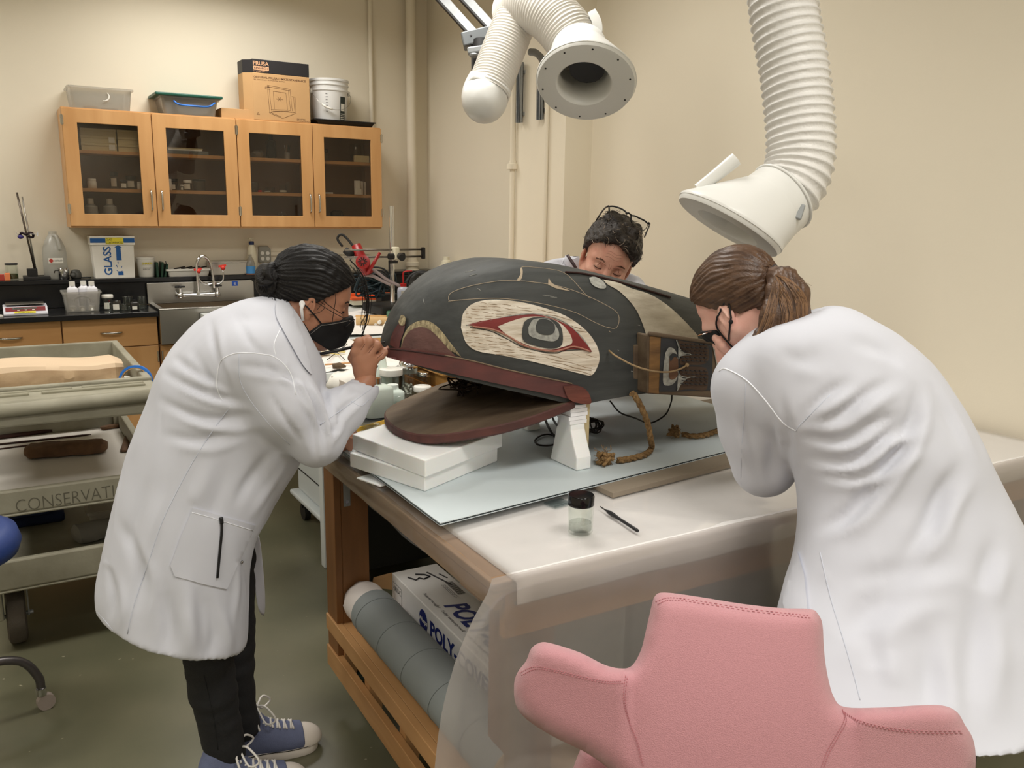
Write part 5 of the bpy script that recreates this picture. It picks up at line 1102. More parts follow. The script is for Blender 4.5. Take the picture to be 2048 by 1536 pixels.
# liner and fragments on the middle shelf
Bx('shelf_liner', mat('liner_white', (214, 208, 198), rough=.8), ux0+.032, ux1-.032, uy0+.032, uy1-.032, .5325, .536, None, label='white foam liner on the middle shelf of the cart', cat='liner')
LZ = .5365
WOODD = mat('dark_old_wood', (74, 44, 34), rough=.75, var=.4, vscale=30, bump=.6, bscale=50, stretch=(.2, 1, 1), col2=(48, 28, 24))
STONE = mat('brown_fragment', (122, 92, 66), rough=.85, var=.35, vscale=16, bump=.9, bscale=30, col2=(92, 68, 50))
def fragment(a, b, w, h, m_, lab, name='wood_fragment', seed=0, cat='wood fragment', z=LZ):
    a = V(*a, z); b = V(*b, z); d = nrm(b-a); L = np.linalg.norm(b-a); pr = np.cross(V(0, 0, 1), d); rings = []
    for i in range(15):
        s = i/14; e = min(1, min(s, 1-s)/.08+.55); c = a+d*L*s; ring = []
        for j in range(10):
            an = 2*PI*j/10; q = noise.noise(Vector((s*6+seed, math.cos(an)*1.5, math.sin(an)*1.5+seed)))
            yy = math.copysign(abs(math.cos(an))**.6, math.cos(an)); z2 = math.copysign(abs(math.sin(an))**.6, math.sin(an))
            ring.append(c+pr*(w/2*e*yy*(1+.25*q))+V(0, 0, h/2+h/2*e*z2*(1+.15*q)))
        rings.append(ring)
    mm = MB().ring_loft(rings); mn = min(p[2] for p in mm.v); mm.v = [V(p[0], p[1], z+(p[2]-mn)) for p in mm.v]
    return mm.build(name, m_, None, smooth=True, sharp=50, label=lab, cat=cat)
a, b = PZ(-60, 880, .55), PZ(158, 852, .55); fragment((a[0], a[1]), (b[0], b[1]), .022, .018, WOODD, 'thick dark stick at the back of the middle shelf', seed=1)
a, b = PZ(-60, 893, .545), PZ(182, 867, .545); fragment((a[0], a[1]), (b[0], b[1]), .010, .008, WOODD, 'thin dark stick lying next to the brown block', seed=2)
a, b = PZ(-60, 903, .545), PZ(120, 880, .545); fragment((a[0], a[1]), (b[0], b[1]), .008, .006, WOODD, 'thinnest dark splinter under the thin stick', seed=12)
a, b = PZ(50, 905, .56), PZ(215, 893, .56); fragment((a[0], a[1]), (b[0], b[1]), .11, .055, STONE, 'large brown weathered block on the middle shelf', seed=3, cat='block')
a, b = PZ(202, 857, .545), PZ(242, 850, .545); fragment((a[0], a[1]), (b[0], b[1]), .035, .018, STONE, 'small reddish brown flake near the shelf end', seed=4)
a, b = PZ(248, 902, .545), PZ(257, 870, .545); fragment((a[0], a[1]), (b[0], b[1]), .030, .016, STONE, 'small upright brown splintered piece by the coat', seed=5)
# bottom shelf contents
t = thing('blue_cloth', 'dark blue folded cloth on the bottom shelf of the cart', 'cloth', (.0, 4.1, .2525)); MB().box(-.10, .16, 3.95, 4.2, .2525, .30).build('fold', mat('navy_cloth', (40, 52, 84), rough=.9), t, bevel=.015, bseg=3); MB().box(-.10, .10, 3.93, 4.15, .3005, .325).build('fold', MATS['navy_cloth'], t, bevel=.01, bseg=3)
a, b = V(.16, 3.62), V(.36, 3.66); fragment((.17, 3.66), (.38, 3.70), .11, .07, mat('grey_pad', (136, 132, 122), rough=.9, bump=.3, bscale=30), 'rounded grey padded bundle on the bottom shelf', 'padded_bundle', 7, 'bundle', .2525)
t = thing('nail_box', 'small white box with black printed band on the bottom shelf', 'box', (.36, 3.46, .2525)); Bx('box_body', LABELW, .295, .42, 3.42, 3.50, .2525, .335, t, bevel=.002)
add_label((.298, 3.42, .305), R_, U, .115, .018, INK, t, .0008); lettering('1 LB BOX', (.302, 3.4195, .309), R_, U, .08, .010, LABELW, t, depth=.001); lettering('Finishing nails\n8D 2.5 IN', (.3, 3.42, .275), R_, U, .09, .02, INK, t, depth=.001)
t = thing('clear_tub', 'clear open plastic tub at the back of the bottom shelf', 'tub', (.33, 3.6, .2525)); tt = tub('plastic_tub', .24, .42, 3.72, 3.9, .2525, .10, 'clear plastic tub of fragments on the bottom shelf', CLEARP); bpy.data.objects.remove(t)
fragment((.30, 3.78), (.38, 3.84), .04, .03, WOODD, 'dark red fragment inside the clear tub', seed=9, z=.2575)

# blue stool at the frame edge
st = thing('lab_stool', 'blue padded stool with a black ring and grey legs, mostly out of frame', 'stool', (-.42, 2.86, 0))
sc_ = V(-.34, 2.80, 0); NAVY = mat('navy_vinyl', (38, 60, 118), rough=.5, bump=.1, bscale=80)
MB().lathe([(.0005, .60), (.17, .60), (.205, .62), (.215, .65), (.205, .685), (.17, .70), (.0005, .705)], sc_+V(.12, 0, -.03), n=40).build('seat', NAVY, st, smooth=True)
SL = mat('stool_leg', (92, 88, 88), rough=.35, metal=.7)
for k in range(5):
    a = math.radians(12+72*k); d = V(math.cos(a), math.sin(a), 0)
    MB().tube(catmull([sc_+d*.03+V(0, 0, .20), sc_+d*.20+V(0, 0, .215), sc_+d*.30+V(0, 0, .19), sc_+d*.345+V(0, 0, .12), sc_+d*.35+V(0, 0, .075)], 16), .0135, 10).build('leg', SL, st, smooth=True)
    c = sc_+d*.36; pr = np.cross(d, V(0, 0, 1))
    MB().cyl(c+V(0, 0, .027)-pr*.011, c+V(0, 0, .027)+pr*.011, .0268, 18).build('caster_wheel', mat('caster_beige', (150, 138, 130), rough=.5), st, smooth=True, sharp=40)
    MB().cyl(c-d*.01+V(0, 0, .055), c-d*.01+V(0, 0, .078), .016, 12).bar(c-pr*.014+V(0, 0, .02), c-pr*.014+V(0, 0, .06)-d*.01, .02, .003).build('caster_fork', CHROME, st)
MB().cyl(sc_+V(0, 0, .19), sc_+V(.0, 0, .57), .022, 14).build('column', SL, st, smooth=True, sharp=40)
MB().tube([sc_+V(.02, .02, .33)+V(.215*math.cos(a), .215*math.sin(a), 0) for a in np.linspace(0, 2*PI, 41)[:-1]], .010, 8, closed=True).build('foot_ring', BLACKP, st, smooth=True)
for k in range(4): a = k*PI/2+.4; MB().cyl(sc_+V(.02, .02, .33)+V(.212*math.cos(a), .212*math.sin(a), 0), sc_+V(.0, 0, .30), .006, 8).build('ring_strut', BLACKP, st)
# ================================================================== carved whale mask
from mathutils.geometry import delaunay_2d_cdt
def carve(name, c1, c2, rough, bs=40, bmp=.5, st=(.15, 1, 1), vs=30, sc=None, scc=None):
    m = mat(name, c1, rough=rough, var=.3, vscale=vs, col2=c2, stretch=st, bump=bmp, bscale=bs, detail=8)
    return m
MBLACK = carve('mask_black', (66, 68, 66), (46, 48, 47), .62, 46, .35)
MWHITE = carve('mask_white', (228, 220, 206), (190, 176, 156), .8, 60, .9, (.08, 1, 1.6), 42)
MBAND = carve('mask_band', (198, 190, 172), (164, 154, 136), .8, 60, .5, (.3, 1, 1), 30)
MRED = carve('mask_red', (102, 56, 52), (80, 48, 46), .6, 40, .3)
MRED2 = carve('mask_bright_red', (130, 44, 42), (112, 40, 38), .55, 60, .2)
MPURP = carve('mask_nostril', (104, 72, 66), (84, 58, 54), .7, 60, .6)
MTEX = mat('mask_rough_white', (186, 172, 136), rough=.9, var=.7, vscale=150, col2=(96, 84, 64), bump=1.0, bscale=200, stretch=(1, 1, .35))
MBRN = carve('mask_brown', (112, 96, 76), (76, 60, 46), .75, 30, .6, (.12, 1, 1), 16)
MGREY = carve('mask_grey', (176, 176, 168), (132, 132, 126), .7, 120, .4, (1, 1, 1), 80)
MLINE = mat('mask_bare_line', (172, 156, 134), rough=.8)
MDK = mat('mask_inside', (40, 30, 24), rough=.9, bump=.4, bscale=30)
mk = thing('whale_mask', 'large carved whale mask painted black, white and red with an open jaw', 'mask', (1.5, 2.05, ZS))
MY = 2.05
ST = [(.850, .000, 1.238, 1.245), (.854, .028, 1.236, 1.258), (.864, .052, 1.232, 1.283), (.880, .076, 1.227, 1.312), (.90, .098, 1.220, 1.342), (.93, .124, 1.209, 1.378), (.97, .150, 1.196, 1.410), (1.02, .178, 1.182, 1.437), (1.08, .204, 1.165, 1.456),
      (1.16, .229, 1.144, 1.471), (1.25, .242, 1.118, 1.467), (1.32, .248, 1.098, 1.459), (1.36, .250, 1.092, 1.454), (1.45, .252, 1.098, 1.436), (1.55, .250, 1.098, 1.414), (1.65, .244, 1.092, 1.392), (1.75, .236, 1.083, 1.367), (1.85, .226, 1.073, 1.341), (1.97, .208, 1.06, 1.308), (2.10, .182, 1.05, 1.272), (2.22, .150, 1.05, 1.238), (2.32, .11, 1.06, 1.21), (2.36, .07, 1.08, 1.19)]
def stat(x):
    for i in range(len(ST)-1):
        if x <= ST[i+1][0]:
            a, b = ST[i], ST[i+1]; t = (x-a[0])/(b[0]-a[0])
            z = [ST[max(i-1, 0)], a, b, ST[min(i+2, len(ST)-1)]]
            return [float(a[k]+(b[k]-a[k])*t) for k in (1, 2, 3)]
    return list(ST[-1][1:])
xs = np.concatenate([np.linspace(.850, .90, 10), np.linspace(.91, 1.1, 20), np.linspace(1.11, 2.36, 90)])
SV = np.array([stat(x) for x in xs])
SV[:, 1] -= .014*np.clip((1.36-xs)/.05, 0, 1)
for _ in range(3): SV[1:-1] = .25*SV[:-2]+.5*SV[1:-1]+.25*SV[2:]
NR = 56; rings = []
for x, (h, zb, zt) in zip(xs, SV):
    r = []; hh = zt-zb; e1 = .5+.25*max(0, min(1, (1.0-x)/.15)); e2 = .85
    for j in range(NR+1):
        a = PI*j/NR; cc = math.cos(a); y = MY-h*math.copysign(abs(cc)**e1, cc); s = math.sin(a)**e2
        r.append(V(x, y+.004*noise.noise(Vector((x*8, s*4, cc*3)))*(h > .05), zb+hh*s))
    # hollow underside
    r2 = [V(p[0], MY+(p[1]-MY)*.90, max(zb+.006, zb+(p[2]-zb)*.90)) for p in r[::-1]]
    rings.append(r+r2)
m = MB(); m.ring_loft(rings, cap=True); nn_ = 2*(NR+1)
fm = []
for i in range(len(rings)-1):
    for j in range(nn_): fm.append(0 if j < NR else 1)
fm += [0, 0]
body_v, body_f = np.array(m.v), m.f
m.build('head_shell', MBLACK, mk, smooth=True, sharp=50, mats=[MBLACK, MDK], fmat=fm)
BMASK = bvh_of(body_v, body_f)
def inpoly(p, poly):
    x, y = p; c = False; n = len(poly); j = n-1
    for i in range(n):
        xi, yi = poly[i]; xj, yj = poly[j]
        if (yi > y) != (yj > y) and x < (xj-xi)*(y-yi)/(yj-yi+1e-12)+xi: c = not c
        j = i
    return c
def patch(b, poly, step, lift, name, m, parent, dens=4, thick=.003, smooth_poly=True, relief=None):
    """painted or applied shape lying on a surface, with its own rim"""
    P = [V(*p) for p in poly]
    Q = catmull(P+[P[0]], len(P)*dens)[:-1] if smooth_poly else P
    if not smooth_poly:
        R2 = []
        for i in range(len(P)):
            a, c = P[i], P[(i+1) % len(P)]; n = max(1, int(np.linalg.norm(c-a)/step))
            R2 += [a+(c-a)*k/n for k in range(n)]
        Q = R2
    Q = [tuple(q[:2]) for q in Q]
    x0 = min(q[0] for q in Q); x1 = max(q[0] for q in Q); y0 = min(q[1] for q in Q); y1 = max(q[1] for q in Q)
    inner = [(x, y) for x in np.arange(x0+step*.5, x1, step) for y in np.arange(y0+step*.5, y1, step) if inpoly((x, y), Q) and min((x-q[0])**2+(y-q[1])**2 for q in Q) > (step*.4)**2]
    vv, ee, ff, ov, oe, of = delaunay_2d_cdt([Vector(q) for q in Q]+[Vector(q) for q in inner], [], [list(range(len(Q)))], 1, 1e-5)
    V3 = []; last = None
    for q in vv:
        h = hit(b, q[0], q[1], lift)
        if h is None:
            h = last if last is not None else None
            if h is not None: d = np.linalg.norm(h-CAM); r_ = nrm(ray(q[0], q[1])); h = CAM+r_*d
        if h is None: continue_ = True
        V3.append(h); last = h if h is not None else last
    ok = next((h for h in V3 if h is not None), None)
    if ok is None: return None
    V3 = [h if h is not None else ok for h in V3]
    if relief: V3 = [h+nrm(CAM-h)*relief(q[0], q[1]) for h, q in zip(V3, vv)]
    F = [list(f) for f in ff]
    # orient to camera
    a, b_, c = (V3[F[0][k]] for k in range(3))
    if np.dot(np.cross(b_-a, c-a), CAM-a) < 0: F = [f[::-1] for f in F]
    cnt = {}
    for f in F:
        for i in range(len(f)):
            e = (f[i], f[(i+1) % len(f)]); cnt[e] = 1
    rim = [e for e in cnt if (e[1], e[0]) not in cnt]; n0 = len(V3); idx = {}
    for e in rim:
        for k in e:
            if k not in idx: idx[k] = len(V3); V3.append(V3[k]+nrm(V3[k]-CAM)*(lift+thick))
    for e in rim: F.append([e[1], e[0], idx[e[0]], idx[e[1]]])
    return link_mesh(name, V3, F, m, parent, smooth=True, sharp=40)
def surface_line(b, pts, r, name, m, parent, lift=.0, dens=4, rs=None, n=6):
    P = onto(b, pts, lift, dens)
    if len(P) < 2: return None
    rr = r if rs is None else [rs[min(len(rs)-1, int(i/len(P)*len(rs)))] for i in range(len(P))]
    return MB().tube(P, rr, n).build(name, m, parent, smooth=True)
EYEP = [(922, 655), (926, 628), (945, 608), (980, 600), (1030, 603), (1080, 614), (1130, 632), (1170, 660), (1192, 690), (1198, 715), (1193, 735), (1182, 750), (1160, 747), (1120, 737), (1060, 722), (1000, 710), (955, 702), (932, 685)]
patch(BMASK, EYEP, 7, .0025, 'eye_panel', MWHITE, mk, relief=lambda x, y: .0012*math.sin((y+ (x-920)*-.16+.0006*(x-1060)**2)*1.05))
m = MB()
for k in range(30):
    y0 = 603+k*6.2; pts = []
    for x in range(922, 1200, 10):
        y = y0+(x-920)*.16-8*math.sin((x-920)/280*PI)+1.2*math.sin(x*.11+k*2)
        if inpoly((x, y), EYEP) and not inpoly((x, y), [(928, 651), (990, 636), (1060, 626), (1120, 638), (1160, 668), (1184, 706), (1120, 706), (1060, 700), (1000, 670)]): pts.append((x, y))
        else:
            if len(pts) > 2:
                P_ = onto(BMASK, pts, .0026); m.tube(P_, .00055, 4)
            pts = []
    if len(pts) > 2: m.tube(onto(BMASK, pts, .0026), .00055, 4)
o_ = m.build('tool_mark', mat('tool_mark_tan', (150, 126, 98), rough=.9), mk); o_['kind'] = 'stuff'
OUT = [(934, 650), (960, 643), (1000, 636), (1050, 630), (1075, 630), (1110, 640), (1140, 655), (1160, 675), (1175, 693), (1181, 704), (1160, 699), (1140, 698), (1120, 702), (1095, 703), (1060, 696), (1030, 682), (1000, 664), (960, 654)]
patch(BMASK, OUT, 6, .0045, 'eyelid', MRED2, mk)
patch(BMASK, [(994, 653), (1020, 643), (1050, 635), (1085, 635), (1115, 645), (1135, 664), (1142, 685), (1125, 693), (1100, 699), (1065, 694), (1035, 682), (1010, 667)], 6, .0062, 'eyeball', MWHITE, mk, relief=lambda x, y: .0009*math.sin(y*1.1))
patch(BMASK, [(1046, 645), (1058, 637), (1085, 636), (1112, 645), (1122, 665), (1120, 690), (1100, 697), (1070, 692), (1046, 682), (1043, 662)], 6, .0082, 'iris', MBLACK, mk)
patch(BMASK, [(1054, 655), (1062, 641), (1075, 638), (1095, 640), (1108, 652), (1115, 668), (1110, 680), (1095, 682), (1070, 677), (1056, 670)], 5, .0098, 'iris_ring', MGREY, mk)
patch(BMASK, [(1068, 651), (1075, 640), (1090, 640), (1103, 647), (1106, 661), (1098, 669), (1082, 669), (1070, 663)], 5, .0112, 'pupil', MBLACK, mk)
surface_line(BMASK, [(932, 651), (970, 643), (1020, 632), (1055, 628), (1090, 631), (1125, 643), (1150, 662), (1170, 684), (1181, 704)], .0016, 'carved_rim', MGREY, mk, .003)
surface_line(BMASK, [(945, 653), (985, 659), (1015, 672), (1045, 690), (1075, 698), (1105, 702), (1125, 698), (1142, 693), (1160, 696), (1178, 703)], .0022, 'lower_lid_rim', mat('rim_pink', (170, 118, 100), rough=.7), mk, .006)
surface_line(BMASK, [(940, 655), (980, 662), (1010, 676), (1040, 692), (1075, 702), (1108, 706), (1130, 701), (1165, 699)], .0012, 'lid_shadow_line', MBLACK, mk, .003)
# red lip
LIP = [(777, 697), (800, 695), (850, 700), (900, 708), (950, 722), (1000, 735), (1060, 749), (1110, 760), (1145, 768), (1166, 776), (1175, 790), (1176, 806), (1150, 801), (1110, 790), (1050, 778), (980, 763), (900, 745), (840, 731), (800, 722), (779, 714)]
patch(BMASK, LIP, 7, .009, 'upper_lip', MRED, mk, thick=.012)
surface_line(BMASK, [(785, 698), (830, 702), (880, 709), (915, 714)], .0022, 'lip_groove', mat('groove_dark', (54, 32, 30), rough=.8), mk, .009)
surface_line(BMASK, [(890, 709), (950, 722), (1010, 737), (1080, 753), (1140, 766)], .0018, 'lip_edge_line', carve('edge_tan', (136, 118, 96), (100, 84, 68), .8), mk, .010)
patch(BMASK, [(1122, 771), (1145, 770), (1164, 776), (1174, 790), (1175, 806), (1150, 804), (1132, 795)], 6, .014, 'jaw_hinge_block', carve('hinge_red', (108, 58, 46), (84, 46, 38), .65, 60, .8), mk, thick=.03)
surface_line(BMASK, [(1180, 807), (1210, 805), (1240, 798), (1258, 794)], .003, 'worn_edge', carve('worn_red', (110, 70, 50), (70, 50, 40), .8), mk, .0)
# nostril
patch(BMASK, [(802, 697), (808, 672), (818, 655), (832, 645), (850, 641), (868, 648), (885, 664), (900, 684), (915, 703), (922, 714), (905, 703), (870, 700), (835, 698)], 6, .003, 'nostril_border', MTEX, mk)
patch(BMASK, [(804, 696), (811, 676), (824, 661), (843, 655), (862, 661), (880, 678), (897, 697), (910, 712), (880, 708), (840, 701)], 6, .0055, 'nostril', MPURP, mk)
patch(BMASK, [(783, 690), (785, 676), (792, 660), (799, 650), (806, 640), (812, 638), (814, 645), (810, 665), (803, 683), (799, 696)], 4, .006, 'snout_ridge', MRED, mk)
patch(BMASK, [(801, 645), (806, 634), (812, 633), (815, 640), (812, 652), (804, 652)], 3, .008, 'snout_chip', MTEX, mk)
# bare carved outlines on the black
for pts, nm in (([(897, 603), (903, 602), (950, 598), (1000, 597), (1050, 602), (1100, 611), (1150, 625), (1190, 645), (1215, 655), (1232, 656), (1238, 640), (1232, 623), (1200, 604), (1160, 586), (1120, 573), (1080, 566), (1040, 562), (1000, 562), (950, 570), (915, 580), (900, 588), (897, 597), (899, 603)], 'carved_line'),
                ([(1034, 562), (1042, 555), (1041, 540), (1046, 534), (1070, 535), (1110, 540), (1132, 548), (1150, 565), (1170, 588), (1180, 597)], 'carved_line'), ([(1218, 662), (1222, 665)], 'carved_line')):
    surface_line(BMASK, pts, .0008, nm, MLINE, mk, .0004)
patch(BMASK, [(1096, 570), (1097, 557), (1103, 566), (1118, 574), (1140, 582), (1115, 578)], 4, .0012, 'chipped_spot', MLINE, mk)
patch(BMASK, [(1033, 561), (1041, 548), (1041, 537), (1045, 540), (1044, 555), (1038, 562)], 4, .0012, 'chipped_spot', MLINE, mk)
for (x, y, dx, dy) in ((1085, 590, 22, 3), (1100, 594, 14, 1), (955, 577, 6, 4), (930, 545, 22, -5), (938, 552, 16, -4), (846, 598, 3, 10), (1235, 700, 3, 1), (1275, 650, 5, 1), (1262, 742, 6, 2)):
    surface_line(BMASK, [(x, y), (x+dx, y+dy)], .0007, 'scratch', MGREY, mk, .0003, 2)
# saddle patch and blowhole disc
patch(BMASK, [(1205, 560), (1235, 566), (1260, 577), (1300, 590), (1335, 612), (1362, 636), (1380, 655), (1395, 675), (1380, 690), (1340, 700), (1302, 696), (1292, 672), (1283, 645), (1268, 615), (1240, 585), (1215, 570)], 8, .002, 'saddle_patch', MBAND, mk)
patch(BMASK, [(1177, 557), (1188, 555), (1203, 562), (1211, 573), (1208, 578), (1195, 577), (1182, 569)], 4, .003, 'grey_disc', MGREY, mk)
surface_line(BMASK, [(1130, 546), (1160, 548), (1200, 556), (1250, 569), (1300, 584), (1340, 596)], .003, 'ridge_cord', mat('dark_red_cord', (52, 28, 24), rough=.8), mk, .003) 
MB().tube(catmull([PY(1070, 531, 2.05), PY(1085, 527, 2.05), PY(1110, 532, 2.05), PY(1150, 541, 2.04), PY(1195, 551, 2.04), PY(1245, 562, 2.04), PY(1280, 574, 2.04)], 30), .0028, 6).build('top_cord', MATS['dark_red_cord'], mk, smooth=True)
# fin panel on the side
fy = 1.755; q = lambda x, y: PY(x, y, fy)
fin = [q(1298, 669), q(1296, 788), q(1330, 790), q(1380, 793), q(1440, 797), q(1520, 800), q(1520, 706), q(1440, 691), q(1360, 679)]
fx = [(p[0], p[2]) for p in fin]
RXZ = np.array([[1, 0, 0], [0, 0, -1], [0, 1, 0.]])
fp = MB().prism([(p[0], p[2]) for p in fin], -(fy+.055), -fy, R=RXZ).build('side_fin', MBRN, mk, bevel=.005)
fv = [V(x, fy, z) for x, z in ((1.40, 1.0), (2.3, 1.0), (2.3, 1.4), (1.40, 1.4))]; BF = bvh_of(np.array(fv), [[0, 1, 2, 3]])
FBLK = carve('fin_black', (50, 52, 58), (34, 36, 40), .6, 60, .3)
patch(BF, [(1299, 672), (1321, 675), (1317, 787), (1297, 785)], 8, .0012, 'ochre_edge', carve('fin_ochre', (140, 104, 60), (92, 66, 40), .7, 80, .6), fp, smooth_poly=False)
patch(BF, [(1321, 674), (1350, 678), (1415, 688), (1424, 692), (1424, 780), (1345, 783), (1317, 783)], 8, .0018, 'formline_field', FBLK, fp, smooth_poly=False)
patch(BF, [(1329, 706), (1336, 695), (1346, 697), (1352, 706), (1354, 716), (1354, 745), (1352, 758), (1344, 768), (1333, 771), (1325, 766), (1325, 740)], 5, .0032, 'oval_ring', MGREY, fp)
patch(BF, [(1337, 712), (1343, 706), (1352, 709), (1354, 720), (1354, 745), (1350, 755), (1341, 759), (1336, 750)], 5, .0045, 'oval_inner', carve('fin_red_brown', (110, 78, 56), (84, 58, 42), .7), fp)
patch(BF, [(1336, 712), (1343, 706), (1352, 709), (1354, 715), (1346, 713), (1339, 722)], 4, .0055, 'oval_cap', FBLK, fp)
def cells(poly, fn):
    o = patch(BF, poly, 5, .003, fn, carve('fin_feather', (84, 64, 48), (64, 48, 38), .75), fp); return o
for poly in ([(1354, 680), (1375, 684), (1400, 688), (1414, 692), (1416, 705), (1414, 722), (1400, 729), (1376, 729), (1358, 728), (1362, 712), (1375, 708), (1362, 698)], [(1359, 734), (1380, 733), (1404, 734), (1414, 742), (1414, 768), (1408, 780), (1375, 778), (1352, 780), (1362, 765), (1372, 754), (1360, 750)]): cells(poly, 'feather_field')
m = MB()
for r in range(13):
    for c in range(6):
        x = 1362+c*9.2+(r % 2)*2; y = 688+r*6.6+(x-1362)*.02
        if 727 < y < 737 or (x < 1372 and (703 < y < 713 or 748 < y < 758)): continue
        a = PY(x, y, fy-.005); b = PY(x+6, y+1, fy-.005)
        m.bar(a, b, .004, .0022, (0, 0, 1))
m.build('feather_dash', FBLK, fp)['kind'] = 'stuff'
m = MB(); fl = []
for pts in ([(1353, 680), (1358, 695), (1368, 706), (1384, 709)], [(1354, 716), (1364, 711), (1384, 709)], [(1354, 782), (1362, 768), (1374, 756), (1390, 754)], [(1355, 742), (1362, 752), (1374, 755)]):
    m.tube(catmull([PY(*p, fy-.004) for p in pts], 12), .0016, 5)
m.build('grey_formline', MGREY, fp, smooth=True)
patch(BF, [(1355, 684), (1360, 700), (1372, 708), (1360, 711), (1355, 718)], 4, .0036, 'grey_web', MGREY, fp); patch(BF, [(1355, 745), (1362, 755), (1372, 757), (1362, 766), (1353, 780)], 4, .0036, 'grey_web', MGREY, fp)
patch(BF, [(1424, 692), (1432, 735), (1428, 770), (1418, 782), (1440, 760), (1455, 730), (1440, 715), (1430, 700)], 5, .003, 'grey_web', MGREY, fp)
Bx('mount_block', MBRN, fin[0][0]-.012, fin[0][0]+.02, 1.80, 1.86, 1.13, 1.24, mk, bevel=.003)
MB().tube(catmull([q(1298, 667), q(1340, 673), q(1400, 682), q(1460, 692), q(1520, 700)], 16), .006, 8).build('fin_edge', MBRN, fp, smooth=True)
# lower jaw
def PP(px, py, p0=V(.92, 0, 1.03), n=V(-.2, 0, 1)): d = ray(px, py); return CAM+d*((p0-CAM) @ n/(d @ n))
JO = [(1150, 800), (1105, 818), (1060, 834), (1000, 850), (950, 859), (900, 867), (850, 870), (810, 863), (784, 850), (769, 832), (773, 818), (790, 806), (825, 790), (870, 771), (915, 757), (960, 748), (1010, 748), (1060, 757), (1110, 775), (1150, 788)]
JP = catmull([PP(*p) for p in JO]+[PP(*JO[0])], 100)[:-1]
cen = sum(JP)/len(JP)
m = MB(); nJ = len(JP); TJ = .024
def jr(s, dz, f=0): return [cen+(p-cen)*s+V(0, 0, dz+f) for p in JP]
m.ring_loft([jr(.96, -TJ-.004), jr(1.0, -TJ+.003), jr(1.0, -.003), jr(.985, 0.0)], cap=False)
nside = len(m.f)
m.ring_loft([jr(.985, 0), jr(.93, -.002), jr(.8, -.006), jr(.55, -.012), jr(.3, -.015), jr(.02, -.016)], cap=True)
m.ring_loft([jr(.96, -TJ-.004), jr(.02, -TJ-.004)], cap=False)
fm = [1]*nside+[0]*(len(m.f)-nside)
jaw = m.build('lower_jaw', MBRN, mk, smooth=True, sharp=40, mats=[MBRN, carve('jaw_red', (92, 52, 46), (70, 42, 38), .65)], fmat=fm)
m = MB(); 
for pts in ([(775, 830), (830, 812), (900, 800), (960, 795)], [(785, 840), (850, 845), (950, 838)], [(790, 820), (850, 800), (900, 785)], [(800, 850), (870, 858), (940, 850)], [(850, 815), (950, 812), (1040, 806)]):
    m.tube([PP(*p)+V(0, 0, .0-.006) for p in catmull([V(*p) for p in pts], 12)], .0012, 5)
m.build('grain_crack', mat('crack_dark', (44, 32, 26), rough=.9), jaw)
# jaw lashing: knotted dark twine
TW_ = mat('dark_twine', (46, 34, 26), rough=.85); m = MB(); c0 = PP(930, 790)+V(0, 0, .03)
for k in range(14):
    m.tube(catmull([c0+V(random.gauss(0, .022), random.gauss(0, .022), random.gauss(.0, .022)) for _ in range(5)], 16), .0022, 5)
for k in range(3): m.tube(catmull([c0+V(.01*k, 0, .01), c0+V(.01+.01*k, .0, .06), c0+V(.02, .01, .10)], 10), .002, 5)
m.tube(catmull([PP(900, 772)+V(0, 0, .002), PP(915, 782)+V(0, 0, .004), c0], 10), .0018, 5)
m.build('twine_lashing', TW_, mk, smooth=True)
# carved teeth-like broken edge and inner pieces seen in the mouth
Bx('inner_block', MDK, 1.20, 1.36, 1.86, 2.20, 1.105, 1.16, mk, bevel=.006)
m = MB(); c0 = PP(1015, 762)+V(0, .05, .03)
for k in range(6): m.ball(c0+V(random.uniform(-.04, .05), random.uniform(-.02, .03), random.uniform(-.01, .015)), (.022, .014, .012), n=8, m=6)
m.build('white_packing', mat('tissue_pink', (230, 222, 220), rough=.7), mk, smooth=True)
# ropes
def rope(path, r, name, m_, parent=None, twist=90, strands=3, **k):
    P = catmull(path, 140); L = 0; m = MB(); T = []; acc = [0]
    for i in range(1, len(P)): acc.append(acc[-1]+np.linalg.norm(P[i]-P[i-1]))
    x = frame(P[1]-P[0])[:, 0]; fr = []
    for i in range(len(P)):
        t = nrm(P[min(i+1, len(P)-1)]-P[max(i-1, 0)]); x = nrm(x-t*x.dot(t)); fr.append((x, np.cross(t, x)))
    for s in range(strands):
        m.tube([P[i]+(fr[i][0]*math.cos(acc[i]*twist+2*PI*s/strands)+fr[i][1]*math.sin(acc[i]*twist+2*PI*s/strands))*r*.5 for i in range(len(P))], r*.62, 7)
    return m.build(name, m_, parent, smooth=True, **k), P
HEMP = mat('hemp_rope', (164, 132, 88), rough=.9, var=.45, vscale=120, col2=(112, 84, 52), bump=.8, bscale=300)
rp = thing('hanging_rope', 'thick twisted brown rope hanging from the mask to a frayed knot', 'rope', (1.45, 1.80, ZS))
rr_ = .0085
path = [PY(1262, 782, 1.82), PY(1270, 792, 1.79), PY(1285, 820, 1.785), PY(1296, 850, 1.785), PY(1301, 878, 1.785), PZ(1303, 896, ZS+.010), PZ(1290, 909, ZS+.009), PZ(1262, 917, ZS+.009), PZ(1236, 921, ZS+.010)]
rope(path, rr_, 'strand', HEMP, rp)
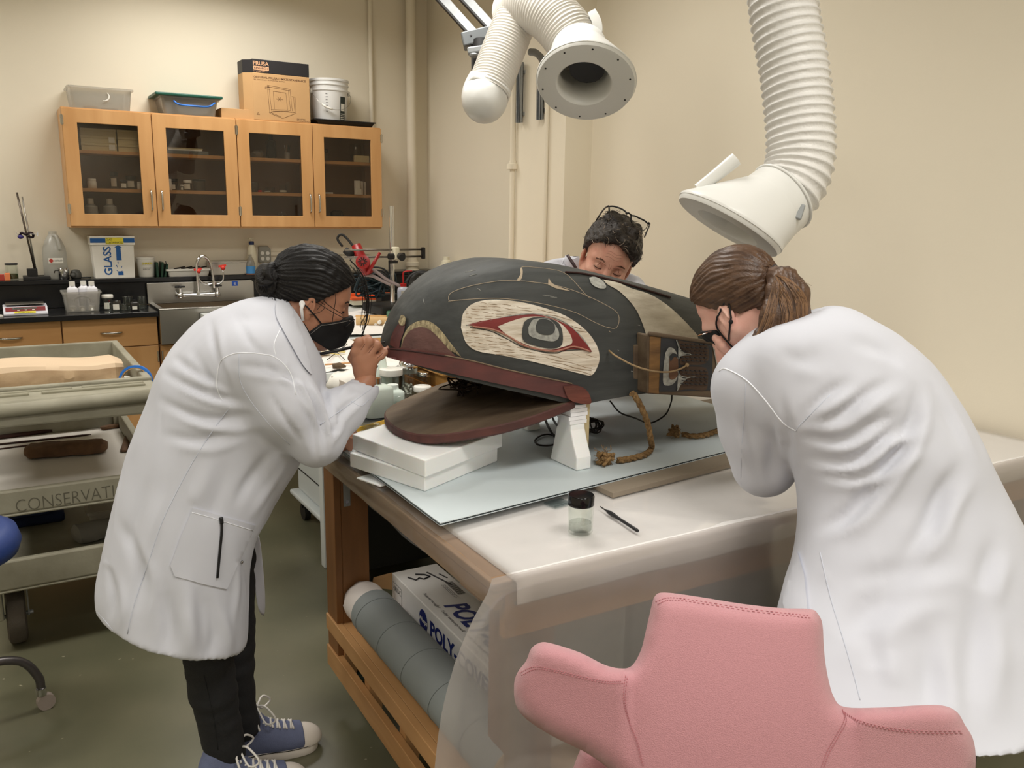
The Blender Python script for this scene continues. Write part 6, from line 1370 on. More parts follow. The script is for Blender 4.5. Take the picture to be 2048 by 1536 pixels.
def frayed(c, rad, parent, n=70):
    m = MB()
    for k in range(9): m.tube(catmull([c+V(*(rng.normal(0, rad*.45, 3)*V(1, 1, .7))) for _ in range(6)], 20), rad*.17, 7)
    mz = min(p[2] for p in m.v); m.v = [V(p[0], p[1], max(p[2], ZS+.001)) for p in m.v]
    m.build('knot', HEMP, parent, smooth=True)
    m = MB()
    for k in range(n):
        d = nrm(rng.normal(0, 1, 3)+V(-.8, 0, .2)); a = c+d*rad*.5; b = a+d*rad*rng.uniform(.25, .6)+rng.normal(0, rad*.2, 3)
        a[2] = max(a[2], ZS+.001); b[2] = max(b[2], ZS+.001)
        m.tube([a, (a+b)/2+rng.normal(0, rad*.08, 3)*V(1, 1, 0), b], .0007, 4, cap=False)
    m.build('frayed_fibre', HEMP, parent)['kind'] = 'stuff'
frayed(PZ(1214, 914, ZS+.022), .030, rp)
rp2 = thing('coiled_rope', 'second brown rope with a round frayed knot lying by the standing woman', 'rope', (1.75, 1.92, ZS))
rope([PZ(1364, 868, ZS+.012), PZ(1385, 872, ZS+.010), PZ(1410, 870, ZS+.010), PZ(1440, 860, ZS+.012), PZ(1475, 850, ZS+.02)], rr_*.95, 'strand', HEMP, rp2)
frayed(PZ(1350, 864, ZS+.02), .024, rp2, 30)
MB().tube(catmull([PY(1218, 701, 1.80), PY(1232, 712, 1.765), PY(1265, 730, 1.745), PY(1300, 741, 1.74), PY(1335, 744, 1.742), PY(1360, 738, 1.745), PY(1374, 730, 1.75)], 40), .0025, 8).build('hide_cord', mat('rawhide', (156, 132, 98), rough=.75), mk, smooth=True)
MB().ball(PY(1374, 730, 1.748), .006, n=8, m=6).build('cord_knot', MATS['rawhide'], mk, smooth=True)
MB().tube(catmull([PY(1270, 786, 1.79)+V(-.01, 0, 0), PY(1262, 789, 1.785)], 6), .006, 8).build('rope_hole_fibre', HEMP, mk)
# black cords under the mask
BC = mat('black_cord', (30, 27, 24), rough=.7)
for k, (pts, r, lb) in enumerate(((((1085, 822), (1095, 850), (1108, 872), (1122, 886)), .0035, 'pair of dark cords dropping from the jaw hinge'), (((1100, 820), (1110, 845), (1130, 870)), .003, 'thin dark cord beside the foam wedge'),
                                 (((1120, 872), (1090, 869), (1070, 880), (1078, 890), (1105, 890), (1118, 880)), .0028, 'loop of black cord lying flat by the foam wedge'))):
    P = []
    for i, p in enumerate(pts): s = i/(len(pts)-1); P.append(PD(*p, 2.30) if k < 2 and i < 2 else PZ(*p, ZS+.004))
    MB().tube(catmull(P, 24), r, 6).build('dark_twine', BC, None, smooth=True, label=lb, cat='cord')
MB().tube(catmull([PY(1220, 802, 1.95), PY(1240, 825, 1.95), PY(1270, 836, 1.95), PZ(1300, 846, ZS+.01), PY(1330, 830, 2.0), PY(1342, 805, 1.95), PY(1344, 790, 1.93)], 40), .0025, 6).build('under_cord', BC, mk, smooth=True)
m = MB(); c0 = PZ(1185, 850, ZS+.022)
for k in range(10): m.tube([c0+V(.028*math.cos(a)*(1+.2*math.sin(k)), .02*math.sin(k*1.3)+.012*math.sin(a*2+k), .019*math.sin(a)) for a in np.linspace(0, 2*PI, 20)[:-1]], .0025, 5, closed=True)
m.build('twine_bundle', BC, None, smooth=True, label='small bundle of coiled black cord behind the foam wedge', cat='cord')
# ================================================================== people
SKIN1 = mat('skin_tan', (170, 120, 94), rough=.5, sss=.12, bump=.06, bscale=220, var=.08, vscale=30)
SKIN2 = mat('skin_pink', (230, 188, 172), rough=.5, sss=.1, bump=.05, bscale=220, var=.08, vscale=25, col2=(220, 164, 148))
SKIN3 = mat('skin_ruddy', (216, 168, 146), rough=.5, sss=.1, bump=.1, bscale=200, var=.1, vscale=28, col2=(202, 142, 122))
COAT = mat('coat_white', (203, 205, 214), rough=.75, bump=.12, bscale=9, sheen=.1, var=.015, vscale=3)
SEAM = mat('coat_seam', (196, 200, 212), rough=.8)
THREAD = mat('coat_stitch', (236, 238, 244), rough=.7)
HAIRB = mat('hair_black', (17, 14, 13), rough=.5, spec=.3, bump=.4, bscale=260, stretch=(.2, 1, 1))
HAIRN = mat('hair_brown', (98, 72, 52), rough=.42, bump=.35, bscale=240, stretch=(1, .2, 1), var=.4, vscale=60, col2=(64, 44, 32))
HAIRM = mat('hair_dark_grey', (52, 44, 38), rough=.5, bump=.4, bscale=200, var=.4, vscale=80, col2=(34, 28, 24))
MASKB = mat('mask_fabric', (14, 14, 16), rough=.75)
JEANS = mat('black_denim', (34, 34, 36), rough=.85, bump=.3, bscale=300, var=.25, vscale=14)
SHOEB = mat('canvas_blue', (104, 112, 142), rough=.85, bump=.2, bscale=300, var=.12, vscale=30)
RUBW = mat('shoe_rubber', (222, 214, 204), rough=.5)
LACE = mat('lace_white', (226, 222, 216), rough=.8)
def half(s, n, p):
    ax = [s.lo[i]+s.vox*np.arange(s.n[i]) for i in range(3)]; n = nrm(n); p = np.asarray(p, float)
    d = ax[0][:, None, None]*n[0]+ax[1][None, :, None]*n[1]+ax[2][None, None, :]*n[2]-p @ n
    s.g = np.maximum(s.g, d.astype(np.float32)); return s
def pose(fwd, up=(0, 0, 1)):
    f = nrm(fwd); u = np.asarray(up, float); u = nrm(u-f*u.dot(f)); return np.array([f, np.cross(u, f), u]).T    # local x forward, y left, z up
def head_sdf(vox=.003, male=False, infl=0.0, ears=True, neck=True, eyes='down'):
    s = SDF((-.13, -.115, -.19), (.15, .115, .17), vox); i = infl; k = .02
    s.ell((-.012, 0, .062), (.098+i, .077+i, .088+i)); s.ell((.035, 0, .045), (.068+i, .066+i, .078+i), k=.03)
    s.ell((.042, 0, -.012), (.056+i, .060+i, .078+i), k=.03)
    for y in (-1, 1):
        s.cone((.0, y*.058, -.035), (.062, y*.022, -.082), .020+i, .018+i, k=.03)
        s.ell((.072, y*.040, -.004), (.026+i, .024+i, .022+i), k=.02)
    s.ell((.082, 0, -.086 if not male else -.09), (.022+i, .024+i, .018+i), k=.025)
    if neck: s.cone((-.025, 0, -.03), (-.045, 0, -.19), .056+i, .058+i+(.006 if male else 0), k=.03)
    # brow, nose, mouth
    for y in (-1, 1):
        s.cone((.088, y*.014, .046), (.074, y*.048, .044), .010+i+(.002 if male else 0), .007+i, k=.014)
    s.cone((.098, 0, .036), (.121, 0, -.008), .0075+i, .0115+i+(.0015 if male else 0), k=.014)
    for y in (-1, 1): s.ell((.109, y*.012, -.014), (.012+i, .0085+i, .008+i), k=.008)
    if i == 0:
        for y in (-1, 1):
            s.ell((.104, y*.033, .025), (.018, .017, .012), k=.012, op='s')
            s.ell((.080, y*.031, .024), (.0165, .0165, .0145), k=.004)
        s.ell((.098, 0, -.038), (.012, .022, .006), k=.008); s.ell((.096, 0, -.048), (.012, .019, .007), k=.008)
        s.box((.112, 0, -.0425), (.012, .022, .0007), k=.003, op='s')
    if ears:
        for y in (-1, 1):
            R = roty(-.15) @ rotz(y*.35)
            s.ell((-.006, y*.078, .004), (.020+i, .0065+i, .033+i), R, k=.006)
            if i == 0:
                s.ell((-.002, y*.087, .006), (.010, .007, .020), R, k=.004, op='s')
                s.cone((-.012, y*.083, -.006), (-.004, y*.084, .026), .0035, .003, k=.003)
            s.ell((.003, y*.077, -.026), (.009, .005, .010), k=.006)
    return s
def place(v, R, o): return v @ R.T+np.asarray(o, float)
def mesh_from(s, R, o, it=2):
    v, f = s.out(); v = lap(v, f, it); return place(v, R, o), f
def strands(hv, hf, pairs, m_, parent, r=.0007, n=14, lift=.001, name='hair_strand', jit=.004):
    """thin hairs following the surface from a to b"""
    b = bvh_of(hv, hf); mb = MB()
    for a, c in pairs:
        P = []
        for i in range(n+1):
            t = i/n; p = a*(1-t)+c*t+rng.normal(0, jit, 3)*math.sin(PI*t)*.3
            q = b.find_nearest(Vector(p.tolist()))
            P.append(np.array(q[0]+q[1]*lift))
        mb.tube(P, [r*(1-.4*abs(2*i/n-1)) for i in range(n+1)], 4, cap=False)
    o = mb.build(name, m_, parent, smooth=True); o['kind'] = 'stuff'; return o
def sections_loft(secs, n=40, N=70, e=.92, tx=None):
    """closed garment body from (left point, right point, half depth, depth axis shift)"""
    L = catmull([s[0] for s in secs], N); Rr = catmull([s[1] for s in secs], N); D = catmull([V(s[2], s[3] if len(s) > 3 else 0, 0) for s in secs], N)
    rings = []
    for i in range(N+1):
        c = (L[i]+Rr[i])/2; a = (Rr[i]-L[i])/2; t = nrm(np.cross(a, L[min(i+1, N)]+Rr[min(i+1, N)]-L[max(i-1, 0)]-Rr[max(i-1, 0)]))
        if tx is not None: w_ = tx(i/N); ah = nrm(a); t = nrm(w_-ah*(w_ @ ah))
        ring = []
        for j in range(n):
            an = 2*PI*j/n; ca, sa = math.cos(an), math.sin(an)
            ring.append(c+a*math.copysign(abs(ca)**e, ca)+t*(D[i][0]*math.copysign(abs(sa)**e, sa)+D[i][1]))
        rings.append(ring)
    return rings
def hollow(rings, depth=.12, th=.012):
    """turn the open lower end back inside so that a garment has a real hem"""
    last = rings[-1]; c = sum(last)/len(last); m_ = rings[-int(len(rings)*.18)]; cm = sum(m_)/len(m_)
    return rings+[[c+(p-c)*.90 for p in last], [cm+(p-cm)*.84 for p in m_]]
def coat_build(name, s, parent, folds, label=None, it=2, seed=0, wr=.004):
    v, f = s.out(); v = lap(v, f, it); nn = vnormals(v, f)
    if wr:
        v = v+nn*(nz(v, (7, 7, 4.5), seed)*wr*1.4+nz(v, (19, 19, 13), seed+5)*wr*.45)[:, None]; 
    b = bvh_of(v, f); nn = vnormals(v, f)
    for pts, w, amp in folds:
        P = onto(b, pts, 0, 4)
        if len(P) > 1:
            v = fold(v, nn, P, w*.85, amp*1.35)
            # the valley beside each ridge
            off = catmull([V(x+w*1500, y+w*1500) for x, y in pts], 4*(len(pts)-1)); P2 = [h for h in (hit(b, q[0], q[1]) for q in off) if h is not None]
            if len(P2) > 1: v = fold(v, nn, P2, w*.8, -amp*.9)
    rs = np.random.default_rng(seed)
    for k in range(46):
        i = rs.integers(len(v)); a = rs.uniform(0, PI); n0 = nn[i]; tg = nrm(np.cross(n0, rs.normal(0, 1, 3))+V(0, 0, .4)); L_ = rs.uniform(.03, .10)
        v = fold(v, nn, [v[i]-tg*L_, v[i]+tg*L_*.1+np.cross(n0, tg)*.01, v[i]+tg*L_], rs.uniform(.005, .009), rs.uniform(-.003, .0035))
    v = lap(v, f, 1, .3)
    o = link_mesh(name, v, f, COAT, parent, smooth=True)
    return o, v, f, bvh_of(v, f)
def seam(b, pts, parent, r=.0011, m_=None, name='seam', lift=.0): return surface_line(b, pts, r, name, m_ or SEAM, parent, lift, 5)
def finger(s, pts, r=.0095, k=.006, tip=.8):
    n = len(pts); rs = [r*(1-(1-tip)*i/(n-1)) for i in range(n)]
    for i in range(n-1): s.cone(pts[i], pts[i+1], rs[i]*1.04, rs[i+1]*(1.06 if i < n-2 else .95), k)

def comb(v, nn, tie, axis, n1=46, amp=.0013):
    """combed ridges that run together at the tie"""
    F_ = frame(axis); q = v-tie; a = np.arctan2(q @ F_[:, 1], q @ F_[:, 0]); w_ = nz(v, (18, 18, 18), 4)
    return v+nn*(amp*np.sin(a*n1+w_*5)+amp*.8*np.sin(a*n1*.43+w_*3+1))[:, None]
# ------------------------------------------------------------------ person at the snout (dark hair in a bun)
YP = 2.14
p1 = thing('person', 'person in a white lab coat and black face mask, black hair in a bun', 'person', (.45, 2.14, 0))
def A(x, y, yy=YP): return PY(x, y, yy)
# bare body: head, neck, hands, legs in one skin
R1 = pose((math.cos(.42)*math.cos(-.2), math.cos(.42)*math.sin(-.2), -math.sin(.42)))*.94
eye1 = A(685, 621, 2.10); O1 = eye1-R1 @ V(.092, -.031, .024)
hv, hf = mesh_from(head_sdf(), R1, O1)
bs = SDF((-.1, 1.75, .02), (1.05, 2.55, 1.50), .0075)
sh_n, sh_f = A(505, 745, 1.975), A(560, 760, 2.33)
el_n, wr_n = A(632, 878, 1.955), A(733, 762, 2.02)
el_f, wr_f = A(620, 880, 2.34), A(672, 893, 2.28)
neck_b = O1+R1 @ V(-.05, 0, -.17)
bs.mesh(hv, hf, band=4)
bs.chain([O1+R1 @ V(-.03, 0, -.08), neck_b, A(500, 720), A(420, 850), A(370, 980), A(365, 1040)], [.055, .058, .12, .125, .12, .14], .04, flat=((0, 1, 0), 1.15))
bs.chain([sh_n, el_n, wr_n], [.05, .038, .026], .02).chain([sh_f, el_f, wr_f], [.05, .038, .026], .02)
bv, bf = bs.out(); bv = lap(bv, bf, 2)
link_mesh('body', bv, bf, SKIN1, p1, smooth=True)
head1 = link_mesh('head', hv, hf, SKIN1, p1, smooth=True)
BH1 = bvh_of(hv, hf)
# gripping hand, fine solid
hs = SDF(A(690, 790, 2.02)-.05, A(785, 660, 2.02)+.07, .0016)
def H(x, y, d=0.0): return PY(x, y, 2.025+d)
hs.chain([wr_n, H(729, 742), H(725, 722)], [.0245, .027, .028], .012, flat=((0, 1, 0), .72))
for a, b_ in (((726, 735), (711, 704)), ((728, 734), (724, 702)), ((732, 735), (738, 708)), ((736, 736), (748, 720))): hs.cone(H(*a), H(*b_, -.004), .0155, .0125, .014)
finger(hs, [H(711, 703, -.004), H(718, 684, -.010), H(735, 678, .012), H(741, 688, .030)], .0112)
finger(hs, [H(724, 702, -.006), H(738, 683, -.012), H(751, 686, .012), H(748, 699, .028)], .0114)
finger(hs, [H(738, 708, -.006), H(754, 690, -.010), H(761, 700, .012), H(752, 710, .026)], .0108)
finger(hs, [H(747, 721, -.004), H(762, 712, -.006), H(772, 703, -.002), H(777, 696, .004)], .0092, tip=.8)
finger(hs, [H(718, 735, .006), H(706, 716, .026), H(712, 694, .036), H(727, 682, .030)], .0125, tip=.8)
for a, b_ in (((723, 690), (719, 700)), ((741, 693), (736, 703))): pass
v, f = hs.out(); v = lap(v, f, 1, .4); hand1 = link_mesh('hand', v, f, SKIN1, p1, smooth=True); BHN = bvh_of(v, f)
for pts in ([(722, 700), (730, 688)], [(737, 706), (748, 692)], [(753, 718), (766, 706)]): surface_line(BHN, pts, .0006, 'finger_crease', mat('crease', (96, 54, 40), rough=.7), hand1, .0)
MB().ball(H(777.5, 695.5, .0), (.0035, .004, .002), n=8, m=6).build('fingernail', mat('nail', (226, 178, 158), rough=.3), hand1, smooth=True)
# resting hand at the table edge
fs = SDF(A(650, 925, 2.27)-.06, A(730, 840, 2.27)+.06, .0018)
def G(x, y, d=0.0): return PY(x, y, 2.27+d)
fs.chain([wr_f, G(685, 884), G(692, 878)], [.024, .024, .022], .012)
for k, (a, b_, c) in enumerate((((697, 868, -.03), (706, 862, -.035), (711, 868, -.03)), ((697, 874, -.045), (709, 874, -.05), (712, 884, -.04)), ((694, 880, -.055), (705, 884, -.06), (706, 893, -.05)), ((690, 884, -.06), (697, 892, -.065), (700, 898, -.055)))):
    finger(fs, [G(688, 878+2*k, -.01*k), G(*a), G(*b_), G(*c)], .0092)
finger(fs, [G(683, 872, .0), G(694, 862, -.01), G(706, 856, -.02)], .0105)
v, f = fs.out(); v = lap(v, f, 1, .4); link_mesh('hand', v, f, SKIN1, p1, smooth=True)
# legs
lg = SDF((-.1, 1.8, .05), (.75, 2.5, 1.0), .008)
def leg_pts(P, yy): return [PY(x, y, yy+(.09 if yy < 2.2 else .03)*max(0, (y-1150)/350)) for x, y in P]
lg.chain(leg_pts([(410, 1080), (408, 1170), (412, 1270), (426, 1380), (446, 1480), (452, 1508)], 2.05), [.07, .072, .066, .060, .053, .052], .01)
lg.chain(leg_pts([(445, 1060), (455, 1120), (464, 1240), (468, 1340), (478, 1420), (486, 1450)], 2.25), [.075, .072, .062, .056, .048, .048], .01)
v, f = lg.out(); v = lap(v, f, 2); nn = vnormals(v, f); v = v+nn*(nz(v, (9, 9, 30))*.005)[:, None]
jn = link_mesh('jeans', v, f, JEANS, p1, smooth=True); BJ = bvh_of(v, f)
surface_line(BJ, [(408, 1350), (420, 1400), (430, 1450), (436, 1500)], .0012, 'outer_seam', mat('denim_seam', (22, 22, 24), rough=.9), jn, .0)
# shoes
def sneaker(toe, heel, lab):
    toe = V(*toe, 0); heel = V(*heel, 0); d = nrm(toe-heel); L = np.linalg.norm(toe-heel); R = np.array([d, np.cross(V(0, 0, 1), d), V(0, 0, 1)]).T
    W = lambda x, y, z: R @ V(x*L, y, z)+heel
    sh = thing('sneaker_tmp', None, None, (0, 0, 0)); bpy.data.objects.remove(sh)
    out = []
    prof = [(-.02, .030), (.05, .036), (.25, .034), (.45, .036), (.65, .046), (.82, .047), (.93, .040), (1.0, .022), (1.02, .004)]
    def outline(s, z, e=0):
        pts = []
        P = catmull([V(x, w, 0) for x, w in prof], 24)
        for p in P: pts.append(W(p[0], (p[1]+e)*s+.0, z))
        for p in P[::-1]: pts.append(W(p[0], -(p[1]+e)*s, z))
        return pts
    sole = MB().ring_loft([outline(1.0, .001, 0), outline(1.0, .006, .002), outline(1, .028, .002), outline(1, .031, 0), outline(.9, .031, -.002)]).build('sole', RUBW, p1, smooth=True, sharp=50)
    sole['label'] = 'off white rubber sole with a dark pinstripe'
    rings = [outline(1, .026, .0025)]
    MB().tube(outline(1, .0295, .0028), .0012, 5, closed=True).build('sole_stripe', BLACKP, sole)
    up = SDF(np.minimum(W(-.1, -.08, 0), W(1.1, .08, .2))-.06, np.maximum(W(-.1, -.08, 0), W(1.1, .08, .2))+.06, .0028)
    for i in range(11):
        x = .06+.09*i; w = np.interp(x, [p[0] for p in prof], [p[1] for p in prof]); h = np.interp(x, [0, .12, .3, .42, .6, .8, .96], [.14, .155, .145, .10, .072, .056, .043])
        up.ell(W(x, 0, .02+h*.42), (w*1.02, w*1.02, h*.58), k=.02)
    up.cone(W(.14, 0, .08), W(.15, 0, .165), .038, .036, .02); half(up, (0, 0, -1), (0, 0, .022)); half(up, d, W(.85, 0, 0))
    v, f = up.out(); v = lap(v, f, 2); u_ = link_mesh('upper', v, f, SHOEB, p1, smooth=True); bb = bvh_of(v, f)
    # rubber toe cap
    tcp = SDF(W(1, 0, .03)-.09, W(1, 0, .03)+.09, .0028)
    tcp.ell(W(.80, 0, .030), (.056, .049, .045), k=.0); tcp.ell(W(.90, 0, .03), (.044, .041, .034), k=.02); half(tcp, -d, W(.83, 0, 0)); half(tcp, (0, 0, -1), (0, 0, .024))
    v2, f2 = tcp.out(); v2 = lap(v2, f2, 1); link_mesh('toe_cap', v2, f2, RUBW, p1, smooth=True)
    # eyelets and laces
    def surf(x, y):
        r = bb.ray_cast(Vector(W(x, y, .3).tolist()), Vector((0, 0, -1))); return np.array(r[0]) if r[0] is not None else W(x, y, .08)
    for k in range(6):
        x = .74-.075*k
        for sd in (-1, 1):
            e = surf(x, sd*.024); MB().lathe([(.0035, 0), (.0035, .002), (.0018, .002), (.0018, 0)], e, n=10, cap=False).build('eyelet', CHROME, u_)
        a, b_ = surf(x, -.024), surf(x-.03, .024); c = (a+b_)/2+V(0, 0, .008)
        MB().tube(catmull([a+V(0, 0, .001), c, b_+V(0, 0, .001)], 8), .0034, 6).build('lace', LACE, u_, smooth=True)
        a, b_ = surf(x, .024), surf(x-.03, -.024); c = (a+b_)/2+V(0, 0, .011)
        MB().tube(catmull([a+V(0, 0, .001), c, b_+V(0, 0, .001)], 8), .0034, 6).build('lace', LACE, u_, smooth=True)
    k0 = surf(.36, 0)+V(0, 0, .012); r_ = R @ V(0, -1, 0)
    for sg in (1, -1):
        MB().tube(catmull([k0, k0+r_*sg*.03+d*.02+V(0, 0, .012), k0+r_*sg*.055+d*.045+V(0, 0, -.02), k0+r_*sg*.045+d*.02+V(0, 0, -.035), k0+r_*sg*.01], 16), .003, 6).build('lace_loop', LACE, u_, smooth=True)
        MB().tube(catmull([k0, k0+r_*sg*.035-d*.01+V(0, 0, -.01), k0+r_*sg*.05-d*.0+V(0, 0, -.05)], 10), .003, 6).build('lace_end', LACE, u_, smooth=True)
    return u_
sneaker((.703, 2.265), (.445, 2.30), 'far')
sneaker((.605, 2.10), (.355, 2.13), 'near')
# coat
cs = SDF((-.12, 1.70, .28), (1.0, 2.60, 1.50), .0068)
B1 = [((572, 603), (622, 700), .075), ((545, 594), (642, 745), .115), ((500, 598), (634, 790), .165), ((455, 614), (622, 822), .190), ((406, 640), (612, 852), .195), ((358, 688), (602, 888), .19), ((317, 748), (593, 914), .18), ((292, 815), (583, 935), .172), ((264, 885), (562, 968), .17),
      ((241, 960), (534, 1018), .175), ((221, 1040), (508, 1060), .185), ((204, 1118), (494, 1120), .195), ((191, 1178), (490, 1190), .205), ((188, 1208), (487, 1240), .21), ((190, 1226), (484, 1262), .215)]
rings = sections_loft([(A(*a), A(*b_), d) for a, b_, d in B1]); mb = MB().ring_loft(hollow(rings)); cs.mesh(mb.v, mb.f)
cs.chain([sh_n+V(.01, .03, .02), (sh_n+el_n)/2+V(0, -.005, 0), el_n, (el_n+wr_n)/2+V(.002, 0, -.004), wr_n+V(-.008, 0, -.022)], [.088, .076, .062, .053, .040], .03)
cs.chain([sh_f, el_f, wr_f+V(-.02, 0, 0)], [.085, .062, .042], .03)
cs.cone(wr_n+V(.012, 0, .03), wr_n+V(-.004, 0, -.006), .033, .030, 0, 's')
folds1 = [([(440, 770), (390, 745), (350, 715)], .012, .007), ([(480, 800), (420, 790), (370, 770), (330, 745)], .012, .008), ([(500, 830), (440, 840), (380, 830), (320, 800)], .014, .009), ([(470, 860), (400, 880), (330, 870)], .014, .006), ([(420, 640), (430, 700), (450, 760)], .012, .005), ([(470, 625), (500, 680), (540, 720)], .012, .005),
          ([(610, 760), (640, 830), (648, 900)], .010, .010), ([(590, 790), (625, 850), (630, 910)], .009, .008), ([(640, 760), (655, 810), (660, 850)], .009, .007), ([(560, 730), (600, 780), (620, 820)], .010, .007), ([(540, 790), (580, 850), (610, 890)], .009, .006), ([(680, 790), (700, 770), (730, 775)], .007, -.004), ([(660, 850), (690, 815), (720, 790)], .008, .006), ([(650, 880), (665, 860), (680, 840)], .007, .007), ([(470, 730), (540, 740), (600, 760)], .012, .006),
          ([(520, 700), (560, 760), (600, 800)], .012, .005), ([(545, 900), (500, 960), (470, 1010)], .02, .007), ([(430, 900), (400, 980), (385, 1010)], .02, -.006), ([(240, 1050), (280, 1130), (270, 1230)], .02, .008), ([(330, 1180), (340, 1250), (330, 1310)], .022, .010), ([(410, 1190), (430, 1260), (420, 1320)], .02, .008), ([(215, 1130), (225, 1190), (215, 1240)], .016, .007), ([(300, 950), (270, 1040), (255, 1100)], .02, .006), ([(385, 700), (420, 760), (440, 800)], .014, .005), ([(460, 1080), (475, 1160), (470, 1240)], .015, -.005), ([(370, 1150), (380, 1230), (390, 1310)], .018, -.008)]
coat1, cv, cf, BC1 = coat_build('lab_coat', cs, p1, folds1, seed=2)
seam(BC1, [(462, 812), (425, 862), (385, 925), (350, 990), (322, 1050), (295, 1130), (268, 1210), (252, 1282)], coat1, .0013)
seam(BC1, [(444, 800), (434, 773), (437, 735), (448, 716), (477, 706), (520, 708), (552, 716), (580, 745), (592, 790)], coat1, .0014, THREAD, 'sleeve_seam')
seam(BC1, [(478, 708), (480, 760), (500, 800), (540, 850), (580, 890)], coat1, .0010); seam(BC1, [(552, 714), (548, 690), (560, 660), (573, 640)], coat1, .0011, THREAD)
seam(BC1, [(703, 803), (722, 812), (738, 800)], coat1, .001) ; seam(BC1, [(640, 850), (690, 815), (735, 783), (745, 774)], coat1, .001)
seam(BC1, [(196, 1225), (250, 1283), (330, 1322), (430, 1336), (470, 1328)], coat1, .001)
patch(BC1, [(386, 1015), (447, 1033), (509, 1050), (494, 1085), (478, 1120), (452, 1178), (400, 1166), (350, 1152), (341, 1130), (362, 1072)], 10, .004, 'pocket', COAT, coat1, smooth_poly=False, thick=.006)
seam(BC1, [(384, 1024), (447, 1043), (504, 1060)], coat1, .0009, THREAD, 'pocket_stitch', .0045)
seam(BC1, [(440, 1035), (441, 1060), (436, 1110), (432, 1154)], coat1, .0032, BLACKP, 'pen', .007); seam(BC1, [(440, 1034), (441, 1046)], coat1, .0045, BLACKP, 'pen_cap', .008)
for (x, y) in ((485, 1124),): h = hit(BC1, x-3, y, .002); MB().ball(h, .004, n=8, m=6).build('snap_button', STEEL, coat1, smooth=True)
# front edge flap and open collar
def sheet(grid, name, m_, parent, th=.004, amp=.0, seed=0):
    P = np.array(grid); n1, n2 = P.shape[:2]
    if amp:
        for i in range(n1):
            for j in range(n2): P[i, j] += V(0, 1, .3)*amp*noise.noise(Vector((i*.6+seed, j*.6, seed)))
    o = MB().grid(P).build(name, m_, parent, smooth=True); s_ = o.modifiers.new('t', 'SOLIDIFY'); s_.thickness = th; s_.offset = 0
    ss = o.modifiers.new('s', 'SUBSURF'); ss.levels = 1; ss.render_levels = 1; return o
sheet([[A(505, 1060, 2.32), A(517, 1066, 2.34), A(520, 1076, 2.36)], [A(503, 1110, 2.33), A(520, 1120, 2.35), A(527, 1130, 2.37)], [A(508, 1170, 2.33), A(524, 1180, 2.36), A(531, 1190, 2.38)], [A(516, 1225, 2.33), A(524, 1232, 2.36), A(530, 1236, 2.38)]], 'coat_flap', COAT, coat1, .003, .01)
col = MB()
patch(BC1, [(574, 600), (584, 625), (598, 660), (612, 700), (622, 748), (606, 735), (588, 705), (566, 665), (551, 632), (553, 606)], 7, .004, 'collar', COAT, coat1, thick=.003)
cp = [[A(618, 690, 2.20), A(636, 716, 2.22), A(643, 760, 2.2), A(640, 800, 2.17)], [A(634, 672, 2.19), A(646, 690, 2.2), A(645, 745, 2.17), A(632, 800, 2.12)], [A(612, 690, 2.12), A(622, 740, 2.12), A(625, 780, 2.1), A(622, 812, 2.08)]]
sheet([catmull(r, 12) for r in cp], 'lapel', COAT, coat1, .004, .004)
h = A(641, 698, 2.17); MB().ball(h, .0045, n=8, m=6).build('snap_button', STEEL, coat1, smooth=True)
MB().tube([A(598, 690, 2.08), A(608, 740, 2.1), A(612, 800, 2.12)], [.03, .03, .03], 10).build('undershirt', mat('maroon_shirt', (92, 58, 56), rough=.9), p1, smooth=True)
# hair
hr = head_sdf(.0032, infl=.013, ears=False, neck=False)
def loc1(x, y, yy=YP): return np.linalg.inv(R1) @ (PY(x, y, yy)-O1)
half(hr, (.72, 0, -.69), (.055, 0, .066)); half(hr, (.25, 0, -1), (.0, 0, .010)); half(hr, (1, 0, .0), (.105, 0, 0))
hr.ell((-.075, 0, -.005), (.03, .055, .05), k=.02)
hv2, hf2 = mesh_from(hr, R1, O1, 3); nn = vnormals(hv2, hf2)
lv = (hv2-O1) @ R1
hv2 = hv2+nn*(np.array([noise.noise(Vector((p[0]*14, p[1]*60+p[0]*40, p[2]*60-p[0]*30))) for p in lv])*.003)[:, None]
hv2 = comb(hv2, nn, A(565, 560, 2.15), O1+R1 @ V(.1, 0, .06)-A(565, 560, 2.15))
hair1 = link_mesh('hair', hv2, hf2, HAIRB, p1, smooth=True)
bn = SDF(A(540, 562)-.10, A(540, 562)+.10, .0028); bc_ = A(540, 560, 2.16)
bn.ell(bc_, (.036, .042, .046)); bn.ell(A(548, 590, 2.16), (.030, .034, .032), k=.02); bn.cone(A(560, 560), A(585, 570), .02, .03, .02)
v, f = bn.out(); nn = vnormals(v, f); v = lap(v, f, 2); q_ = v-bc_; an = np.arctan2(q_[:, 2], q_[:, 0]); v = v+nn*(.0030*np.sin(an*5+q_[:, 1]*130+np.linalg.norm(q_, axis=1)*260))[:, None]
bun1 = link_mesh('bun', v, f, HAIRB, hair1, smooth=True)
m = MB()
for k in range(26):
    a0 = rng.uniform(0, 6.28); r0 = rng.uniform(.030, .046); yo = rng.uniform(-.04, .03)
    P = []
    for i in range(14):
        a = a0+i*.22; p = bc_+V(r0*math.cos(a)*1.0, yo+.01*math.sin(i*.5), r0*math.sin(a)*1.15); 
        q2 = bvh_of(v, f) if k == 0 and i == 0 else q2
        g = q2.find_nearest(Vector(p.tolist())); P.append(np.array(g[0]+g[1]*.0012))
    m.tube(P, .0011, 4, cap=False)
m.build('bun_strand', HAIRB, bun1, smooth=True)['kind'] = 'stuff'
m = MB()
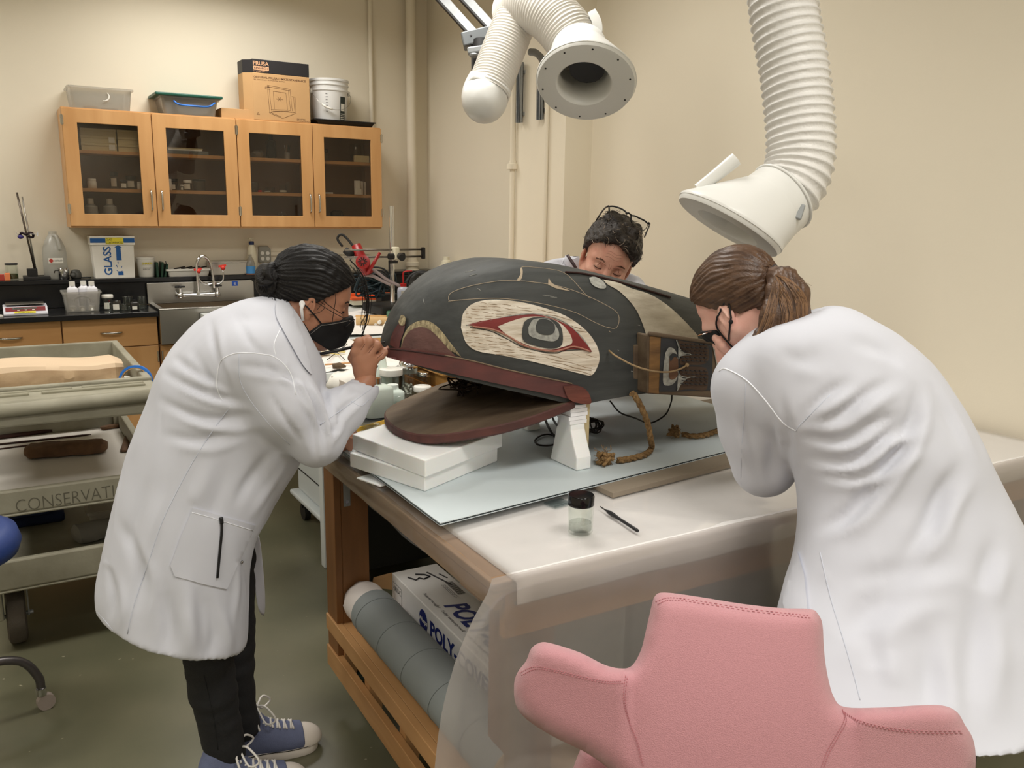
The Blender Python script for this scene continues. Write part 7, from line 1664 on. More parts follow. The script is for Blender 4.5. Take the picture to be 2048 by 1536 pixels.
for k in range(30): a = A(530+rng.uniform(0, 45), 588+rng.uniform(-10, 14), 2.10+rng.uniform(0, .06)); m.tube(catmull([a, a+V(rng.uniform(-.012, .012), -.01, -.022), a+V(rng.uniform(-.02, .03), -.014, -.035-.02*rng.random())], 6), .0008, 4, cap=False)
m.build('loose_nape_hair', HAIRB, hair1)['kind'] = 'stuff'
pr = []
for k in range(230):
    t = rng.uniform(-1, 1); s_ = rng.random()
    a = O1+R1 @ V(.105-.05*s_, t*.075, .075+.05*s_-.02*abs(t)); e = A(568+rng.uniform(-6, 8), 545+rng.uniform(-20, 40), YP+rng.uniform(-.03, .03)); pr.append((a, e))
HAIRB2 = mat('hair_black_sheen', (46, 38, 34), rough=.38)
strands(hv2, hf2, pr[:150], HAIRB, hair1, .0012, 16, .0014); strands(hv2, hf2, pr[150:], HAIRB2, hair1, .0009, 16, .0024)
# claw clip behind the crown, hanging strands
m = MB()
for pts, r in (([(700, 520), (722, 545), (733, 575), (736, 620), (731, 650), (724, 674)], .0017), ([(705, 525), (728, 555), (738, 600), (734, 640), (727, 660)], .0014), ([(700, 530), (728, 570), (733, 640), (722, 672)], .0008), ([(715, 560), (741, 590), (738, 640), (730, 655)], .0008), ([(672, 560), (671, 600), (668, 620), (664, 648)], .0009), ([(640, 588), (650, 604), (668, 618), (684, 628)], .0010), ([(636, 600), (650, 612), (640, 624), (618, 630)], .0007), ([(655, 585), (648, 602), (634, 620)], .0007)):
    m.tube(catmull([PY(x, y, 2.06) for x, y in pts], 20), r, 5)
for k in range(10):
    x0 = 712+rng.uniform(-6, 8); m.tube(catmull([PY(x0, 535, 2.10), PY(x0+14, 565+rng.uniform(-8, 8), 2.08), PY(731+rng.uniform(-6, 8), 610+rng.uniform(-15, 15), 2.07), PY(726+rng.uniform(-8, 6), 655+rng.uniform(-20, 10), 2.06)], 14), .0006, 4)
m.build('loose_strand', HAIRB, hair1, smooth=True)['kind'] = 'stuff'
# eyes, brows, mask, glasses, earbud
EYEW = mat('eye_white', (224, 214, 206), rough=.25); IRISM = mat('iris_dark', (44, 30, 24), rough=.15); LASH = mat('lash_black', (20, 16, 14), rough=.7)
def eyes(R, O, parent, down=.55, col=IRISM, lashm=LASH, browm=None, brow_r=.0022, closed=False):
    for y in (-1, 1):
        c = O+R @ V(.0815, y*.031, .0235)
        if not closed:
            e = MB().ball(c, .0150, R, 18, 12).build('eye', EYEW, parent, smooth=True)
            d = nrm(R @ V(1, 0, -down)); MB().lathe([(.0005, .0150), (.004, .0148), (.0062, .0139), (.0060, .012)], c, frame(d), 16, cap=False).build('iris', col, e, smooth=True)
            up_ = MB(); prof = [(.0163*math.cos(a), .0163*math.sin(a)) for a in np.linspace(-.15, 1.6, 8)]
            up_.ring_loft([[c+R @ (V(.0, 0, 0)+V(x*math.cos(b), x*math.sin(b), z)) for (x, z) in [(p*.999, q_) for p, q_ in prof]] for b in np.linspace(-1.25, 1.25, 14)], cap=False)
            up_.build('eyelid', SKIN1 if parent is head1 else SKIN3, parent, smooth=True)
        P = [c+R @ V(.0168*math.cos(b), .0168*math.sin(b)*1.0, -.0024-.0018*math.cos(b)) for b in np.linspace(-1.15, 1.15, 10)]
        MB().tube(P, .0013, 5).build('eyelash', lashm, parent, smooth=True)
        bb = bvh_of(*( (hv, hf) if parent is head1 else (mv, mf))); mb_ = MB()
        for k in range(34):
            t = k/33; p = O+R @ V(.10, y*(.012+.040*t), .046+.008*math.sin(t*2.4)-.004*t+rng.uniform(-.003, .003)); g = bb.find_nearest(Vector(p.tolist())); q_ = np.array(g[0])+np.array(g[1])*.0006
            mb_.tube([q_, q_+R @ V(-.001, y*.006, .0022*(1-1.6*t))+np.array(g[1])*.001], .0009, 4)
        mb_.build('eyebrow', browm or LASH, parent, smooth=True)['kind'] = 'stuff'
eyes(R1, O1, head1)
fm_ = head_sdf(.0026, infl=.006, ears=False, neck=False)
fm_.cone((.118, 0, .002), (.120, 0, -.055), .012, .014, .02); fm_.cone((.095, 0, -.03), (.10, 0, -.075), .045, .035, .03)
def plane2(s, a, b_, flip=1):
    la, lb = loc1(*a, 2.10), loc1(*b_, 2.10); d = lb-la; n = V(-d[2], 0, d[0])*flip; half(s, n, la)
cc = loc1(670, 672, 2.10)
def keep(s, a, b_):
    la, lb = loc1(*a, 2.07), loc1(*b_, 2.07); d = lb-la; n = V(-d[2], 0, d[0])
    if (cc-la) @ n > 0: n = -n
    half(s, n, la)
keep(fm_, (640, 649), (706, 637)); keep(fm_, (617, 667), (643, 648)); keep(fm_, (618, 676), (664, 707)); keep(fm_, (660, 706), (714, 694)) ; keep(fm_, (617, 660), (619, 684))
v, f = mesh_from(fm_, R1, O1, 2)
msk1 = link_mesh('face_mask', v, f, MASKB, p1, smooth=True, sharp=50); BMK = bvh_of(v, f)
msk1['label'] = 'black fabric face mask'
surface_line(BMK, [(642, 651), (670, 647), (700, 641)], .0008, 'mask_edge', mat('mask_trim', (120, 116, 112), rough=.7), msk1, .0006); surface_line(BMK, [(621, 668), (641, 652)], .0008, 'mask_edge', MATS['mask_trim'], msk1, .0006)
for pts in ([(598, 603), (612, 612), (628, 630), (644, 649)], [(607, 645), (613, 655), (621, 668)]):
    P = [h for h in (hit(BH1, x, y, .003) for x, y in catmull([V(*p) for p in pts], 12)) if h is not None]
    if len(P) > 1: MB().tube(P, .0019, 6).build('ear_loop', MASKB, msk1, smooth=True)
eb = hit(BH1, 606, 608, .004); MB().ball(eb, (.008, .006, .009), n=12, m=8).tube([eb+V(0, -.004, 0), PY(603, 618, eb[1]-.006), PY(606, 641, eb[1]-.004)], [.006, .0042, .0038], 10).build('earbud', mat('earbud_white', (232, 230, 228), rough=.3), p1, smooth=True)
gl1 = thing('x', None, None); bpy.data.objects.remove(gl1)
WIRE = mat('glasses_wire', (70, 62, 58), rough=.3, metal=.8)
g0 = None
for y in (-1, 1):
    c = O1+R1 @ V(.122, y*.033, -.002); Rl = R1 @ roty(.55) @ rotz(y*.12)
    ring = [c+Rl @ V(0, .0245*math.cos(a), .0195*math.sin(a)) for a in np.linspace(0, 2*PI, 33)[:-1]]
    g = MB().tube(ring, .0010, 6, closed=True).build('glasses_rim', WIRE, p1, smooth=True)
    link_mesh('lens', ring, [list(range(32))], glass('lens_glass', (236, 236, 236), .02, .3), g)
    MB().tube(catmull([c+Rl @ V(0, y*.0245, .006), O1+R1 @ V(.06, y*.080, .012), O1+R1 @ V(0, y*.083, .022)], 12), .0010, 6).build('temple', WIRE, g, smooth=True)
MB().tube(catmull([O1+R1 @ V(.124, -.010, .002), O1+R1 @ V(.131, 0, .006), O1+R1 @ V(.124, .010, .002)], 8), .0011, 6).build('glasses_bridge', WIRE, p1, smooth=True)
# tool held at the snout (held, so a thing of its own)
t = thing('fine_brush', 'slim dark handled tool held against the mask snout', 'brush', A(700, 695, 2.04))
MB().tube([PY(640, 708, 2.06), PY(670, 702, 2.055), PY(712, 693, 2.05)], [.0042, .0044, .004], 10).build('handle', BLACKP, t, smooth=True); MB().tube([PY(712, 693, 2.05), PY(758, 685, 2.045)], [.004, .0028], 8).build('grip', mat('wood_handle', (182, 132, 78), rough=.5), t, smooth=True); MB().tube([PY(758, 686, 2.045), PY(770, 684, 2.045), PY(782, 682, 2.045)], [.0028, .0022, .0008], 8).build('tip', DARKM, t, smooth=True)
# ------------------------------------------------------------------ person leaning on the table (brown ponytail)
p2 = thing('person', 'person in a white lab coat with a brown ponytail, leaning an elbow on the table', 'person', PD(1800, 1300, 1.8)*V(1, 1, 0))
D = PD
f2 = nrm(-RIGHT*.62+FWD*.78+V(0, 0, -.42))
R2 = pose(f2, (0, 0, 1)); 
_t = math.radians(-6); R2 = R2 @ rotx(_t)
O2 = D(1450, 630, 1.99)-R2 @ V(-.004, .080, .004)
h2v, h2f = mesh_from(head_sdf(), R2, O2)
head2 = link_mesh('head', h2v, h2f, SKIN2, p2, smooth=True); BH2 = bvh_of(h2v, h2f)
s2, e2, w2 = D(1512, 765, 1.93), D(1527, 945, 1.99), D(1458, 745, 2.10)
b2 = SDF((.6, .3, .0), (2.75, 2.1, 1.6), .0095)
b2.chain([O2+R2 @ V(-.03, 0, -.08), D(1570, 680, 1.96), D(1640, 780, 1.92), D(1730, 900, 1.90), D(1810, 1040, 1.88), D(1840, 1120, 1.84)], [.052, .056, .11, .11, .11, .12], .04)
b2.chain([s2, e2, w2], [.045, .036, .025], .02).chain([D(1700, 740, 2.02), D(1660, 860, 2.15), D(1560, 740, 2.14)], [.045, .036, .026], .02)
for sx in (-1, 1):
    hip = D(1835+sx*70, 1150, 1.84); kn = V(hip[0]+.02*sx, hip[1]-.01, .50); an = V(kn[0], kn[1]-.03, .09)
    b2.chain([hip, kn, an], [.085, .06, .045], .03)
v, f = b2.out(); v = lap(v, f, 2); link_mesh('body', v, f, SKIN2, p2, smooth=True)
lg2 = SDF((1.2, .3, .03), (2.6, 1.5, 1.05), .010)
for sx in (-1, 1):
    hip = D(1835+sx*70, 1150, 1.84); kn = V(hip[0]+.02*sx, hip[1]-.01, .50); an = V(kn[0], kn[1]-.03, .09); lg2.chain([hip, kn, an], [.096, .072, .060], .03)
v, f = lg2.out(); v = lap(v, f, 2); link_mesh('trousers', v, f, mat('dark_trousers', (40, 40, 46), rough=.9), p2, smooth=True)
for sx in (-1, 1):
    hip = D(1835+sx*70, 1150, 1.84); an = V(hip[0]+.02*sx, hip[1]-.04, 0)
    ss = SDF(an-V(.12, .16, .01), an+V(.12, .26, .16), .005); ss.ell(an+V(0, .06, .045), (.048, .13, .05), k=.0); ss.cone(an+V(0, -.01, .05), an+V(0, -.01, .10), .045, .045, .02); half(ss, (0, 0, -1), (0, 0, .002))
    v, f = ss.out(); link_mesh('shoe', v, f, mat('dark_shoe', (36, 34, 34), rough=.6), p2, smooth=True)
# hand with the thin brush by the chin
h2 = SDF(D(1410, 725, 2.08)-.10, D(1490, 630, 2.08)+.10, .0018)
h2.chain([w2, D(1456, 712, 2.08), D(1450, 700, 2.07)], [.024, .026, .024], .012)
finger(h2, [D(1448, 700, 2.07), D(1440, 690, 2.045), D(1432, 676, 2.04), D(1434, 667, 2.05)], .0092)
finger(h2, [D(1451, 702, 2.06), D(1446, 694, 2.035), D(1440, 684, 2.03), D(1441, 674, 2.04)], .0094)
finger(h2, [D(1456, 706, 2.06), D(1452, 700, 2.03), D(1447, 692, 2.025), D(1449, 684, 2.035)], .0088)
finger(h2, [D(1460, 712, 2.06), D(1458, 706, 2.035), D(1454, 700, 2.03)], .0080)
finger(h2, [D(1444, 706, 2.10), D(1434, 690, 2.09), D(1430, 674, 2.075)], .0100)
v, f = h2.out(); v = lap(v, f, 1, .4); link_mesh('hand', v, f, SKIN2, p2, smooth=True)
t = thing('fine_brush', 'thin pointed brush held by the hand near the side fin of the whale mask', 'brush', D(1420, 665, 2.06))
MB().tube([D(1396, 671, 2.03), D(1414, 665.5, 2.04)], [.0006, .0016], 8).build('bristle', mat('bristle_tan', (160, 110, 70), rough=.7), t, smooth=True); MB().tube([D(1404, 669, 2.035), D(1418, 664.5, 2.04)], [.0016, .0019], 8).build('ferrule', CHROME, t, smooth=True); MB().tube([D(1418, 664.5, 2.04), D(1436, 660, 2.05), D(1470, 652, 2.07)], [.0019, .0022, .0018], 8).build('handle', mat('red_brown_handle', (90, 44, 34), rough=.4), t, smooth=True)
# coat
c2 = SDF((.55, .25, .35), (2.85, 2.2, 1.62), .0085)
B2 = [((1535, 655), (1652, 612), 1.93, .085), ((1500, 672), (1692, 617), 1.92, .12), ((1474, 712), (1738, 642), 1.91, .15), ((1474, 778), (1795, 678), 1.90, .165), ((1500, 835), (1852, 728), 1.88, .168), ((1548, 880), (1905, 800), 1.87, .165), ((1582, 925), (1950, 878), 1.85, .16), ((1598, 975), (1992, 962), 1.84, .158),
      ((1604, 1030), (2034, 1046), 1.82, .165), ((1600, 1085), (2072, 1125), 1.80, .178), ((1588, 1140), (2105, 1205), 1.78, .192), ((1570, 1195), (2125, 1275), 1.75, .205), ((1556, 1260), (2130, 1330), 1.72, .214), ((1548, 1320), (2112, 1370), 1.69, .22), ((1545, 1372), (2086, 1396), 1.66, .22)]
FH = nrm(FWD*V(1, 1, 0))
def axis_secs(B): return [(D(a[0], a[1], d), D(b_[0], b_[1], d), h) for a, b_, d, h in B]
rings = sections_loft(axis_secs(B2), tx=lambda u: FWD*(1-min(1, u*1.25))+FH*min(1, u*1.25)); mb = MB().ring_loft(hollow(rings)); c2.mesh(mb.v, mb.f)
c2.chain([D(1560, 720, 1.93), s2+V(0, 0, -.01), (s2+e2)/2+V(0, 0, 0), e2+V(0, 0, .018), D(1495, 850, 2.05), D(1466, 770, 2.09)], [.09, .094, .086, .068, .055, .048], .03)
c2.chain([D(1700, 740, 2.02), D(1660, 860, 2.15), D(1570, 760, 2.14)], [.085, .06, .045], .03)
folds2 = [([(1605, 850), (1680, 830), (1730, 790), (1780, 760)], .014, .010), ([(1600, 870), (1680, 880), (1740, 850), (1800, 830)], .013, .010), ([(1620, 920), (1700, 920), (1770, 870), (1815, 845)], .013, .012), ([(1640, 950), (1720, 950), (1790, 910), (1830, 890)], .013, .010), ([(1680, 1050), (1720, 1010), (1770, 940), (1820, 850), (1835, 780)], .016, .014), ([(1600, 840), (1650, 790), (1700, 760)], .014, .009), ([(1860, 1080), (1880, 1000), (1920, 930)], .018, .010), ([(1800, 1130), (1850, 1050), (1890, 960)], .018, .008), ([(1640, 1060), (1700, 1020), (1740, 960)], .014, .009),
          ([(1700, 1160), (1800, 1140), (1900, 1120)], .025, .008), ([(1680, 1280), (1760, 1200), (1860, 1160)], .03, .011), ([(1950, 1180), (1950, 1280), (1930, 1400)], .03, .010), ([(1850, 1250), (1860, 1350), (1850, 1440)], .03, .010), ([(1740, 1260), (1750, 1340)], .025, .008), ([(1560, 700), (1600, 720), (1640, 700)], .02, .004), ([(1540, 820), (1545, 900), (1535, 960)], .015, .006), ([(1470, 800), (1480, 880), (1500, 950)], .014, -.005), ([(1560, 790), (1575, 860), (1570, 930)], .014, .005), ([(1700, 680), (1760, 700), (1800, 740)], .02, .005), ([(1680, 860), (1740, 830)], .01, .007), ([(1750, 890), (1800, 850)], .01, .008), ([(1990, 1080), (1970, 1140), (1960, 1180)], .02, .008), ([(1860, 640+120), (1900, 840), (1930, 900)], .02, .005)]
coat2, cv2, cf2, BC2 = coat_build('lab_coat', c2, p2, folds2, seed=11, wr=.0035)
seam(BC2, [(1438, 742), (1452, 738), (1492, 760), (1530, 800), (1565, 845), (1592, 862)], coat2, .0016, THREAD, 'sleeve_seam')
seam(BC2, [(1492, 766), (1488, 830), (1482, 920), (1483, 1000)], coat2, .0010)
seam(BC2, [(1592, 862), (1600, 850), (1625, 825), (1660, 790)], coat2, .0011)
seam(BC2, [(1640, 1105), (1650, 1150), (1665, 1210), (1690, 1290), (1710, 1360), (1720, 1400)], coat2, .0011)
patch(BC2, [(1592, 1110), (1600, 1106), (1612, 1150), (1618, 1230), (1580, 1240), (1568, 1200), (1584, 1150)], 9, .006, 'pocket', COAT, coat2, smooth_poly=False, thick=.008)
sheet([catmull([D(1606, 606, 1.95), D(1580, 622, 1.90), D(1548, 640, 1.88), D(1515, 664, 1.89)], 8), catmull([D(1625, 618, 1.93), D(1600, 636, 1.86), D(1562, 658, 1.84), D(1525, 684, 1.86)], 8)], 'collar', COAT, coat2, .004, .0)
# hair
hb = head_sdf(.0034, infl=.011, ears=False, neck=False)
half(hb, (.60, 0, -.80), (.066, 0, .066)); half(hb, (.30, 0, -1), (-.035, 0, -.010)); hb.ell((-.085, 0, .0), (.025, .05, .045), k=.02); half(hb, (1, 0, 0), (.102, 0, 0))
h3v, h3f = mesh_from(hb, R2, O2, 3)
tie = D(1549, 548, 1.955); h3v = comb(h3v, vnormals(h3v, h3f), tie, O2+R2 @ V(.08, .0, .05)-tie, 50, .0012)
hair2 = link_mesh('hair', h3v, h3f, HAIRN, p2, smooth=True)
tie = D(1549, 548, 1.955)
pr = []
for k in range(420):
    ph = rng.uniform(-.2, PI+.3); s_ = rng.uniform(.6, 1)
    a = O2+R2 @ V(.09*math.cos(ph*1.0)*s_*.9+.02, rng.choice([-1, 1])*.085*math.sin(ph)*.5+rng.uniform(0, .05), .02+.15*abs(math.sin(ph)))
    if k % 3: a = O2+R2 @ V(rng.uniform(-.05, .10), .09, rng.uniform(.03, .14))
    pr.append((a, tie+rng.normal(0, .008, 3)))
HAIRL = mat('hair_brown_light', (128, 96, 68), rough=.4); 
strands(h3v, h3f, pr[:210], HAIRN, hair2, .0012, 14, .0012, jit=.003); strands(h3v, h3f, pr[210:], HAIRL, hair2, .0009, 14, .0020, jit=.003)
MB().tube([tie+V(.012*math.cos(a), .008*math.sin(a*2)*.2, .016*math.sin(a)) for a in np.linspace(0, 2*PI, 20)[:-1]], .006, 8, closed=True).ball(tie, (.014, .014, .018), n=10, m=8).build('hair_tie', mat('tie_black', (24, 22, 24), rough=.7), hair2, smooth=True)
pn = SDF(D(1480, 780, 1.92)-.12, D(1620, 520, 1.92)+.14, .0032)
pn.chain([tie, D(1570, 560, 1.90), D(1588, 590, 1.885), D(1590, 630, 1.88), D(1578, 668, 1.88)], [.016, .026, .031, .029, .012], .02)
pn.chain([tie, D(1556, 580, 1.89), D(1543, 630, 1.88), D(1525, 680, 1.885), D(1498, 728, 1.895), D(1482, 752, 1.90)], [.014, .021, .022, .019, .012, .004], .02)
pn.chain([D(1575, 590, 1.885), D(1565, 640, 1.88), D(1545, 690, 1.885)], [.028, .024, .010], .02)
v, f = pn.out(); v = lap(v, f, 2); nn = vnormals(v, f); q_ = v-tie; v = v+nn*(.0010*np.sin((q_ @ RIGHT)*420+(q_ @ DOWN)*60)+.0006*np.sin((q_ @ RIGHT)*900))[:, None]
tail2 = link_mesh('ponytail', v, f, HAIRN, hair2, smooth=True)
bt = bvh_of(v, f); mA, mB_ = MB(), MB()
ctr = [([(1552, 550), (1575, 562), (1600, 595), (1603, 635), (1590, 672)], 1.0), ([(1550, 552), (1562, 580), (1575, 630), (1560, 690)], .9), ([(1550, 552), (1548, 590), (1535, 645), (1505, 712), (1478, 756)], 1)]
for k in range(230):
    pts, w_ = ctr[k % 3]; j = rng.uniform(-12, 12); P = []
    for i, q in enumerate(catmull([V(*p) for p in pts], 14)):
        sp = math.sin(min(1, i/8)*PI/2)*j*(1-.35*max(0, i-9)/5)
        h_ = hit(bt, q[0]+sp, q[1]+rng.uniform(-1, 1), .0013)
        if h_ is None: h_ = (P[-1]+ray(q[0], q[1])*0+V(0, 0, -.012)) if P else None
        if h_ is not None: P.append(h_)
    if len(P) > 4: (mA if k % 2 else mB_).tube(P, [.0012*(1-.5*i/len(P)) for i in range(len(P))], 4, cap=False)
mA.build('tail_strand', HAIRN, tail2, smooth=True)['kind'] = 'stuff'; mB_.build('tail_strand', HAIRL, tail2, smooth=True)['kind'] = 'stuff'
m = MB()
for k in range(40):
    a = D(rng.uniform(1560, 1600), rng.uniform(560, 640), 1.86); m.tube(catmull([a, a+RIGHT*.01-DOWN*.004, a+RIGHT*rng.uniform(.012, .03)+DOWN*rng.uniform(-.01, .02)], 5), .0004, 3, cap=False)
m.build('flyaway_hair', HAIRL, tail2)['kind'] = 'stuff'
# mask loops behind the ear, mask edge
fm2 = head_sdf(.0034, infl=.006, ears=False, neck=False)
half(fm2, (-1, 0, .12), (.048, 0, 0)); half(fm2, (-.35, 0, 1), (.10, 0, .004)); half(fm2, (0, 0, -1), (0, 0, -.105)); half(fm2, (-.5, 0, -1), (.05, 0, -.085))
v, f = mesh_from(fm2, R2, O2, 2); msk2 = link_mesh('face_mask', v, f, MASKB, p2, smooth=True); msk2['label'] = 'black face mask with elastic ear loops'
for pts in ([(1447, 610), (1452, 604), (1458, 612), (1461, 628), (1461, 642), (1460, 660), (1460, 680)], [(1443, 618), (1437, 632), (1434, 645), (1437, 657), (1447, 670), (1462, 688), (1470, 698)]):
    P = [h for h in (hit(BH2, x, y, .004) for x, y in catmull([V(*p) for p in pts], 22)) if h is not None]
    if len(P) > 3: MB().tube(P, .0022, 6).build('ear_loop', MASKB, msk2, smooth=True)
kb = hit(BH2, 1462, 643, .006)
if kb is not None: MB().ball(kb, .0055, n=10, m=7).build('toggle', MASKB, msk2, smooth=True)

# ------------------------------------------------------------------ man behind the mask
p3 = thing('person', 'man in a white lab coat with bowed dark haired head behind the whale mask', 'person', PD(1230, 560, 3.35)*V(1, 1, 0))
th_ = math.radians(33); upi = nrm(RIGHT*.40-DOWN*.92); f3 = nrm(-FWD*math.cos(th_)-upi*math.sin(th_)); f3 = nrm(f3+RIGHT*.0)
u3 = nrm(upi*math.cos(th_)-FWD*math.sin(th_)); R3 = np.array([f3, np.cross(u3, f3), u3]).T
R3 = R3 @ rotz(.12)*1.07
DM = 2.98
O3 = D(1217, 535, DM-.09)-R3 @ V(.088, 0, .030)
hs3 = head_sdf(.003, male=True); mv, mf = mesh_from(hs3, R3, O3)
head3 = link_mesh('head', mv, mf, SKIN3, p3, smooth=True); BH3 = bvh_of(mv, mf)
nb = O3+R3 @ V(-.05, 0, -.17)
b3 = SDF((1.1, 2.35, .0), (3.0, 3.9, 1.62), .012)
shL, shR_ = D(1108, 580, 3.22), D(1275, 612, 3.22)
b3.chain([O3+R3 @ V(-.03, 0, -.08), nb, D(1195, 640, 3.38), D(1190, 760, 3.46), D(1190, 860, 3.5)], [.06, .062, .12, .13, .13], .04)
elL, elR = D(1075, 700, 3.05), D(1330, 720, 3.1); wL, wR = D(1130, 575, 2.93), D(1280, 640, 2.95)
b3.chain([shL, elL, wL], [.05, .04, .028], .02).chain([shR_, elR, wR], [.05, .04, .028], .02)
hp = D(1190, 860, 3.5)
legs3 = []
for sx in (-1, 1):
    hip = hp+RIGHT*V(1, 1, 0)*sx*.10; kn = V(hip[0], hip[1], .50)-FWD*V(1, 1, 0)*.04; an = V(kn[0], kn[1], .09)+FWD*V(1, 1, 0)*.05; legs3.append((hip, kn, an)); b3.chain([hip, kn, an], [.09, .06, .045], .03)
v, f = b3.out(); v = lap(v, f, 2); link_mesh('body', v, f, SKIN3, p3, smooth=True)
l3 = SDF((1.1, 2.35, .03), (3.0, 4.0, 1.1), .012)
for hip, kn, an in legs3: l3.chain([hip, kn, an], [.105, .075, .06], .02)
v, f = l3.out(); link_mesh('trousers', v, f, MATS['dark_trousers'], p3, smooth=True)
for hip, kn, an in legs3:
    a = V(an[0], an[1], 0); fd = -FWD*V(1, 1, 0); fd = nrm(fd); Rf = np.array([fd, np.cross(V(0, 0, 1), fd), V(0, 0, 1)]).T
    ss = SDF(a-V(.2, .2, .01), a+V(.2, .2, .16), .006); ss.ell(a+fd*.06+V(0, 0, .045), (.13, .048, .05), Rf); ss.cone(a+V(0, 0, .05), a+V(0, 0, .10), .045, .045, .02); half(ss, (0, 0, -1), (0, 0, .002))
    v, f = ss.out(); link_mesh('shoe', v, f, MATS['dark_shoe'], p3, smooth=True)
c3 = SDF((1.0, 2.3, .5), (3.1, 4.0, 1.66), .011)
B3 = [((1140, 512), (1262, 548), 3.20, .06), ((1098, 520), (1284, 560), 3.26, .10), ((1070, 540), (1293, 585), 3.32, .13), ((1058, 585), (1298, 635), 3.38, .14), ((1060, 650), (1300, 690), 3.44, .15), ((1080, 740), (1300, 770), 3.49, .15), ((1080, 830), (1300, 850), 3.52, .16), ((1070, 930), (1310, 940), 3.54, .18)]
rings = sections_loft(axis_secs(B3), tx=lambda u: FWD); mb = MB().ring_loft(hollow(rings)); c3.mesh(mb.v, mb.f)
c3.chain([shL, elL, wL+(elL-wL)*.25], [.085, .066, .045], .03).chain([shR_, elR, wR+(elR-wR)*.25], [.085, .066, .045], .03)
coat3, cv3, cf3, BC3 = coat_build('lab_coat', c3, p3, [([(1075, 545), (1110, 530), (1140, 525)], .012, .006)], seed=21, wr=.004)
seam(BC3, [(1128, 516), (1122, 535), (1120, 560)], coat3, .0014, THREAD)
patch(BC3, [(1140, 510), (1155, 512), (1165, 540), (1150, 560), (1138, 540), (1130, 520)], 6, .01, 'collar', COAT, coat3, thick=.012)
# hand and brush
h3 = SDF(wL-.14, wL+.16, .0026)
h3.chain([wL, D(1140, 566, 2.90), D(1146, 560, 2.89)], [.027, .030, .028], .012)
for k in range(4): finger(h3, [D(1146+3*k, 556+4*k, 2.87), D(1154+3*k, 550+4*k, 2.85), D(1161+3*k, 556+4*k, 2.86)], .0098)
finger(h3, [D(1138, 560, 2.88), D(1146, 548, 2.87), D(1154, 546, 2.87)], .0110)
v, f = h3.out(); link_mesh('hand', v, f, SKIN3, p3, smooth=True)
h3 = SDF(wR-.14, wR+.16, .0026)
h3.chain([wR, D(1274, 628, 2.92), D(1270, 622, 2.9)], [.027, .030, .028], .012)
for k in range(4): finger(h3, [D(1264-3*k, 618+3*k, 2.88), D(1256-3*k, 616+3*k, 2.86), D(1251-3*k, 622+3*k, 2.87)], .0098)
finger(h3, [D(1272, 620, 2.88), D(1264, 610, 2.87), D(1257, 608, 2.87)], .0110)
v, f = h3.out(); link_mesh('hand', v, f, SKIN3, p3, smooth=True)
t = thing('dark_brush', 'dark brush handle standing up beside the bowed head', 'brush', D(1145, 525, 2.88)); MB().tube([D(1134.5, 510, 2.88), D(1146, 527, 2.88), D(1158, 547, 2.88)], [.0050, .0056, .0046], 10).build('handle', mat('plum_handle', (62, 44, 46), rough=.4), t, smooth=True)
# face details
eyes(R3, O3, head3, closed=True, lashm=mat('lash_brown', (60, 34, 28), rough=.7), browm=mat('brow_brown', (92, 62, 48), rough=.9))
lidm = SKIN3
for y in (-1, 1):
    c = O3+R3 @ V(.0815, y*.031, .0235)
    MB().ball(c, (.0150, .0160, .0150), R3, 18, 12).build('closed_eyelid', SKIN3, head3, smooth=True)
for y in (-1, 1):
    P = []
    for k in range(8):
        p = O3+R3 @ V(.11, y*(.014+.034*k/7), .040-.010*(k/7)**2); g = BH3.find_nearest(Vector(p.tolist())); P.append(np.array(g[0]))
    MB().tube(P, .0007, 4).build('lid_crease', mat('crease_red', (134, 76, 62), rough=.8), head3, smooth=True)
for k in range(3):
    P = []
    for j in range(9):
        p = O3+R3 @ V(.12, (-.035+.07*j/8), .072+.011*k+.003*math.sin(j)); g = BH3.find_nearest(Vector(p.tolist())); P.append(np.array(g[0]))
    MB().tube(P, .0004, 4).build('forehead_line', MATS['crease_red'], head3, smooth=True)
for y in (-.004, .004):
    P = [np.array(BH3.find_nearest(Vector((O3+R3 @ V(.12, y, z)).tolist()))[0]) for z in (.036, .044, .052)]
    MB().tube(P, .0006, 4).build('frown_line', MATS['crease_red'], head3, smooth=True)
m = MB()
for k in range(700):
    y = rng.uniform(-1, 1); z = rng.uniform(-.10, -.005); p = O3+R3 @ V(rng.uniform(-.0, .09), y*.075, z)
    g = BH3.find_nearest(Vector(p.tolist())); q_ = np.array(g[0]); lq = R3.T @ (q_-O3)
    if lq[2] > -.02 and abs(lq[1]) < .055: continue
    n_ = np.array(g[1]); m.tube([q_, q_+n_*.0012+R3 @ V(0, 0, -.0012)], .00035, 3, cap=False)
m.build('stubble', mat('stubble_grey', (84, 74, 70), rough=.9), head3)['kind'] = 'stuff'
hm = head_sdf(.0034, infl=.017, ears=False, neck=False, male=True)
half(hm, (.72, 0, -.69), (.062, 0, .088)); half(hm, (.25, 0, -1), (-.01, 0, .012))
for (x, y, z, r) in ((.075, .045, .115, .022), (.085, .020, .128, .020), (.07, .060, .10, .020), (.06, -.02, .145, .026), (.03, .03, .155, .03), (.0, -.04, .15, .028), (.055, .068, .085, .016), (.07, -.045, .118, .016)): hm.ell((x, y, z), r, k=.02)
v, f = hm.out(); v = lap(v, f, 1); v = v+vnormals(v, f)*(nz(v, (38, 38, 38), 3)*.004+nz(v, (85, 85, 85), 8)*.003)[:, None]; v = place(v, R3, O3)
hair3 = link_mesh('hair', v, f, HAIRM, p3, smooth=True); bh = bvh_of(v, f); mA, mB_ = MB(), MB()
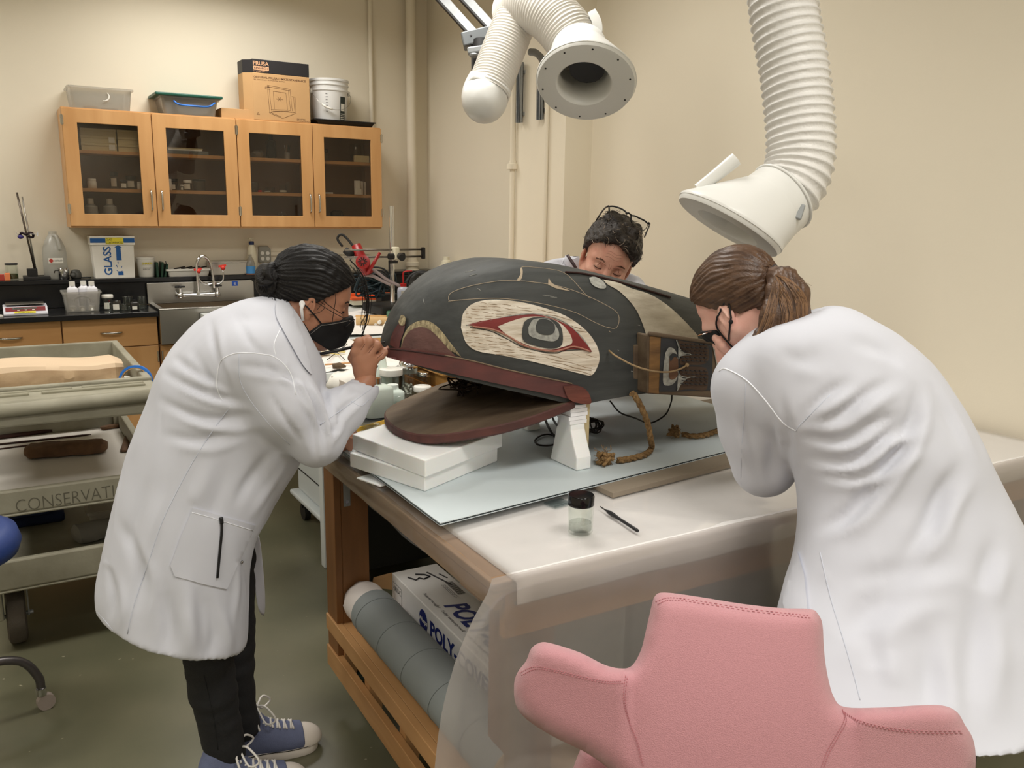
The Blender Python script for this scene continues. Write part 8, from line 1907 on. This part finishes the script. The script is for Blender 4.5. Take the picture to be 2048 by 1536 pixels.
for k in range(520):
    p = O3+R3 @ V(rng.uniform(-.09, .11), rng.uniform(-.085, .09), rng.uniform(.06, .19)); g = bh.find_nearest(Vector(p.tolist())); q_ = np.array(g[0]); n_ = np.array(g[1]); tg = nrm(R3 @ V(.7, .5*math.sin(k), -.2)-n_*(n_ @ (R3 @ V(.7, .5*math.sin(k), -.2)))); sd = np.cross(n_, tg); P = [q_]; c_ = rng.uniform(-1, 1)
    for i in range(6):
        a = i*.35*c_; P.append(P[-1]+(tg*math.cos(a)+sd*math.sin(a))*.005+n_*(.0018-.0007*i))
    (mA if k % 5 else mB_).tube(P, [.0009, .0011, .0011, .0010, .0008, .0006, .0003], 4, cap=False)
mA.build('hair_lock', HAIRM, hair3, smooth=True)['kind'] = 'stuff'; mB_.build('grey_hair_lock', mat('hair_grey', (150, 134, 116), rough=.45), hair3, smooth=True)['kind'] = 'stuff'
# glasses on the hair
g3 = thing('glasses', 'black framed glasses pushed up on the bowed man\'s hair', 'glasses', D(1256, 430, 2.86))
GD = 2.84; GF = mat('glasses_black', (18, 18, 20), rough=.2)
gl_ = [(1218, 413), (1218.5, 422), (1220, 431), (1229, 439.5), (1240, 442), (1249, 436), (1254, 428), (1247, 420), (1236, 415), (1226, 412.5)]
gr_ = [(1262, 431), (1262, 440), (1266, 450), (1275, 459), (1284, 461), (1291, 458), (1295, 449), (1290, 442), (1278, 436), (1270, 432)]
for nm_, pts, dd in (('l', gl_, 0), ('r', gr_, .01)):
    P = catmull([D(x, y, GD+dd) for x, y in pts]+[D(*pts[0], GD+dd)], 40)[:-1]; cc_ = sum(P)/len(P)
    rr_2 = [.0028 if p[2] > cc_[2] else .0013 for p in P]
    fr_ = MB().tube(P, rr_2, 6, closed=True).build('rim', GF, g3, smooth=True)
    link_mesh('lens', P, [list(range(len(P)))], MATS['lens_glass'], fr_)
MB().tube(catmull([D(1252, 427, GD), D(1257, 426, GD-.01), D(1263, 431, GD+.01)], 6), .0030, 8).build('bridge', GF, g3, smooth=True)
MB().tube(catmull([D(1217, 412, GD), D(1208, 418, GD+.06), D(1198, 432, GD+.13), D(1190, 446, GD+.16)], 12), .0030, 6).build('temple', GF, g3, smooth=True)
MB().tube(catmull([D(1297, 446, GD+.01), D(1299, 450, GD+.03), D(1294, 462, GD+.10), D(1289, 474, GD+.16)], 12), [.004]*4+[.003]*9, 6).build('temple', GF, g3, smooth=True)
# ================================================================== pink chair
PINK = mat('pink_wool', (188, 134, 140), rough=.9, bump=.35, bscale=700, sheen=.25, var=.06, vscale=400)
STI = mat('pink_stitch', (176, 112, 118), rough=.9)
ch = thing('pink_chair', 'pink upholstered chair with a winged backrest seen from behind', 'chair', PD(1490, 1500, 1.08)*V(1, 1, 0))
DC = 1.10
def C(x, y, d=0.0): return PD(x, y, DC+d)
BKP = [(1303, 1212), (1310, 1192), (1330, 1185), (1400, 1194), (1480, 1207), (1560, 1216), (1620, 1218), (1636, 1228), (1645, 1250), (1648, 1300), (1655, 1350), (1668, 1395), (1690, 1414), (1760, 1415), (1850, 1410), (1890, 1412), (1915, 1425), (1930, 1450), (1945, 1475), (1951, 1505), (1950, 1545), (1940, 1590), (1890, 1625), (1800, 1640), (1700, 1640), (1640, 1660),
       (1600, 1740), (1560, 1800), (1440, 1800), (1360, 1740), (1310, 1650), (1240, 1560), (1180, 1510), (1110, 1475), (1055, 1440), (1032, 1410), (1028, 1370), (1035, 1345), (1052, 1322), (1062, 1298), (1078, 1286), (1100, 1286), (1160, 1305), (1210, 1330), (1245, 1337), (1265, 1330), (1282, 1300), (1292, 1260)]
from mathutils.geometry import delaunay_2d_cdt as cdt
def cushion(poly, step, depth, name, m_, parent, curve, thick=.04, rnd=26, smoothn=4):
    Q = catmull([V(*p) for p in poly]+[V(*poly[0])], len(poly)*4)[:-1]; Q = [tuple(q) for q in Q]; Qa = np.array(Q)
    x0, y0 = Qa.min(0); x1, y1 = Qa.max(0)
    inner = [(x, y) for x in np.arange(x0+step/2, x1, step) for y in np.arange(y0+step/2, y1, step) if inpoly((x, y), Q) and np.min(np.hypot(Qa[:, 0]-x, Qa[:, 1]-y)) > step*.45]
    vv, _, ff, *_r = cdt([Vector(q) for q in Q]+[Vector(q) for q in inner], [], [list(range(len(Q)))], 1, 1e-5)
    vv = np.array([v[:] for v in vv]); a = Qa; b_ = np.roll(Qa, -1, 0); ab = b_-a
    dist = np.empty(len(vv))
    for i, p in enumerate(vv):
        t = np.clip(((p-a)*ab).sum(1)/np.maximum((ab*ab).sum(1), 1e-9), 0, 1); dist[i] = np.min(np.linalg.norm(p-a-ab*t[:, None], axis=1))
    def prof(d): d = min(d, rnd)/rnd; return math.sqrt(max(0, 1-(1-d)**2))
    F = []; V3 = []
    n = len(vv)
    for s in (-1, 1):
        for i, p in enumerate(vv): V3.append(PD(p[0], p[1], depth+curve(p[0], p[1])+s*thick*prof(dist[i])))
    for f in ff: F.append(list(f)[::-1]); F.append([k+n for k in f])
    cnt = set()
    for f in ff:
        for i in range(len(f)): cnt.add((f[i], f[(i+1) % len(f)]))
    for e in list(cnt):
        if (e[1], e[0]) not in cnt: F.append([e[0], e[1], e[1]+n, e[0]+n])
    o = link_mesh(name, V3, F, m_, parent, smooth=True)
    bm = bmesh.new(); bm.from_mesh(o.data); bmesh.ops.remove_doubles(bm, verts=bm.verts, dist=.0004); bmesh.ops.recalc_face_normals(bm, faces=bm.faces); bm.to_mesh(o.data); bm.free()
    o.data.polygons.foreach_set('use_smooth', [True]*len(o.data.polygons))
    w = np.array(V3); return o, bvh_of(w, F)
def ccurve(x, y): 
    u = (x-1480)/460; v_ = (y-1210)/400
    return .10*u*u+.05*(1-v_)**2*(abs(u) < .5)-.015*max(0, v_)+.0*u+ -.05*max(0, (u-.0))*0
bk, BCH = cushion(BKP, 14, DC, 'backrest', PINK, ch, ccurve, .038, 34)
for pts in ([(1040, 1346), (1070, 1334), (1110, 1340), (1160, 1352), (1210, 1362), (1244, 1362)], [(1250, 1352), (1246, 1400), (1256, 1440), (1272, 1480), (1284, 1530)], [(1312, 1204), (1340, 1196), (1400, 1203), (1480, 1216), (1560, 1226), (1620, 1232)], [(1686, 1424), (1720, 1442), (1780, 1456), (1850, 1462), (1925, 1462)], [(1685, 1420), (1688, 1440), (1672, 1470), (1655, 1500), (1642, 1535)]):
    for off in (0, 4.5):
        P = onto(BCH, [(x+off*.8, y+off) for x, y in pts], .0006, 16)
        m = MB()
        for i in range(0, len(P)-1, 2): m.tube([P[i], P[i+1]], .0006, 4)
        m.build('stitching', STI, bk)['kind'] = 'stuff'
so, BSE = cushion([(1145, 1540), (1158, 1505), (1176, 1475), (1200, 1490), (1260, 1540), (1320, 1590), (1480, 1600), (1660, 1600), (1780, 1560), (1790, 1620), (1700, 1720), (1480, 1780), (1260, 1740), (1160, 1640)], 18, DC+.17, 'seat', PINK, ch, lambda x, y: .0, .05, 40)
cb = PD(1480, 1700, DC+.10); cb0 = V(cb[0], cb[1], 0)
MB().cyl(cb0+V(0, 0, .10), cb0+V(0, 0, .52), .028, 16).cyl(cb0+V(0, 0, .5), cb0+V(0, 0, .60), .05, 16).build('gas_column', BLACKP, ch, smooth=True, sharp=40)
MB().bar(cb0+V(0, 0, .56), C(1480, 1700, .02), .07, .02).build('back_strut', BLACKP, ch, bevel=.004)
for k in range(5):
    a = k*2*PI/5+.3; d = V(math.cos(a), math.sin(a), 0)
    MB().tube([cb0+V(0, 0, .115), cb0+d*.18+V(0, 0, .10), cb0+d*.31+V(0, 0, .08)], [.028, .022, .016], 10).build('base_arm', BLACKP, ch, smooth=True)
    c = cb0+d*.31; pr_ = np.cross(d, V(0, 0, 1)); MB().cyl(c+V(0, 0, .03)-pr_*.022, c+V(0, 0, .03)+pr_*.022, .0295, 16).build('caster_wheel', RUBBER, ch, smooth=True, sharp=40)

# ================================================================== fume extraction arms
HOODW = mat('hood_white', (226, 226, 222), rough=.35)
HOSEW = mat('hose_white', (228, 226, 222), rough=.4, bump=.5, bscale=90)
def hose(path, r, pitch, name, parent, amp=.007, n=28, crinkle=.0022, m_=None):
    P = catmull(path, 900); acc = [0]
    for i in range(1, len(P)): acc.append(acc[-1]+np.linalg.norm(P[i]-P[i-1]))
    L = acc[-1]; N = int(L/pitch*8); Q = []; j = 0
    for i in range(N+1):
        s = L*i/N
        while j < len(acc)-2 and acc[j+1] < s: j += 1
        t = (s-acc[j])/max(1e-9, acc[j+1]-acc[j]); Q.append(P[j]*(1-t)+P[j+1]*t)
    m = MB(); rings = []; x = frame(Q[1]-Q[0])[:, 0]
    for i in range(N+1):
        tg = nrm(Q[min(i+3, N)]-Q[max(i-3, 0)]); x = nrm(x-tg*x.dot(tg)); y = np.cross(tg, x); ph = (i/8) % 1.0
        prof = 1-abs(math.sin(PI*ph))**.8; ring = []
        for k in range(n):
            a = 2*PI*k/n; rr = r-amp+amp*prof+crinkle*noise.noise(Vector((math.cos(a)*4, math.sin(a)*4, i*.35)))*(1-prof)
            ring.append(Q[i]+x*rr*math.cos(a)+y*rr*math.sin(a))
        rings.append(ring)
    m.ring_loft(rings, cap=False); return m.build(name, m_ or HOSEW, parent, smooth=True)
# near arm, over the leaning person
ha = thing('fume_arm', 'white ribbed fume extraction hose with its hood tilted down over the ponytail', 'fume extractor', PD(1560, -250, 2.25))
d2 = 2.22
hose([PD(1545, -420, d2), PD(1553, -200, d2), PD(1565, 0, d2), PD(1588, 140, d2), PD(1600, 250, d2), PD(1600, 320, d2-.0), PD(1585, 368, d2-.0), PD(1556, 405, d2-.0)], .0900, .0225, 'hose', ha)
ax = nrm(PD(1455, 465, d2-.08)-PD(1572, 385, d2)); e0 = PD(1565, 392, d2)
uu = nrm(np.cross(ax, FWD)); vv_ = np.cross(ax, uu)
def hood(parent, o, axis, up, r0, r1, L, disc, m_=HOODW, off=.0):
    """neck ring, flared cowl, rounded disc rim with an opening"""
    R = frame(axis, up); W = lambda x, y, z: R @ V(x, y, z)+o
    prof = [(r0, 0), (r0*1.06, .004), (r0*1.06, L*.30), (r0*1.10, L*.42), (r0*1.3, L*.62), (r1*.86, L*.86), (r1*.985, L*.96), (r1, L), (r1*1.012, L+.012), (r1*.985, L+.022), (r1*.90, L+.026), (disc*1.12, L+.024), (disc, L+.012), (disc*.94, L-.03), (disc*.9, L*.4), (r0*.9, 0)]
    n = 56; rings = []
    for r, z in prof:
        t = min(1, max(0, (z-L*.35)/(L*.65))); ring = []
        for k in range(n):
            a = 2*PI*k/n; ring.append(W(r*math.cos(a)+off*t*(1 if r > r0*1.05 else .5), r*math.sin(a)*(1-.03*t), z))
        rings.append(ring)
    m = MB(); m.ring_loft(rings, cap=False); return m.build('cowl', m_, parent, smooth=True, sharp=45), W
# near hood: the rim runs along the slope seen edge on
rimc = PD(1458, 450, d2-.02); rdir = nrm(PD(1560, 505, d2-.06)-PD(1350, 388, d2-.02))
axn = nrm(np.cross(rdir, FWD)); axn = axn if axn[2] < 0 else -axn; axn = nrm(axn+FWD*.10)
neckc = PD(1566, 392, d2)
def oblique_hood(parent, nc, nax, nr, rc, rax, rr, hole, rup, n=56, hole_off=0.0, flat=.0):
    """a cowl lofted from a round neck to a larger tilted disc"""
    Rn = frame(nax, rup); Rr = frame(rax, rup); rings = []
    def ring(c, R, r): return [c+R @ V(r*math.cos(2*PI*k/n), r*math.sin(2*PI*k/n), 0) for k in range(n)]
    A0 = ring(nc, Rn, nr*1.02); A1 = ring(nc+Rn[:, 2]*.05, Rn, nr*1.05); B0 = ring(rc-Rr[:, 2]*.012, Rr, rr); 
    rings += [ring(nc-Rn[:, 2]*.006, Rn, nr*.96), A0, A1]
    for i in range(1, 10):
        t = i/10; s = t*t*(3-2*t); e = t**1.6
        rings.append([a*(1-e)+b*e+Rn[:, 2]*.03*math.sin(PI*t)*.0 for a, b in zip(A1, B0)])
    rings += [B0, ring(rc-Rr[:, 2]*.009, Rr, rr*1.008), ring(rc-Rr[:, 2]*.004, Rr, rr*1.008), ring(rc-Rr[:, 2]*.003, Rr, rr*.994), ring(rc, Rr, rr*.994), ring(rc+Rr[:, 2]*.008, Rr, rr*.97), ring(rc+Rr[:, 2]*.009, Rr, rr*.93)]
    hc = rc+Rr[:, 0]*hole_off
    rings += [ring(hc+Rr[:, 2]*.009, Rr, hole*1.06), ring(hc+Rr[:, 2]*.004, Rr, hole), ring(hc-Rr[:, 2]*.04, Rr, hole*.93), ring(nc+Rn[:, 2]*.05, Rn, nr*.9), ring(nc, Rn, nr*.88)]
    m = MB(); m.ring_loft(rings, cap=False); return m.build('cowl', HOODW, parent, smooth=True, sharp=42), Rr
cw, Rr = oblique_hood(ha, neckc, nrm(PD(1470, 470, d2-.03)-neckc), .094, rimc, axn, .150, .082, rdir, hole_off=.0)
MB().tube(catmull([PD(1395, 378, d2-.03), PD(1430, 352, d2-.04), PD(1472, 318, d2-.05)], 10), [.014, .0145, .015, .0155, .016, .0165, .017, .0175, .018, .0185, .018], 12).build('grab_handle', HOODW, ha, smooth=True, sharp=50)
MB().tube([neckc+frame(nrm(PD(1470, 470, d2-.03)-neckc)) @ V(.097*math.cos(a), .097*math.sin(a), .004) for a in np.linspace(0, 2*PI, 41)[:-1]], .004, 6, closed=True).build('clamp_band', HOODW, ha, smooth=True)
Bx('latch', GALV, -.016, .016, -.006, .006, -.02, .02, ha, R=np.array([RIGHT, FWD, -DOWN]).T @ roty(.3), o=PD(1594, 422, d2-.085), bevel=.003)
# far arm, folded
hb_ = thing('fume_arm', 'white fume extraction arm folded in an elbow with a round hood facing the room', 'fume extractor', PD(1050, -200, 3.3))
d3 = 3.15
HOSEW2 = mat('hose_fine_white', (226, 222, 214), rough=.5, bump=.3, bscale=60)
hose([PD(1092, -190, d3+.15), PD(1075, -90, d3+.12), PD(1052, -10, d3+.1), PD(1022, 62, d3+.08), PD(995, 132, d3+.05), PD(975, 186, d3+.02)], .083, .0125, 'lower_hose', hb_, .004, 26, .001, HOSEW2)
MB().tube(catmull([PD(982, 165, d3+.03), PD(970, 193, d3+.03), PD(972, 206, d3-.02), PD(985, 214, d3-.06)], 10), [.086, .088, .089, .089, .088, .086, .082, .074, .06, .04, .01], 26).build('elbow_joint', HOODW, hb_, smooth=True)
hose([PD(1030, 30, d3+.15), PD(1052, 10, d3+.06), PD(1090, 22, d3-.02), PD(1125, 55, d3-.06), PD(1148, 88, d3-.08), PD(1160, 112, d3-.1)], .098, .0125, 'upper_hose', hb_, .004, 26, .001, HOSEW2)
hc_ = PD(1172, 165, d3-.24); hax = nrm(-FWD*.44+DOWN*.88-RIGHT*.10)
cw2, Rr2 = oblique_hood(hb_, PD(1158, 100, d3-.10), nrm(hc_-PD(1158, 100, d3-.10)), .100, hc_, hax, .172, .092, nrm(RIGHT+DOWN*-.1), hole_off=-.006)
MB().tube(catmull([PD(1190, 98, d3-.12), PD(1196, 55, d3-.13), PD(1184, 25, d3-.12)], 10), [.026, .026, .026, .025, .025, .024, .024, .023, .023, .022, .02], 4).build('grab_handle', HOODW, hb_, smooth=True, sharp=30)
for k in range(10):
    a = k*2*PI/10+.2; p = hc_+Rr2 @ V(.152*math.cos(a), .152*math.sin(a), .0085); MB().lathe([(.0035, 0), (.0035, .0015), (.0005, .0016)], p, Rr2, 8).build('screw', DARKM, cw2)
MB().lathe([(.06, 0), (.062, .002), (.0005, .0025)], hc_+Rr2 @ V(0, 0, -.065), Rr2, 24).build('inner_grille', mat('dark_grey_inner', (54, 54, 56), rough=.6), cw2)
patch_b = None
# supporting arm bars, joint and bracket
bar = thing('arm_linkage', 'grey steel parallel linkage and black pivot carrying the folded fume arm', 'bracket', PD(960, 60, 3.6))
for (a, b_) in (((868, -20), (950, 72)), ((915, -20), (985, 58))):
    MB().bar(PD(*a, 3.6), PD(*b_, 3.5), .042, .022, FWD).build('link_bar', GALV, bar, bevel=.002)
    MB().bar(PD(a[0]-6, a[1]+6, 3.58), PD(b_[0]-6, b_[1]+4, 3.48), .008, .026, FWD).build('bar_slot', RUBBER, bar)
MB().bar(PD(925, 84, 3.5), PD(1000, 66, 3.5), .06, .06, FWD).build('cross_plate', mat('plate_grey', (112, 116, 118), rough=.4, metal=.6), bar, bevel=.006)
m = MB().cyl(PD(962, 85, 3.5), PD(963, 150, 3.48), .042, 18); m.build('pivot_column', RUBBER, bar, smooth=True, sharp=40)
MB().bar(PD(935, 103, 3.42), PD(985, 96, 3.42), .028, .028, FWD).cyl(PD(948, 108, 3.40), PD(948, 114, 3.40), .02, 12).build('clamp', GALV, bar, bevel=.006)
MB().tube(catmull([PD(1060, 104, 3.3), PD(1072, 106, 3.28), PD(1084, 118, 3.26), PD(1090, 134, 3.25)], 12), .014, 8).build('spring_cable', GALV, bar, smooth=True)
MB().prism([(-.02, .03), (.02, .03), (.022, -.005), (0, -.05), (-.018, -.01)], -.012, .012, R=np.array([RIGHT, -DOWN, -FWD]).T, o=PD(1090, 142, 3.22)).build('red_knob', REDP, bar, bevel=.006)
